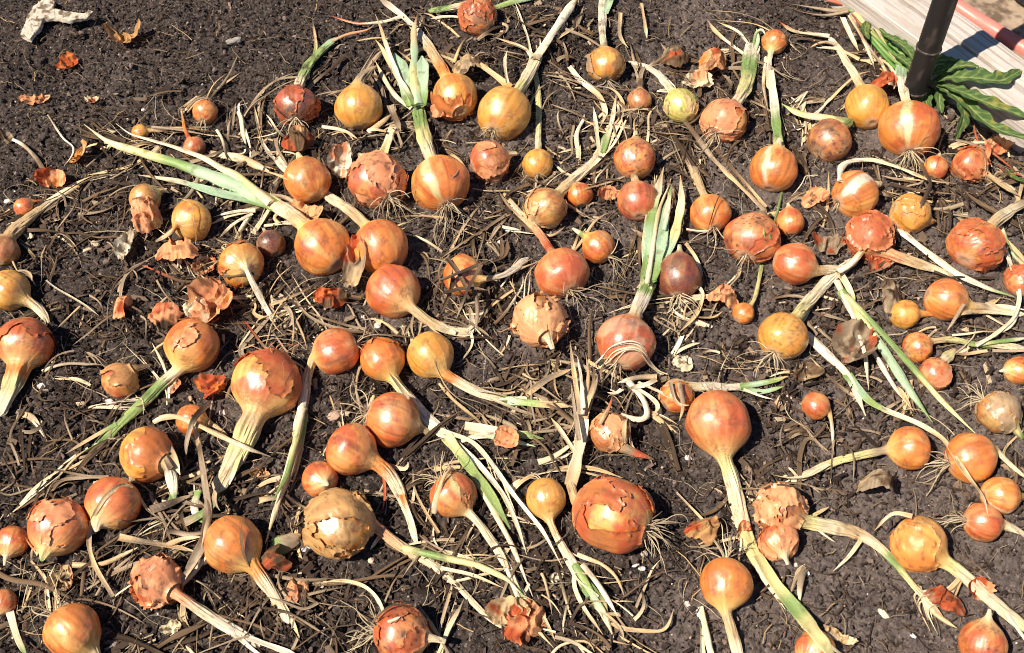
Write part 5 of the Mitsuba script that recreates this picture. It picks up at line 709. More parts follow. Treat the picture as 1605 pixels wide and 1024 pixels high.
STONES = [
 ('white angular pebble, larger of two at the bottom centre right', (0.228, -0.431, 0.008), 0.007, 1.1, -0.17, (226, 222, 220)),
 ('white angular pebble, smaller of two at the bottom centre right', (0.213, -0.419, 0.009), 0.0051, 1.2, -1.05, (220, 208, 205)),
 ('pinkish white pebble under the brown orange cracked onion', (-0.547, -0.132, 0.003), 0.0086, 1.2, -0.7, (214, 198, 186)),
 ('grey oval stone on the upper left soil', (-0.483, 0.61, -0.005), 0.0109, 1.5, 0.35, (150, 146, 142)),
 ('small white pebble left of the round orange onion stem', (-0.647, -0.106, 0.007), 0.0058, 1.1, -0.0, (222, 216, 212)),
 ('round grey pebble at the left edge', (-0.666, -0.145, 0.005), 0.0064, 1.1, -0.0, (150, 142, 134)),
 ('white pebble, left of two below the long hanging roots', (-0.035, 0.151, 0.003), 0.0047, 1.1, -0.0, (224, 220, 214)),
 ('white pebble, right of two below the long hanging roots', (-0.017, 0.155, 0.0), 0.0055, 1.2, -0.17, (228, 222, 216)),
 ('tan pink pebble under the long hanging roots', (-0.085, 0.165, 0.002), 0.0047, 1, -0.0, (204, 170, 140)),
 ('pale pebble above the orange onion with spiky scrap', (-0.191, -0.007, 0.011), 0.0052, 1.2, -0.0, (216, 206, 196)),
 ('small white pebble above the golden yellow onion, left', (-0.212, 0.011, 0.008), 0.0037, 1.1, -0.0, (222, 216, 206)),
 ('light tan stone just above the spiky scrap onion', (-0.222, -0.01, 0.007), 0.0067, 1.3, -0.17, (200, 188, 166)),
 ('round cream pebble right of the cracked greenish tan onion', (-0.176, -0.36, 0.004), 0.0046, 1, -0.0, (214, 190, 166)),
 ('bluish grey pebble left of the cracked greenish tan onion', (-0.257, -0.345, 0.004), 0.0059, 1.2, -0.0, (170, 178, 188)),
 ('cream pebble beside the small arrow shaped skin', (-0.392, -0.147, 0.006), 0.005, 1.1, -1.22, (222, 206, 196)),
 ('peach coloured pebble right of the large copper onion', (0.362, -0.132, 0.007), 0.0057, 1.1, -0.0, (212, 160, 126)),
 ('pale grey pebble below the shrivelled grey neck', (0.233, -0.215, 0.005), 0.0048, 1.1, -0.35, (206, 202, 200)),
 ('white pebble under the largest onion, left of two', (0.153, -0.37, 0.012), 0.0032, 1.6, 0.35, (226, 218, 210)),
 ('white pebble under the largest onion, right of two', (0.161, -0.374, 0.012), 0.0039, 1.4, -0.0, (226, 218, 210)),
 ('grey pebble touching the bottom of the largest onion', (0.165, -0.354, 0.012), 0.0046, 1.1, -0.0, (170, 166, 164)),
 ('white pebble, upper of two below the pinkish papery bulb', (0.354, -0.365, 0.003), 0.0033, 1, -0.0, (222, 214, 206)),
 ('white pebble, lower of two below the pinkish papery bulb', (0.367, -0.377, 0.005), 0.0032, 1, -0.0, (226, 222, 218)),
 ('white stone flake on bare soil at the bottom right', (0.45, -0.431, 0.008), 0.0057, 1.7, -0.87, (216, 206, 182)),
 ('white pebble with roots near the bottom right corner', (0.479, -0.459, 0.01), 0.005, 1.1, -0.0, (220, 222, 226)),
 ('pale stone left of the torn onion near the bent golden neck', (0.437, -0.007, 0.005), 0.0045, 1.4, -0.0, (216, 210, 204)),
 ('bluish white stone right of the pear shaped onion stem', (-0.138, 0.447, 0.0), 0.0061, 1, -0.0, (196, 196, 190)),
 ('pale grey stone below the golden pear shaped onion neck', (-0.14, 0.499, 0.001), 0.007, 1, -1.22, (206, 196, 180)),
 ('small white stone left of the small copper onion, upper left', (-0.608, 0.436, -0.0), 0.0035, 1.3, -0.0, (222, 218, 214)),
 ('light stone by the left edge above the small orange red onion', (-0.779, 0.233, 0.004), 0.0057, 1.3, 0.35, (196, 190, 186)),
 ('tan stone left of the very large onion on dark soil', (-0.627, 0.15, 0.002), 0.0063, 1.3, -0.35, (186, 170, 146)),
 ('pinkish stone left of the pinkish copper onion', (-0.239, -0.153, 0.007), 0.0106, 1.2, 0.35, (176, 152, 136)),
 ('grey stone near the bronze onion at the bottom left', (-0.477, -0.465, 0.003), 0.0056, 1.1, -0.0, (140, 132, 126)),
 ('pale tan rock at the end of the inner board, right edge', (0.85, 0.479, -0.006), 0.014, 1.2, -0.0, (190, 166, 140)),
]
ZONES = [
 (-0.41, -0.2937, 0.0612, 44, 'dkmdkm', None, 0.0065, 0.008),
 (-0.5922, -0.2168, 0.1012, 46, 'dkmdkm', None, 0.0051, 0.008),
 (-0.5847, -0.3809, 0.0866, 40, 'dkmdd', None, 0.0047, 0.008),
 (-0.4268, -0.4295, 0.0927, 34, 'dkmdd', None, 0.0046, 0.008),
 (-0.294, -0.4321, 0.0615, 26, 'dkmdm', None, 0.0054, 0.008),
 (-0.0762, 0.0537, 0.0508, 46, 'kkddm', None, 0.0065, 0.008),
 (-0.2128, 0.4365, 0.0736, 44, 'dkmdm', None, 0.0063, 0.008),
 (0.1501, 0.3346, 0.0763, 50, 'dkmtcm', None, 0.0061, 0.008),
 (0.1884, 0.3864, 0.0568, 26, 'mtcdk', None, 0.0062, 0.008),
 (0.2641, 0.3613, 0.0718, 36, 'dkmd', None, 0.0062, 0.008),
 (0.6385, 0.2771, 0.0801, 44, 'kdkmd', None, 0.007, 0.008),
 (0.0847, -0.123, 0.0782, 44, 'tmdkm', None, 0.0061, 0.008),
 (0.0151, -0.1521, 0.0602, 34, 'dkmd', None, 0.006, 0.008),
 (0.0764, 0.2302, 0.069, 30, 'dkmdt', None, 0.0059, 0.008),
 (-0.3241, 0.3018, 0.0603, 22, 'dmdk', None, 0.006, 0.008),
 (-0.4272, 0.3094, 0.091, 34, 'mtdkc', None, 0.0061, 0.008),
 (-0.5451, 0.0857, 0.0936, 26, 'dkmd', None, 0.0047, 0.008),
 (-0.4367, 0.0426, 0.0924, 34, 'dkmrt', None, 0.0055, 0.008),
 (-0.3409, 0.0106, 0.0641, 24, 'dmt', None, 0.0055, 0.008),
 (-0.568, 0.3641, 0.1234, 14, 'dkm', None, 0.0051, 0.008),
 (0.0633, 0.6014, 0.0991, 30, 'dmdk', None, 0.0066, 0.008),
 (0.3499, 0.4945, 0.0855, 28, 'dmdk', None, 0.0064, 0.008),
 (0.6352, 0.582, 0.055, 18, 'tmdc', None, 0.0077, 0.008),
 (0.7163, 0.3461, 0.0924, 24, 'dmtr', None, 0.0062, 0.008),
 (0.4487, 0.0311, 0.0644, 22, 'dmkd', None, 0.0055, 0.008),
 (0.5914, 0.1007, 0.0754, 20, 'dmdk', None, 0.0047, 0.008),
 (0.477, -0.1209, 0.0784, 20, 'dmkd', None, 0.0052, 0.008),
 (0.6253, -0.0383, 0.0807, 26, 'dmtc', None, 0.0054, 0.008),
 (0.3336, -0.0876, 0.0619, 18, 'dmtc', None, 0.0044, 0.008),
 (-0.0206, 0.0267, 0.055, 18, 'tmdw', None, 0.0046, 0.008),
 (-0.1647, -0.0175, 0.0632, 18, 'dmt', None, 0.0045, 0.008),
 (-0.1149, -0.3209, 0.0726, 26, 'dmkd', None, 0.0048, 0.008),
 (-0.0179, -0.349, 0.0875, 36, 'dmktc', None, 0.0048, 0.008),
 (0.0749, -0.4327, 0.0768, 34, 'dmktc', None, 0.0046, 0.008),
 (-0.2297, -0.4632, 0.0835, 24, 'dmkd', None, 0.0046, 0.008),
 (-0.5572, -0.0544, 0.1253, 22, 'dmk', None, 0.0045, 0.008),
 (0.411, 0.3887, 0.0724, 18, 'dmk', None, 0.0062, 0.008),
 (-0.1346, 0.5896, 0.0879, 22, 'mtdk', None, 0.0066, 0.008),
 (-0.0611, 0.2124, 0.0587, 12, 'tmd', None, 0.0039, 0.008),
 (0.6262, -0.2579, 0.0496, 12, 'dmt', None, 0.0041, 0.008),
 (0.3115, -0.2728, 0.0413, 16, 'dmkd', None, 0.005, 0.008),
 (0.2368, 0.0304, 0.0552, 16, 'tmd', None, 0.0046, 0.008),
 (-0.0026, 0.3907, 0.0621, 14, 'dmt', None, 0.0052, 0.008),
 (-0.7367, 0.1289, 0.0572, 16, 'dkm', None, 0.0057, 0.008),
 (-0.659, 0.2147, 0.0588, 22, 'dkmd', None, 0.0049, 0.008),
 (-0.2118, -0.1048, 0.0524, 12, 'dmt', None, 0.0044, 0.008),
 (0.3762, -0.2189, 0.0757, 12, 'dmk', None, 0.005, 0.008),
 (-0.3028, -0.3649, 0.0475, 18, 'dmkd', None, 0.0055, 0.008),
]
EDGE = ((0.623, 0.809, 0.0), (0.967, 0.317, 0.0))
BOARDS = [
 ('edging_board', 'pale weathered outer edging board nearest the pink pipe', (0.18, 1.353, 0.0), (1.211, -0.122, 0.0), 0.052, -0.08, 0.055, 5),
 ('edging_board', 'pale weathered inner edging board with soil and weed against it', (0.135, 1.322, 0.0), (1.166, -0.154, 0.0), 0.052, -0.08, 0.051, 6),
]
BEDSIDE = 1
HOSE = [(0.756, 0.724, 0.026), (0.777, 0.669, 0.027), (0.805, 0.639, 0.023), (0.83, 0.607, 0.025), (0.871, 0.569, 0.02), (0.919, 0.518, 0.015)]
POST = ((0.662, 0.447, -0.13), (0.662, 0.489, 0.41), 0.0186, [0.155, 0.238, 0.4])
POT = ((0.951, 0.725, 0.018), 0.09)
BARK = [(-0.841, 0.591, 0.01), (-0.841, 0.643, 0.007), (-0.837, 0.667, 0.004), (-0.82, 0.692, 0.003), (-0.803, 0.681, 0.006), (-0.8, 0.661, 0.009), (-0.771, 0.652, 0.011), (-0.745, 0.648, 0.008), (-0.74, 0.659, 0.008), (-0.728, 0.652, 0.005), (-0.738, 0.636, 0.005), (-0.766, 0.628, 0.008), (-0.792, 0.637, 0.009), (-0.812, 0.635, 0.008), (-0.812, 0.615, 0.008), (-0.817, 0.597, 0.007), (-0.822, 0.581, 0.007)]
WEED_STEMS = [
 ([(0.612, 0.686, 0.01), (0.628, 0.624, 0.015), (0.637, 0.585, 0.015), (0.643, 0.569, 0.011), (0.648, 0.552, 0.01), (0.676, 0.512, 0.007)], 0.0053, 0.0032, 'mtm'),
 ([(0.622, 0.643, 0.015), (0.642, 0.618, 0.019), (0.651, 0.604, 0.022), (0.658, 0.587, 0.024), (0.667, 0.574, 0.025), (0.675, 0.561, 0.023), (0.687, 0.514, 0.016)], 0.0063, 0.0042, 'eyG'),
 ([(0.59, 0.657, 0.011), (0.6, 0.617, 0.011), (0.605, 0.599, 0.009), (0.633, 0.536, 0.0), (0.646, 0.502, 0.002)], 0.0053, 0.0032, 'tmd'),
 ([(0.633, 0.618, 0.009), (0.652, 0.588, 0.01), (0.659, 0.57, 0.012), (0.663, 0.548, 0.016), (0.676, 0.517, 0.011), (0.689, 0.488, 0.005)], 0.0074, 0.0053, 'Gee'),
 ([(0.604, 0.61, 0.008), (0.611, 0.569, 0.006), (0.615, 0.553, 0.001), (0.618, 0.535, -0.003)], 0.0063, 0.0042, 'tct'),
 ([(0.63, 0.557, -0.002), (0.634, 0.509, 0.005), (0.637, 0.491, 0.001)], 0.0063, 0.0042, 'ctm'),
 ([(0.587, 0.676, 0.013), (0.61, 0.658, 0.014), (0.619, 0.645, 0.014), (0.633, 0.613, 0.013), (0.64, 0.598, 0.012), (0.657, 0.572, 0.011), (0.672, 0.541, 0.014), (0.695, 0.498, 0.016)], 0.0095, 0.0074, 'rGe'),
 ([(0.591, 0.669, 0.015), (0.616, 0.655, 0.018), (0.628, 0.645, 0.02), (0.651, 0.626, 0.021), (0.682, 0.592, 0.023), (0.69, 0.578, 0.023), (0.693, 0.56, 0.023), (0.695, 0.542, 0.022), (0.698, 0.486, 0.021)], 0.0095, 0.0074, 'eGy'),
 ([(0.597, 0.669, 0.011), (0.615, 0.617, 0.01), (0.637, 0.574, 0.005), (0.645, 0.56, 0.005), (0.659, 0.529, 0.009), (0.667, 0.516, 0.011), (0.699, 0.487, 0.013)], 0.0084, 0.0063, 'reG'),
 ([(0.599, 0.656, 0.018), (0.62, 0.608, 0.016), (0.637, 0.582, 0.012), (0.645, 0.568, 0.011), (0.66, 0.537, 0.013), (0.69, 0.504, 0.015), (0.707, 0.478, 0.014)], 0.0084, 0.0063, 'yGG'),
 ([(0.605, 0.65, 0.01), (0.615, 0.612, 0.009), (0.621, 0.595, 0.007), (0.636, 0.565, 0.003), (0.649, 0.53, 0.005), (0.67, 0.505, 0.008), (0.681, 0.495, 0.008)], 0.0074, 0.0053, 'GGe'),
]
WEED_LEAVES = [
 ([(0.693, 0.472, 0.03), (0.712, 0.464, 0.047), (0.721, 0.456, 0.055), (0.731, 0.449, 0.061), (0.744, 0.448, 0.063), (0.769, 0.44, 0.064), (0.782, 0.437, 0.063), (0.796, 0.445, 0.061), (0.827, 0.469, 0.057)], 0.0359),
 ([(0.7, 0.466, 0.029), (0.716, 0.438, 0.046), (0.729, 0.406, 0.062), (0.751, 0.393, 0.06), (0.787, 0.376, 0.057), (0.82, 0.357, 0.053)], 0.0296),
 ([(0.699, 0.461, 0.029), (0.713, 0.428, 0.044), (0.721, 0.413, 0.046), (0.728, 0.405, 0.038), (0.729, 0.394, 0.029), (0.718, 0.371, -0.003)], 0.0281),
 ([(0.703, 0.454, 0.029), (0.722, 0.434, 0.038), (0.729, 0.422, 0.042), (0.735, 0.386, 0.047), (0.751, 0.342, 0.056), (0.76, 0.332, 0.058), (0.771, 0.327, 0.057), (0.805, 0.313, 0.056), (0.818, 0.312, 0.054)], 0.0265),
 ([(0.683, 0.476, 0.04), (0.706, 0.475, 0.054), (0.717, 0.473, 0.062), (0.731, 0.477, 0.063), (0.744, 0.474, 0.063), (0.757, 0.468, 0.064)], 0.0234),
 ([(0.679, 0.491, 0.011), (0.682, 0.472, 0.012), (0.682, 0.449, 0.015), (0.683, 0.435, 0.009), (0.677, 0.421, 0.004)], 0.0203),
 ([(0.647, 0.585, 0.016), (0.641, 0.594, 0.027), (0.63, 0.606, 0.026)], 0.0187),
 ([(0.636, 0.592, 0.024), (0.647, 0.577, 0.03), (0.655, 0.558, 0.035), (0.664, 0.541, 0.036), (0.671, 0.526, 0.031), (0.678, 0.514, 0.022)], 0.0203),
 ([(0.649, 0.559, 0.011), (0.657, 0.538, 0.02), (0.664, 0.517, 0.026), (0.672, 0.502, 0.023), (0.68, 0.491, 0.015), (0.685, 0.481, 0.004)], 0.0187),
 ([(0.616, 0.631, 0.019), (0.601, 0.599, 0.027), (0.612, 0.589, 0.017)], 0.0156),
 ([(0.674, 0.496, 0.032), (0.691, 0.495, 0.052), (0.701, 0.493, 0.059), (0.724, 0.482, 0.064)], 0.0203),
 ([(0.676, 0.534, 0.012), (0.671, 0.55, 0.019), (0.678, 0.563, 0.025), (0.69, 0.575, 0.031)], 0.0156),
 ([(0.792, 0.294, 0.004), (0.775, 0.285, 0.007), (0.78, 0.275, 0.011), (0.792, 0.269, 0.011), (0.805, 0.266, 0.008), (0.817, 0.262, 0.008)], 0.0171),
 ([(0.722, 0.498, 0.016), (0.704, 0.455, 0.015), (0.702, 0.44, 0.009), (0.706, 0.426, 0.003)], 0.0203),
]
WEED_ROOTS = [
 ([(0.597, 0.671, 0.013), (0.581, 0.669, 0.013), (0.566, 0.669, 0.011), (0.509, 0.693, 0.004), (0.495, 0.698, 0.003), (0.48, 0.701, 0.004)], 0.0105, 0.0042, 'mmd'),
 ([(0.597, 0.67, 0.013), (0.582, 0.664, 0.013), (0.567, 0.661, 0.011), (0.553, 0.661, 0.007), (0.54, 0.666, 0.005), (0.525, 0.669, 0.005), (0.512, 0.675, 0.004), (0.499, 0.684, 0.003), (0.486, 0.692, 0.003)], 0.0074, 0.0032, 'md'),
 ([(0.601, 0.674, 0.015), (0.588, 0.681, 0.014), (0.563, 0.697, 0.011), (0.551, 0.707, 0.007), (0.54, 0.719, 0.002), (0.527, 0.728, -0.0), (0.513, 0.733, 0.001)], 0.0084, 0.0032, 'rm'),
 ([(0.606, 0.666, 0.016), (0.642, 0.652, 0.035), (0.653, 0.643, 0.04), (0.663, 0.63, 0.044), (0.685, 0.631, 0.056)], 0.0042, 0.0021, 'dd'),
]

# ---------------------------------------------------------------- ground surface with everything round that lies on it
OC = np.array([o[1] for o in ONIONS])
OR = np.array([o[2] for o in ONIONS])


def top(x, y):
    d2 = (x[:, None] - OC[None, :, 0]) ** 2 + (y[:, None] - OC[None, :, 1]) ** 2
    return np.maximum(lie(x, y), np.where(d2 < OR ** 2, OC[:, 2] + np.sqrt(np.maximum(OR ** 2 - d2, 0)), -1).max(1))


# ---------------------------------------------------------------- soil: one sheet to the horizon
def soil():
    def axis(a, b, step, far):
        core = np.arange(a, b + step / 2, step)
        g = step * 1.35 ** np.arange(1, 40)
        g = np.cumsum(g)
        g = g[g < far]
        return np.r_[(a - g)[::-1], core, b + g]
    xs, ys = axis(-1.02, 1.02, 0.0032, 150), axis(-0.58, 0.84, 0.0032, 150)
    X, Y = np.meshgrid(xs, ys, indexing='ij')
    p = np.stack([X, Y, 0 * X], -1)
    near = (np.abs(X) < 1.3) & (np.abs(Y) < 1.2)
    Z = np.where(near, H(X, Y), -0.004)
    q = p[near]
    bank = 0 * Z  # crumbs pushed up against the sunken bulbs
    for c, r in zip(OC, OR):
        i0, i1 = np.searchsorted(xs, [c[0] - 1.8 * r, c[0] + 1.8 * r])
        j0, j1 = np.searchsorted(ys, [c[1] - 1.8 * r, c[1] + 1.8 * r])
        d = np.hypot(X[i0:i1, j0:j1] - c[0], Y[i0:i1, j0:j1] - c[1]) / r
        bank[i0:i1, j0:j1] = np.maximum(bank[i0:i1, j0:j1], 0.17 * r * np.exp(-((d - 0.8) / 0.33) ** 2) * (0.3 + 1.2 * fbm(p[i0:i1, j0:j1] * 25, 2, 43)))
    warp = q + 0.012 * (np.stack([fbm(q * 30, 2, 31), fbm(q * 30, 2, 32), 0 * q[:, 0]], -1) - 0.5)
    clod = np.abs(fbm(warp * 42, 3, 41) - 0.5) * 2
    Z[near] += 0.011 * (fbm(q * 36, 3, 22) - 0.5) + 0.006 * (fbm(q * 95, 3, 23) - 0.5) - 0.005 * sst(0.15, 0.0, clod) + 0.005 * (noise(q * 280, 24) - 0.5) + bank[near]
    v = np.stack([X, Y, Z], -1).reshape(-1, 3)
    f = grid_faces(len(xs), len(ys), False)
    a, b, c = v[f[0]]
    if np.cross(b - a, c - a)[2] < 0:
        f = f[:, ::-1]
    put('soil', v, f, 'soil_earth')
    labels['soil'] = {'label': 'dark brown crumbly garden soil of the bed', 'kind': 'structure'}


soil()


# ---------------------------------------------------------------- right-hand border: path, boards, hose, post
def path_sheet():
    o, d, w = np.array(EDGE[0]), unit(np.array(EDGE[1]) - EDGE[0]), None
    w = np.array([-d[1], d[0], 0])
    if w[0] < 0:
        w = -w
    a = np.r_[-30, np.arange(-1.2, 1.2, 0.006), 30]
    b = np.r_[0.006, np.arange(0.012, 0.9, 0.006), 30]
    A, B = np.meshgrid(a, b, indexing='ij')
    P = o[None, None] + A[..., None] * d + B[..., None] * w
    P[..., 2] = 0.008 + 0.012 * fbm(P * [30, 30, 0] + 9, 4, 51)
    f = grid_faces(len(a), len(b), False)
    tri = P.reshape(-1, 3)[f[0]]
    if np.cross(tri[1] - tri[0], tri[2] - tri[0])[2] < 0:
        f = f[:, ::-1]
    put('path', P.reshape(-1, 3), f, 'path_earth')
    labels['path'] = {'label': 'pale dry earth path beyond the edging boards', 'kind': 'structure'}


path_sheet()


def board(name, label, p, q, wid, z0, z1, seed):
    """A weathered board from p to q with rounded, slightly worn edges."""
    p, q = np.array(p), np.array(q)
    d = unit(q - p)
    n = np.array([-d[1], d[0], 0])
    if n[0] < 0:
        n = -n
    L = np.linalg.norm(q - p)
    s = np.linspace(0, L, int(L / 0.006))
    h, e = z1 - z0, 0.004
    ring = [(0, 0), (0, h - e), (e * 0.3, h - e * 0.3), (e, h)] + [(x, h) for x in np.linspace(e, wid - e, 12)[1:-1]] + [(wid - e, h), (wid - e * 0.3, h - e * 0.3), (wid, h - e), (wid, 0)]
    R = np.array(ring)
    S, J = np.meshgrid(s, np.arange(len(R)), indexing='ij')
    pts = np.stack([S * 6, R[J, 0] * 240, R[J, 1] * 60 + seed], -1)
    dz = 0.0022 * (fbm(pts, 3, seed) - 0.5)
    edge = 0.003 * (fbm(np.stack([S * 30, J * 0.0 + seed, R[J, 1] * 20], -1), 3, seed + 2) - 0.5)
    V = p + S[..., None] * d + (R[J, 0] + edge)[..., None] * n
    V[..., 2] = z0 + R[J, 1] + dz
    m = len(R)
    f = grid_faces(len(s), m, False)
    v = V.reshape(-1, 3)
    tri = v[f[m * 3]]
    f = np.vstack([f, [[0, k, k + 1] for k in range(1, m - 1)], [[(len(s) - 1) * m, (len(s) - 1) * m + k + 1, (len(s) - 1) * m + k] for k in range(1, m - 1)]])
    top_i = 5
    tri = v[[0 * m + top_i, 0 * m + top_i + 1, m + top_i]]
    uv = np.stack([S, R[J, 0] + R[J, 1] + seed * 0.37], -1).reshape(-1, 2)
    f0 = f[(f == [top_i, top_i + 1, m + top_i + 1]).all(1)]
    if len(f0):
        a, b, c = v[f0[0]]
        if np.cross(b - a, c - a)[2] < 0:
            f = f[:, ::-1]
    key = thing(name, label, 'board', 'weathered boards edging the bed')
    put(key, v, f, 'weathered_wood', uv=uv)


for b in BOARDS:
    board(*b)


def hose():
    P, r = np.array(HOSE) - [0, 0, 0.004], 0.013
    key = thing('garden_hose', 'salmon pink pipe lying along the path behind the edging boards', 'pipe')
    v, f = thread(P, r, 1, m=24, step=0.01, taper=0.0)
    put(key, v, f, 'hose_plastic', color=np.broadcast_to(lin(218, 128, 118), v.shape))


hose()


def post():
    b, t, r = np.array(POST[0]), np.array(POST[1]), POST[2]
    key = thing('garden_stake', 'black round stake with ringed joints standing at the bed edge', 'stake')
    L = np.linalg.norm(t - b)
    s = np.r_[np.arange(0, L, 0.004), L]
    R = 0 * s + r
    for k in POST[3]:
        R += r * 0.04 * np.exp(-((s - k) / 0.004) ** 2) - r * 0.03 * np.exp(-((s - k - 0.007) / 0.004) ** 2)
    a = np.arange(40) / 40 * 2 * np.pi
    d = unit(t - b)
    n = unit(np.cross(d, [0, 1, 0]))
    m = np.cross(d, n)
    V = b + s[:, None, None] * d + R[:, None, None] * (np.cos(a)[None, :, None] * n + np.sin(a)[None, :, None] * m)
    v = np.vstack([V.reshape(-1, 3), [t]])
    j = np.arange(40)
    f = np.vstack([grid_faces(len(s), 40), np.stack([(len(s) - 1) * 40 + j, (len(s) - 1) * 40 + (j + 1) % 40, 0 * j + len(v) - 1], 1)])
    dust = sst(0.55, 0.75, fbm(v * [90, 90, 30], 4, 77))
    c = mixc(np.broadcast_to(lin(32, 31, 32), v.shape), lin(92, 84, 78), 0.45 * dust)
    put(numbered(key + '__shaft'), v, f, 'black_plastic', color=c)
    for k in POST[3]:
        P = b + d * k
        Rg = r * 1.015
        th = np.arange(12) / 12 * 2 * np.pi
        Vr = P + (Rg + 0.0016 * np.cos(th))[None, :, None] * (np.cos(a)[:, None, None] * n + np.sin(a)[:, None, None] * m) + (0.0022 * np.sin(th))[None, :, None] * d
        Vr = Vr.reshape(-1, 3)
        fr = grid_faces(41, 12)
        fr = fr % len(Vr)
        dd = sst(0.4, 0.6, fbm(Vr * 200, 3, 5))
        put(numbered(key + '__ring'), Vr, fr, 'black_plastic', color=mixc(np.broadcast_to(lin(50, 47, 46), Vr.shape), lin(92, 86, 80), dd))


post()


def dark_pot():
    c, r = np.array(POT[0]), POT[1]
    key = thing('dark_container', 'dark navy rounded container cut off by the top right corner', 'container')
    prof = np.array([(0.0, 0.0), (0.80, 0.0), (0.86, 0.06), (0.96, 0.9), (1.04, 0.92), (1.05, 1.04), (1.02, 1.06), (0.95, 1.04), (0.9, 0.8), (0.0, 0.78)]) * [r, r * 1.2]
    a = np.arange(48) / 48 * 2 * np.pi
    V = np.stack([prof[:, None, 0] * np.cos(a), prof[:, None, 0] * np.sin(a), prof[:, None, 1] + 0 * a], -1) + c
    v = V.reshape(-1, 3)
    put(key, v, grid_faces(len(prof), 48)[:, ::-1], 'black_plastic', color=np.broadcast_to(lin(34, 38, 50), v.shape), smooth=False)


dark_pot()


# ---------------------------------------------------------------- onions
def profile(nk, e, rn, flare):
    """Bulb profile: axial and radial in units of R, then the shoulder running out into the neck."""
    u1 = np.cos(np.linspace(np.pi, 0.63, nk))
    r1 = np.sqrt(np.maximum(1 - u1 ** 2, 0)) ** 0.93
    dim = sst(-0.985, -0.80, u1)
    u1d = u1 + 0.06 * (1 - sst(0.0, 0.26, r1))
    a0, b0 = u1[-1], r1[-1]
    sl = -a0 / max(b0, 1e-3) * 0.93
    k = np.linspace(0, 1, max(nk // 3, 8))[1:]
    h00, h10, h01, h11 = 2 * k ** 3 - 3 * k ** 2 + 1, k ** 3 - 2 * k ** 2 + k, -2 * k ** 3 + 3 * k ** 2, k ** 3 - k ** 2
    u2 = a0 + (flare - a0) * k
    r2 = h00 * b0 + h10 * sl * (flare - a0) + h01 * rn + h11 * (-0.10) * (flare - a0)
    return np.r_[u1d, u2] * e, np.r_[r1, np.maximum(r2, rn * 0.9)], np.r_[u1, u2]


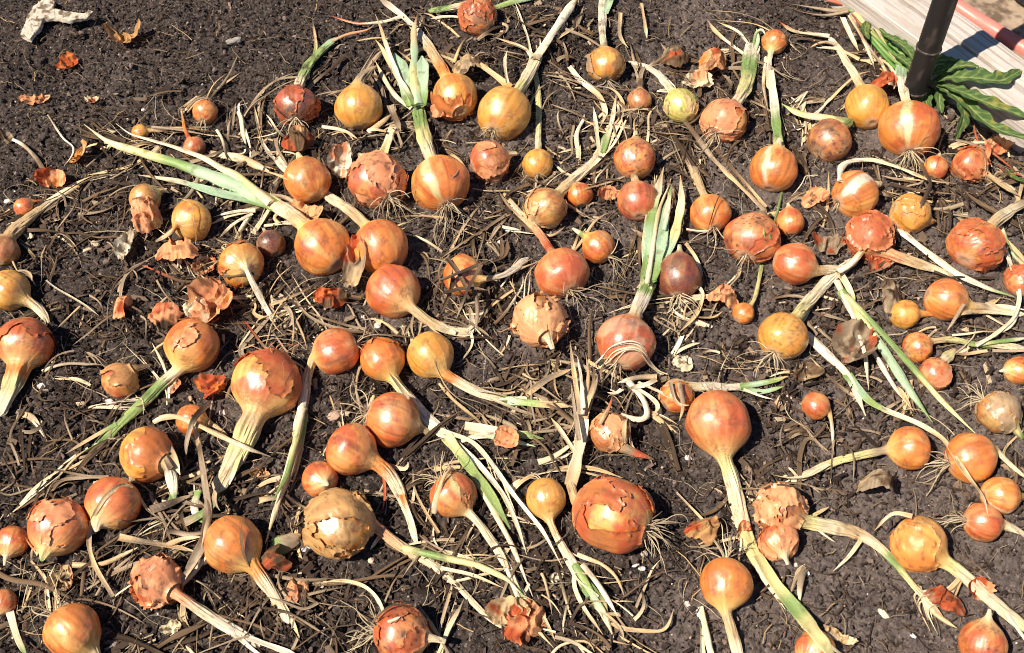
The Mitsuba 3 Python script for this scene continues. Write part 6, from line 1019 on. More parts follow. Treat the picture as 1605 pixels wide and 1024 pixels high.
def onion(idx, row):
    label, c, R, ax, e, kind, nw, npath, opt = row
    c, ax = np.array(c), unit(np.array(ax))
    rng = np.random.default_rng(1000 + idx)
    sd = idx * 7.31 + 3
    key = thing('onion', label, 'onion', 'onions drying on the soil')
    res = R / 0.040
    nA = int(np.clip(84 * res, 30, 120))
    nk = int(np.clip(46 * res, 18, 66))
    rn = 0.5 * nw[0] / R
    flare = opt.get('fl', 1.32) - 0.12
    U, Rr, u = profile(nk, e, rn, flare)
    # spine: through the bulb, then along the neck
    bul = c + ax * (R * U)[:, None]
    if npath:
        start = bul[-1]
        Pn = np.vstack([bul[-1] - ax * R * 0.25, start, *[np.array(p) for p in npath]])
        Q, s = resample(Pn, 0.0045, min(0.012, 0.35 * R))
        keep = s > R * 0.27
        Q, s = Q[keep], s[keep] - R * 0.27
        t = s / s[-1]
        rneck = 0.5 * (nw[0] + (nw[1] - nw[0]) * sst(0, 0.8, t))
        flat = 1 - (1 - opt.get('flat', 0.55)) * sst(0.0, 0.5, t)
        rneck = rneck * (1 - 0.75 * sst(0.90, 1.02, t)) if not opt.get('open') else rneck
    else:
        L = R * rng.uniform(0.25, 0.5)
        s = np.linspace(0, L, 7)[1:]
        Q = bul[-1] + ax * s[:, None] + np.array([0, 0, -0.25]) * (s ** 2 / L)[:, None]
        t = s / L
        rneck = rn * R * (1 - 0.5 * t)
        flat = 1 - 0.5 * t
    nb = len(bul)
    P = np.vstack([bul, Q])
    rad = np.r_[Rr * R, rneck]
    fl = np.r_[np.ones(nb), flat]
    lo_, hi_ = max(nb - nk // 3, 2), min(nb + 12, len(P) - 1)
    for _ in range(12):  # the shoulder runs into the neck without a joint
        P[lo_:hi_] = 0.5 * P[lo_:hi_] + 0.25 * (P[lo_ - 1:hi_ - 1] + P[lo_ + 1:hi_ + 1])
        rad[lo_:hi_] = 0.5 * rad[lo_:hi_] + 0.25 * (rad[lo_ - 1:hi_ - 1] + rad[lo_ + 1:hi_ + 1])
    _, nn, bb = frames(P, (0, 0, 1) if abs(ax[2]) < 0.93 else (0, 1, 0), ax, nb - nk // 3)
    a = np.arange(nA) / nA * 2 * np.pi
    ca, sa = np.cos(a)[None], np.sin(a)[None]
    w = np.r_[u, np.full(len(Q), flare)]
    ext = np.r_[np.zeros(nb), s]
    W = (w * 1.0 + ext / R)[:, None] + 0 * ca
    isn = sst(0.80, flare + 0.5, w + ext / R)[:, None]
    dirs = np.stack([ca * np.sqrt(np.clip(1 - np.minimum(w, 0.99)[:, None] ** 2, 0.05, 1)), sa * np.sqrt(np.clip(1 - np.minimum(w, 0.99)[:, None] ** 2, 0.05, 1)), W], -1)
    lump = 1.5 * (fbm(dirs * 1.1 + sd, 2, 61) - 0.5) + 0.18 * np.cos(2 * a[None] + sd) * (0.4 + 0.6 * rng.random())
    fold = noise(np.stack([ca * 2.6 + 0 * W, sa * 2.6 + sd + 0 * W, W * 0.8], -1), 62) - 0.5
    fine = noise(np.stack([ca * 7 + 0 * W, sa * 7 + sd + 0 * W, W * 1.2], -1), 63) - 0.5
    lump2 = fbm(dirs * 5 + sd, 2, 64) - 0.5
    crk = opt.get('crease', 0.0)
    scale = 1 + 0.14 * lump * (1 - isn) + isn * (0.50 * fold + 0.46 * fine) + 0.010 * fine * (1 - isn) + (0.006 + 0.05 * crk) * lump2 * (1 - isn)
    if crk:
        scale -= 0.05 * crk * sst(0.06, 0.0, np.abs(fbm(dirs * 2.2 + sd, 3, 66) - 0.5)) * (1 - isn)
    Xr = rad[:, None] * scale
    V = P[:, None] + (Xr * sa * fl[:, None])[..., None] * nn[:, None] + (Xr * ca * (1 + 0.35 * (1 - fl))[:, None])[..., None] * bb[:, None]
    # ---- skin pigment: streaks along the meridians, patches where layers are worn, soil specks
    A, B, S = KIND[kind]
    if opt.get('B'):
        B = PAL[opt['B']]
    patch = sst(0.44, 0.60, fbm(dirs * 1.5 + sd, 4, 71))
    streak = fbm(np.stack([ca * 6 + 0 * W, sa * 6 + sd + 0 * W, W * 0.7], -1), 3, 72)
    C = mixc(np.broadcast_to(A, V.shape), B, patch * opt.get('amt', 0.85))
    pale = sst(0.52, 0.68, fbm(np.stack([ca * 2.2 + 0 * W, sa * 2.2 + 0 * W + sd * 2, W * 0.9], -1), 3, 75))
    C = mixc(C, S, 0.46 * pale)
    C = C * (0.68 + 0.64 * streak)[..., None]
    vein = np.abs(np.sin(a * rng.integers(9, 14) + 2 * rng.random()))[None] + 0.25 * (fbm(dirs * 6 + sd, 2, 73) - 0.5)
    C = C * (1 - 0.16 * sst(0.16, 0.02, vein))[..., None]
    hair = noise(np.stack([ca * 24 + 0 * W, sa * 24 + sd + 0 * W, W * 0.7], -1), 79)
    C = C * (1 - 0.34 * sst(0.58, 0.85, hair) * (1 - 0.5 * isn))[..., None]
    rust = sst(0.60, 0.70, fbm(dirs * 3.1 + sd * 1.3, 4, 74))
    C = mixc(C, KIND['r'][0] * 0.75, 0.45 * rust * (1 - isn))
    if opt.get('st') is not None:
        dv = np.abs((a[None] - opt['st'] + np.pi) % (2 * np.pi) - np.pi + 0.35 * (noise(np.stack([W * 2, 0 * W + sd, 0 * W], -1), 3) - 0.5))
        C = mixc(C, PAL[opt.get('sc', 'c')], 0.9 * sst(opt.get('sw', 0.16), opt.get('sw', 0.16) * 0.55, dv) * sst(1.0, 0.8, np.abs(W)))
    nc = along(opt.get('nc', 'c'), np.r_[np.zeros(nb), t])
    nj = (0.50 + 1.0 * fbm(np.stack([ca * 3 + 0 * W, sa * 3 + sd + 0 * W, W * 1.5], -1), 3, 76))
    C = mixc(C, mixc(np.broadcast_to(S, V.shape), nc[:, None], sst(0.9, flare + 0.1, W)) * nj[..., None], sst(0.50, 1.08, W + 0.35 * (streak - 0.5)))
    C = mixc(C, PAL['c'] * 0.9, 0.40 * sst(-0.90, -0.97, W + 0.12 * (streak - 0.5)))
    C = mixc(C, PAL['k'] if opt.get('roots') else PAL['m'] * 0.6, (0.8 if opt.get('roots') else 0.4) * sst(-0.984, -0.996, W + 0.012 * fine))
    dirt = opt.get('dirt', 0.12)
    dt = sst(0.63, 0.72, fbm(dirs * 8 + sd * 2, 3, 77)) * dirt + opt.get('mould', 0) * sst(0.50, 0.60, fbm(dirs * 1.7 + sd * 3, 4, 78))
    smear = sst(0.55, 0.66, fbm(dirs * 2.3 + sd * 1.9, 5, 87)) * sst(0.35, 0.62, noise(dirs * 34 + sd, 88))
    dt = dt + 0.42 * smear
    C = mixc(C, lin(70, 54, 46), np.clip(dt, 0, 0.95))
    C = np.clip(C * (0.84 + 0.02 * sst(0.8, 1.3, W))[..., None], 0.006, 0.85)
    n = len(P)
    uv = np.stack([np.broadcast_to(a[None] / (2 * np.pi), W.shape), W], -1).reshape(-1, 2)
    vv, cc = V.reshape(-1, 3), C.reshape(-1, 3)
    cut = int(np.searchsorted(W[:, 0], 1.0)) + 1
    fb = grid_faces(cut, nA)
    part(key, 'bulb', vv[:cut * nA], fb, 'bulb_skin', color=cc[:cut * nA], uv=uv[:cut * nA])
    lo = (cut - 1) * nA
    fn = grid_faces(n - cut + 1, nA)
    tipv = P[-1:] + unit(P[-1:] - P[-2:-1]) * 0.001
    j = np.arange(nA)
    q = (n - cut) * nA
    fn = np.vstack([fn, np.stack([q + j, q + (j + 1) % nA, 0 * j + (n - cut + 1) * nA], 1)])
    part(key, 'neck', np.vstack([vv[lo:], tipv]), fn, 'leaf_tissue', color=np.vstack([cc[lo:], cc[-1:] * 0.6]), uv=np.vstack([uv[lo:], uv[-1:]]))
    # ---- torn papery outer layer
    cov = opt.get('skin', 0)
    if cov:
        val = (fbm(np.stack([ca * 1.7 + 0 * W, sa * 1.7 + sd * 5 + 0 * W, W * 0.75], -1), 4, 81) - 0.5) * 2.2 + (fbm(dirs * 7 + sd, 3, 89) - 0.5) * 0.35 + (cov - 0.5) * 1.6
        if 'side' in opt:
            sdv = unit(np.array(opt['side']))
            nrm = unit(V - c)
            val = val + 0.9 * (nrm @ sdv)
        val = np.minimum(val, 4 * (0.98 - W))
        val = np.minimum(val, 4 * (W + 0.93))
        lift = 0.022 + 0.10 * sst(0.10, 0.0, val) * opt.get('lift', 0.6) + 0.025 * (fbm(dirs * 4 + sd, 3, 82) - 0.3)
        if crk:
            lift = lift + 0.11 * crk * np.abs(noise(np.stack([ca * 4.5 + 0 * W, sa * 4.5 + sd + 0 * W, W * 0.7], -1), 85) - 0.5)
            val = np.minimum(val, 3.0 * (np.abs(fbm(np.stack([ca * 2.4 + 0 * W, sa * 2.4 + sd * 3 + 0 * W, W * 0.9], -1), 3, 86) - 0.5) - 0.012))
        Vs = V + unit(V - c) * (R * np.maximum(lift, 0.012))[..., None]
        sc = mixc(C, PAL[opt.get('skc', 'r')], 0.72) * (0.62 + 0.8 * fbm(np.stack([ca * 4 + 0 * W, sa * 4 + sd + 0 * W, W * 0.8], -1), 3, 83))[..., None]
        sc = mixc(sc, PAL['a'], 0.35 * sst(0.07, 0.01, val))
        sc = mixc(sc, lin(70, 52, 44), np.clip(sst(0.60, 0.70, fbm(dirs * 6 + sd * 4, 3, 84)) * (dirt + 0.15), 0, 0.85))
        at = np.hstack([sc.reshape(-1, 3), uv])
        v2, f2, a2 = clip_iso(Vs[:cut].reshape(-1, 3), fb, val[:cut].ravel(), at[:cut * nA])
        for ff in pieces(len(v2), f2):
            if len(ff) > 40:
                us, inv = np.unique(ff, return_inverse=True)
                part(key, 'outer_skin', v2[us], inv.reshape(-1, 3), 'loose_layer', color=np.clip(a2[us, :3], 0.01, 0.85), uv=a2[us, 3:], label='torn papery outer skin')
    # ---- roots
    if opt.get('roots'):
        pile = Pile()
        o = c - ax * R * e * 0.86
        fallen = 0.0
        for k in range(opt['roots']):
            d = unit(-ax + 0.55 * rng.normal(size=3) + np.array([0, 0, 0.15]))
            Lr = 1.25 * opt.get('rl', 0.045) * rng.uniform(0.4, 1.25)
            p = o + unit(np.cross(ax, rng.normal(size=3))) * R * 0.13 * rng.random()
            pts = [p]
            for q in range(9):
                d = unit(d + 0.24 * rng.normal(size=3) + np.array([0, 0, -0.05 * q]))
                p = p + d * Lr / 9
                g = float(lie(p[0], p[1])) + 0.004
                if p[2] < g:
                    p[2] = g
                    d[2] = abs(d[2]) * 0.2
                pts.append(p.copy())
            v, f = thread(pts, 0.0009 * rng.uniform(0.7, 1.25), k, m=5, step=0.004)
            pile.add(v, f, mixc(PAL['c'], PAL[opt.get('rc', 'm')], rng.random()) * rng.uniform(0.6, 1.0))
        v, f, cl = pile.get()
        part(key, 'roots', v, f, 'dry_matter', color=np.clip(cl, 0, 0.85), label='tuft of thin dry roots', stuff=True)
    return key


ONION_KEYS = [onion(i, row) for i, row in enumerate(ONIONS)]

BLADE = {}
for i, (own, pts, w0, w1, codes, o) in enumerate(BLADES):
    fresh = any(x in codes for x in 'gbye')
    kw = dict(th=0.30, curl=0.35, twist=0.35, crinkle=1.0) if fresh else dict(th=0.20, curl=0.42, twist=0.75, crinkle=1.2)
    kw.update(o)
    v, f, c, uv = strip(pts, w0, w1, codes, i + 1, m=14, step=0.004, **kw)
    part(ONION_KEYS[own], 'leaf', v, f, 'leaf_tissue', color=c, uv=uv, label='still green leaf' if fresh else None)

for i, (label, strands) in enumerate(LOOSE):
    key = thing('dry_leaf', label, 'leaf', 'loose onion leaves on the soil')
    for k, (pts, w0, w1, codes, o) in enumerate(strands):
        fresh = any(x in codes for x in 'gbye')
        kw = dict(th=0.30, curl=0.35, twist=0.35, crinkle=1.0) if fresh else dict(th=0.2, curl=0.45, twist=0.8, crinkle=1.25)
        kw.update(o)
        v, f, c, uv = strip(pts, w0, w1, codes, 500 + i * 9 + k, m=14, step=0.004, **kw)
        if len(strands) == 1:
            put(key, v, f, 'leaf_tissue', color=c, uv=uv)
        else:
            part(key, 'strand', v, f, 'leaf_tissue', color=c, uv=uv)


# ---------------------------------------------------------------- loose pieces of skin
def skin_piece(i, row):
    label, c, rx, ry, ang, col, bend, tilt = row
    rng = np.random.default_rng(4000 + i)
    sd = i * 5.3 + 2
    key = thing('onion_skin', label, 'onion skin', 'loose onion skins on the soil')
    nr, na = 20, 84
    rr = np.linspace(0.02, 1, nr)
    a = np.arange(na) / na * 2 * np.pi
    RR, AA = np.meshgrid(rr, a, indexing='ij')
    ca, sa = np.cos(AA), np.sin(AA)
    out = 0.92 + 1.0 * (noise(np.stack([ca * 0.9, sa * 0.9 + sd, 0 * ca], -1), 91) - 0.5) + 0.20 * (fbm(np.stack([ca * 4, sa * 4 + sd, 0 * ca + 5], -1), 3, 92) - 0.5) + 0.16 * (fbm(np.stack([ca * 11, sa * 11 + sd, 0 * ca + 5], -1), 2, 90) - 0.5)
    x, y = RR * ca * out * rx, RR * sa * out * ry
    rm = 0.5 * (rx + ry)
    z = 0.9 * bend * (x ** 2 / rx + 0.30 * y ** 2 / ry) + 0.40 * rm * (fbm(np.stack([x / rm * 1.4, y / rm * 1.4 + sd, 0 * x], -1), 3, 93) - 0.5) + 0.10 * rm * (noise(np.stack([x / rm * 9, y / rm * 1.2 + sd, 0 * x], -1), 94) - 0.5) + 0.34 * rm * sst(0.10, 0.0, np.abs(fbm(np.stack([x / rm * 1.1, y / rm * 1.1 + sd, 0 * x + 8], -1), 2, 98) - 0.5))
    ti = rng.uniform(-0.35, 0.35) + tilt
    y, z = y * math.cos(ti) - z * math.sin(ti), y * math.sin(ti) + z * math.cos(ti)
    x, y = x * math.cos(ang) - y * math.sin(ang), x * math.sin(ang) + y * math.cos(ang)
    z = z - z.min()
    V = np.stack([x + c[0], y + c[1], z + c[2]], -1)
    base = along(col, np.clip(0.5 + 0.9 * (fbm(np.stack([x / rm, y / rm + sd, 0 * x], -1), 3, 95) - 0.5) * 2, 0, 1).ravel()).reshape(V.shape)
    xs_, ys_ = x * math.cos(ang) + y * math.sin(ang), y * math.cos(ang) - x * math.sin(ang)
    C = base * (0.50 + 1.0 * fbm(np.stack([xs_ / rm * 9, ys_ / rm * 0.8 + sd, 0 * x], -1), 3, 96))[..., None]
    C = mixc(C, lin(78, 56, 46), 0.7 * sst(0.60, 0.70, fbm(np.stack([x / rm * 3, y / rm * 3 + sd, 0 * x + 3], -1), 3, 97)))
    put(key, V.reshape(-1, 3), grid_faces(nr, na), 'papery_skin', color=np.clip(C * 1.2, 0.01, 0.85).reshape(-1, 3))


for i, row in enumerate(SKINS):
    skin_piece(i, row)


# ---------------------------------------------------------------- stones, bark
import trimesh
ICO2, ICO3 = trimesh.creation.icosphere(2), trimesh.creation.icosphere(3)
for i, (label, c, r, asp, ang, col) in enumerate(STONES):
    key = thing('pebble', label, 'stone', 'pebbles in the soil')
    v = np.array(ICO3.vertices)
    nr = fbm(v * 1.1 + i * 3.7, 3, 101)
    fac = np.round(v @ unit(np.random.default_rng(i).normal(size=(9, 3))).T, 2).max(1)
    v = v * (0.72 + 0.75 * (nr - 0.4) + 0.25 * (1 - fac))[:, None] * [r * asp, r / asp ** 0.5, r * 0.72]
    v = v @ np.array([[math.cos(ang), math.sin(ang), 0], [-math.sin(ang), math.cos(ang), 0], [0, 0, 1]]) + c
    cl = np.broadcast_to(lin(*col), v.shape) * (0.7 + 0.6 * fbm(v * 300, 3, 102))[:, None]
    put(key, v, ICO3.faces, 'dry_matter', color=np.clip(cl, 0, 0.85))


def bark():
    from shapely.geometry import Polygon
    key = thing('bark_chunk', 'weathered white piece of wood with a bent side arm in the top left soil', 'wood')
    p = Polygon([(q[0], q[1]) for q in BARK])
    m = trimesh.creation.extrude_polygon(p, 0.008, engine='earcut')
    v, f = trimesh.remesh.subdivide_to_size(m.vertices, m.faces, 0.004)
    m = trimesh.Trimesh(v, f)
    m.merge_vertices()
    v = np.array(m.vertices)
    for _ in range(3):
        trimesh.smoothing.filter_laplacian(m, 0.5, iterations=1, volume_constraint=False)
    v = np.array(m.vertices)
    v = v + 0.006 * (np.stack([fbm(v * 90 + 1, 3, 1), fbm(v * 90, 3, 2), fbm(v * [150, 150, 60], 3, 3)], -1) - 0.5)
    v[:, 2] += BARK[0][2] + 0.006
    c = mixc(np.broadcast_to(lin(192, 184, 168), v.shape), lin(104, 90, 76), sst(0.52, 0.68, fbm(v * 130, 4, 4)))
    put(key, v, m.faces, 'dry_matter', color=c, smooth=True)


bark()


# ---------------------------------------------------------------- the uprooted weed by the stake
def blade_leaf(mid, width, seed, lobes=5):
    """A toothed dandelion-like leaf on a curved midrib, with the midrib as a raised keel."""
    Q, s = resample(mid, 0.004, 0.012)
    n, L = len(Q), s[-1]
    t = s / L
    tt, nn, bb = frames(Q)
    lobe = 1 - 0.42 * np.abs(np.sin(np.pi * lobes * t ** 0.9 + seed)) ** 2
    w = 0.5 * width * np.sin(np.pi * np.clip(t * 0.94 + 0.05, 0, 1)) ** 0.7 * lobe + 0.0015
    m = 15
    x = np.linspace(-1, 1, m)
    wob = fbm(np.stack([t[:, None] * 5 + 0 * x, x[None] * 1.5 + seed + 0 * t[:, None], 0 * x[None] + 0 * t[:, None]], -1), 3, 111) - 0.5
    back = 0.25 * np.abs(x)[None] * w[:, None]
    V = Q[:, None] + bb[:, None] * (w[:, None] * x[None])[..., None] + nn[:, None] * (w[:, None] * (0.28 * np.abs(x)[None] ** 1.3 + 0.5 * wob) - 0.0015 * np.exp(-(x[None] / 0.1) ** 2))[..., None] - tt[:, None] * back[..., None]
    base = np.broadcast_to(lin(80, 106, 64), V.shape) * (0.65 + 0.7 * fbm(V * 160, 3, 112))[..., None]
    rib = np.exp(-(x[None] / 0.09) ** 2) + 0.35 * (np.abs(np.sin(np.pi * (t[:, None] * 9 - np.abs(x)[None] * 1.2))) > 0.93)
    hole = sst(0.62, 0.70, fbm(V * 70 + seed, 3, 113))
    C = mixc(mixc(base, lin(150, 142, 70), 0.7 * hole), lin(160, 178, 112), np.clip(rib, 0, 0.8))
    return V.reshape(-1, 3), grid_faces(n, m, False), C.reshape(-1, 3)


wk = thing('weed_plant', 'uprooted green weed with toothed leaves lying behind the black stake', 'weed')
for i, (pts, w0, w1, codes) in enumerate(WEED_STEMS):
    v, f, c, uv = strip(pts, w0, w1, codes, 900 + i, m=10, th=0.8, curl=0.05, twist=0.2, crinkle=0.4)
    part(wk, 'stem', v, f, 'leaf_tissue', color=c, uv=uv)
for i, (pts, w) in enumerate(WEED_LEAVES):
    v, f, c = blade_leaf(pts, w, i + 1)
    part(wk, 'leaf', v, f, 'green_blade', color=c)
for i, (pts, w0, w1, codes) in enumerate(WEED_ROOTS):
    v, f, c, uv = strip(pts, w0, w1, codes, 940 + i, m=8, th=0.9, curl=0.0, twist=0.2, crinkle=0.7, tip=0.8)
    part(wk, 'root', v, f, 'leaf_tissue', color=c, uv=uv)

# ---------------------------------------------------------------- what nobody could count: crumbs, chips, shreds
rng = np.random.default_rng(77)


def field(n):
    x, y = rng.uniform(-1.0, 1.0, n), rng.uniform(-0.55, 0.82, n)
    o, d = np.array(EDGE[0]), unit(np.array(EDGE[1]) - EDGE[0])
    side = (x - o[0]) * d[1] - (y - o[1]) * d[0]
    ok = side < -0.13 if BEDSIDE < 0 else side > 0.13
    return x[ok], y[ok]


def rotations(n, flatten=1.0):
    a, b, c = rng.uniform(0, 2 * np.pi, n), rng.normal(0, flatten, n), rng.uniform(0, 2 * np.pi, n)
    z = np.zeros(n)
    o = np.ones(n)
    A = np.stack([np.cos(a), -np.sin(a), z, np.sin(a), np.cos(a), z, z, z, o], -1).reshape(-1, 3, 3)
    B = np.stack([np.cos(b), z, np.sin(b), z, o, z, -np.sin(b), z, np.cos(b)], -1).reshape(-1, 3, 3)
    Cc = np.stack([o, z, z, z, np.cos(c), -np.sin(c), z, np.sin(c), np.cos(c)], -1).reshape(-1, 3, 3)
    return A @ B @ Cc


def scatter(name, label, n, base, sizes, cols, flatten, sink, cat_pow=1.0, seedn=0, smooth=False):
    x, y = field(n)
    n = len(x)
    S = sizes(n)
    M = rotations(n, flatten)
    bv, bf = base
    K = rng.integers(0, len(bv), n)
    V = bv[K] * S[:, None, :]
    V = np.einsum('nij,nkj->nki', M, V)
    z = lie(x, y) + sink * S.min(1) + 0.002
    V = V + np.stack([x, y, z], -1)[:, None]
    F = bf[None] + (np.arange(n) * bv.shape[1])[:, None, None]
    C = cols(n, x, y)
    C = np.repeat(C[:, None], bv.shape[1], 1)
    put(name, V.reshape(-1, 3), F.reshape(-1, 3), 'dry_matter', color=np.clip(C, 0.01, 0.8).reshape(-1, 3), smooth=smooth)
    labels[name] = {'label': label, 'kind': 'stuff', 'category': label.split()[-1]}


def rocks(k):
    ico = trimesh.creation.icosahedron()
    v = np.array(ico.vertices)
    out = np.stack([v * (0.65 + 0.7 * rng.random((len(v), 1))) for _ in range(k)])
    return out, np.array(ico.faces)


def chips(k):
    b = trimesh.creation.box((2, 2, 2))
    v = np.array(b.vertices)
    out = []
    for _ in range(k):
        w = v + rng.uniform(-0.45, 0.45, v.shape)
        w[:, 2] += 0.9 * (w[:, 0] ** 2) * rng.uniform(-0.6, 0.6)
        out.append(w)
    return np.stack(out), np.array(b.faces)


def pick(cols, wts):
    cols = np.array([lin(*c) for c in cols])
    wts = np.array(wts, float) / np.sum(wts)
    return lambda n, x, y: cols[rng.choice(len(cols), n, p=wts)] * rng.uniform(0.7, 1.3, (n, 1))


scatter('soil_crumbs', 'loose dark soil crumbs', 46000, rocks(8), lambda n: np.clip(rng.lognormal(-6.70, 0.45, (n, 1)), 0.0007, 0.0075) * rng.uniform(0.7, 1.3, (n, 3)),
        pick([(68, 59, 57), (52, 45, 43), (82, 72, 69), (112, 99, 94)], [4, 3, 3, 1.6]), 1.5, 0.3)
scatter('mulch_chips', 'small brown wood chips', 8000, chips(8), lambda n: np.stack([np.clip(rng.lognormal(-5.75, 0.5, n), 0.0014, 0.009), np.clip(rng.lognormal(-6.8, 0.35, n), 0.0006, 0.0025), rng.uniform(0.0005, 0.0012, n)], -1),
        pick([(70, 59, 54), (86, 73, 66), (54, 46, 42), (108, 93, 85), (138, 121, 111)], [5, 4, 5, 1.6, .6]), 0.35, 1.2)
scatter('pale_grit', 'tiny white grit specks', 4200, rocks(6), lambda n: np.clip(rng.lognormal(-7.2, 0.42, (n, 1)), 0.0004, 0.0024) * rng.uniform(0.7, 1.3, (n, 3)),
        pick([(206, 198, 190), (160, 146, 136), (140, 122, 108), (190, 160, 140)], [2, 3, 3, 1]), 1.5, 0.8)


def fibres():
    pile = Pile()
    for k in range(6000):
        x, y = rng.uniform(-1, 1), rng.uniform(-0.55, 0.8)
        a = rng.uniform(0, 2 * np.pi)
        L = np.clip(rng.lognormal(-3.6, 0.5), 0.008, 0.07)
        n = 5
        pts = []
        for q in range(n):
            pts.append((x, y))
            a += rng.normal(0, 0.26)
            x, y = x + math.cos(a) * L / n, y + math.sin(a) * L / n
        pts = np.array(pts)
        z = lie(pts[:, 0], pts[:, 1]) + 0.004 + 0.004 * rng.random(n)
        P = np.column_stack([pts, z])
        t = unit(np.gradient(P, axis=0))
        b = np.cross(t, [0, 0, 1.0])
        r = rng.uniform(0.00025, 0.0008)
        V = np.stack([P - b * r, P + np.array([0, 0, r]), P + b * r], 1).reshape(-1, 3)
        pile.add(V, grid_faces(n, 3), PAL[rng.choice(list('mdkmddkdkt'))] * rng.uniform(0.5, 1.0))
    v, f, c = pile.get()
    put('straw_fibres', v, f, 'dry_matter', color=np.clip(c, 0.01, 0.8))
    labels['straw_fibres'] = {'label': 'fine straw and root fibres strewn over the soil', 'kind': 'stuff', 'category': 'fibres'}


fibres()


def flakes():
    """Broken bits of dead leaf matted into the soil where the litter lies."""
    bv, bf = chips(10)
    xs, ys, cs = [], [], []
    zz = np.array([(z[0], z[1], z[2]) for z in ZONES])
    for _ in range(6500):
        cx, cy, rad = zz[rng.integers(len(zz))]
        r_, th = rad * 1.15 * math.sqrt(rng.random()), rng.uniform(0, 2 * np.pi)
        xs.append(cx + r_ * math.cos(th))
        ys.append(cy + r_ * math.sin(th))
    x, y = np.array(xs), np.array(ys)
    n = len(x)
    S = np.stack([np.clip(rng.lognormal(-5.2, 0.5, n), 0.002, 0.016), np.clip(rng.lognormal(-6.2, 0.4, n), 0.0008, 0.004), rng.uniform(0.0003, 0.0008, n)], -1)
    V = np.einsum('nij,nkj->nki', rotations(n, 0.45), bv[rng.integers(0, len(bv), n)] * S[:, None])
    V = V + np.stack([x, y, lie(x, y) + 0.003 + 0.003 * rng.random(n)], -1)[:, None]
    F = bf[None] + (np.arange(n) * bv.shape[1])[:, None, None]
    C = pick([(70, 57, 49), (48, 40, 36), (94, 80, 69), (132, 115, 97), (190, 172, 146)], [5, 5, 3, 1.2, .8])(n, x, y)
    C = np.repeat(C[:, None], bv.shape[1], 1)
    put('leaf_fragments', V.reshape(-1, 3), F.reshape(-1, 3), 'dry_matter', color=np.clip(C, 0.01, 0.8).reshape(-1, 3), smooth=False)
    labels['leaf_fragments'] = {'label': 'broken bits of dead leaf matted into the soil', 'kind': 'stuff', 'category': 'fragments'}


flakes()


def lay(pts, lift, over):
    """Heights of a strand that lies on the soil and over what it crosses; None where it would cross an onion and may not."""
    z = top(pts[:, 0], pts[:, 1])
    if not over and (z - lie(pts[:, 0], pts[:, 1])).max() > 0.012:
        return None
    zs = np.convolve(np.pad(z, 2, 'edge'), np.ones(5) / 5, 'valid')
    return np.maximum(zs, z) + 0.0025 + lift * np.sin(np.linspace(0.2, np.pi * rng.uniform(0.7, 1.1), len(z)))


def wander(x, y, a, L, n, bend, jit, kink):
    pts = []
    for j in range(n):
        pts.append((x, y))
        a += bend + rng.normal(0, jit) + (rng.normal(0, 1.0) if rng.random() < kink else 0)
        x, y = x + math.cos(a) * L / n, y + math.sin(a) * L / n
    return np.array(pts)


def frayed():
    """Shrivelled leaf tops torn into strands, lying in bundles about the onions."""
    pile = Pile()
    k = 0
    for c, R in zip(OC, OR):
        for q in range(BUNDLES if c[0] < 0.22 or c[1] > 0.10 else 2):
            th = rng.uniform(0, 2 * np.pi)
            d = R * rng.uniform(1.0, 3.2)
            x, y, a = c[0] + d * math.cos(th), c[1] + d * math.sin(th), rng.uniform(0, 2 * np.pi)
            L, n = rng.uniform(0.06, 0.21), 17
            spine = wander(x, y, a, L, n, rng.normal(0, 0.035), 0.09, 0.05)
            over = rng.random() < 0.025
            tone = rng.choice(['cmt', 'tcm', 'mdt', 'mmd', 'dmk', 'ctm', 'dkd', 'kdk', 'cwc', 'dkm'])
            for e in range(rng.integers(2, 6)):
                off = wander(0, 0, rng.uniform(0, 6.3), rng.uniform(0.004, 0.03), n, 0, 0.16, 0)
                i0, i1 = rng.integers(0, 4), rng.integers(9, n + 1)
                pts = (spine + off)[i0:i1]
                z = lay(pts, rng.uniform(0, 0.012), over)
                if z is None:
                    continue
                w = 0.0014 + 0.0075 * rng.random() ** 1.7
                cs = [tone[rng.integers(3)], tone[rng.integers(3)], tone[rng.integers(3)]]
                v, f, cc, uv = strip(np.column_stack([pts, z]), w, w * rng.uniform(0.3, 0.9), cs, 7000 + k, m=7, step=0.006, twist=1.1, crinkle=1.7, curl=0.6, th=0.16, fast=True)
                pile.add(v, f, cc)
                k += 1
    v, f, c = pile.get()
    put('frayed_leaf_tops', v, f, 'dry_matter', color=np.clip(c, 0.01, 0.8))
    labels['frayed_leaf_tops'] = {'label': 'shrivelled frayed leaf tops lying in bundles about the onions', 'kind': 'stuff', 'category': 'leaves'}


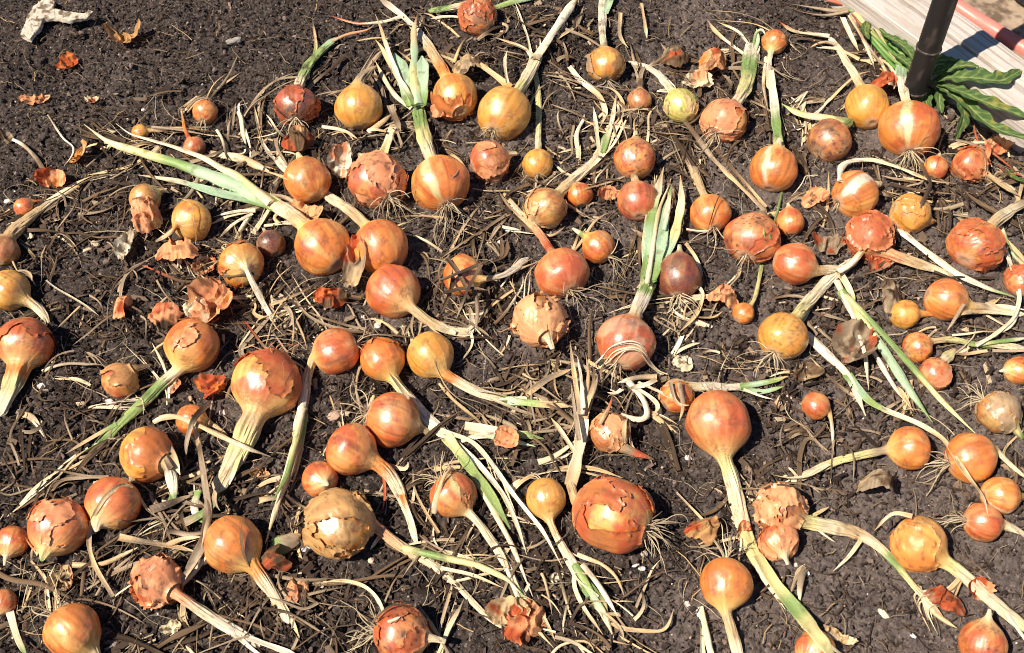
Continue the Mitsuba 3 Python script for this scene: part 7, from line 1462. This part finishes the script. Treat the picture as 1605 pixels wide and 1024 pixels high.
def wiry_roots():
    pile = Pile()
    for k in range(900):
        j = rng.integers(len(OC))
        if OC[j, 0] > 0.22 and OC[j, 1] < 0.10 and rng.random() < 0.6:
            continue
        c, R = OC[j], OR[j]
        th, d = rng.uniform(0, 2 * np.pi), R * rng.uniform(0.9, 2.8)
        pts = wander(c[0] + d * math.cos(th), c[1] + d * math.sin(th), rng.uniform(0, 6.3), rng.uniform(0.025, 0.10), 14, rng.normal(0, 0.10), 0.22, 0.03)
        z = lay(pts, rng.uniform(0, 0.010), rng.random() < 0.04)
        if z is None:
            continue
        v, f = thread(np.column_stack([pts, z]), rng.uniform(0.0004, 0.0009), k, m=3, step=0.005)
        pile.add(v, f, mixc(PAL['c'], PAL['m'], rng.random()) * rng.uniform(0.5, 1.0))
    v, f, c = pile.get()
    put('wiry_roots', v, f, 'dry_matter', color=np.clip(c, 0.01, 0.8))
    labels['wiry_roots'] = {'label': 'thin pale wiry roots strewn about the onions', 'kind': 'stuff', 'category': 'roots'}


BUNDLES = 6
frayed()
wiry_roots()


def tangles():
    pile = Pile()
    for k, (cx, cy, rad, num, codes, dirn, w, lift) in enumerate(ZONES):
        for q in range(num):
            r_, th = rad * math.sqrt(rng.random()), rng.uniform(0, 2 * np.pi)
            x, y = cx + r_ * math.cos(th), cy + r_ * math.sin(th)
            a = rng.uniform(0, 2 * np.pi) if dirn is None else dirn + rng.normal(0, 0.55)
            L = rng.uniform(0.03, 0.12)
            n = 12
            pts = []
            bend = rng.normal(0, 0.055)
            for j in range(n):
                pts.append((x, y))
                a += bend + rng.normal(0, 0.12) + (rng.normal(0, 1.0) if rng.random() < 0.05 else 0)
                x, y = x + math.cos(a) * L / n, y + math.sin(a) * L / n
            pts = np.array(pts)
            z = top(pts[:, 0], pts[:, 1])
            if (z - lie(pts[:, 0], pts[:, 1])).max() > 0.012 and rng.random() < 0.985:
                continue
            z = np.convolve(np.pad(z, 2, 'edge'), np.ones(5) / 5, 'valid')
            z = np.maximum(z, top(pts[:, 0], pts[:, 1])) + 0.003 + lift * rng.random() + 0.006 * rng.random() * np.sin(np.linspace(0, np.pi, n))
            P = np.column_stack([pts, z])
            wd = w * rng.uniform(0.3, 1.15)
            v, f, c, uv = strip(P, wd, wd * 0.5, [codes[rng.integers(len(codes))], codes[rng.integers(len(codes))]], 2000 + k * 97 + q, m=7, step=0.007, twist=1.0, crinkle=1.4, curl=0.5, fast=True)
            pile.add(v, f, c)
    v, f, c = pile.get()
    put('leaf_litter', v, f, 'dry_matter', color=np.clip(c, 0.01, 0.8))
    labels['leaf_litter'] = {'label': 'tangled thin dry leaf shreds scattered between the onions', 'kind': 'stuff', 'category': 'litter'}


tangles()
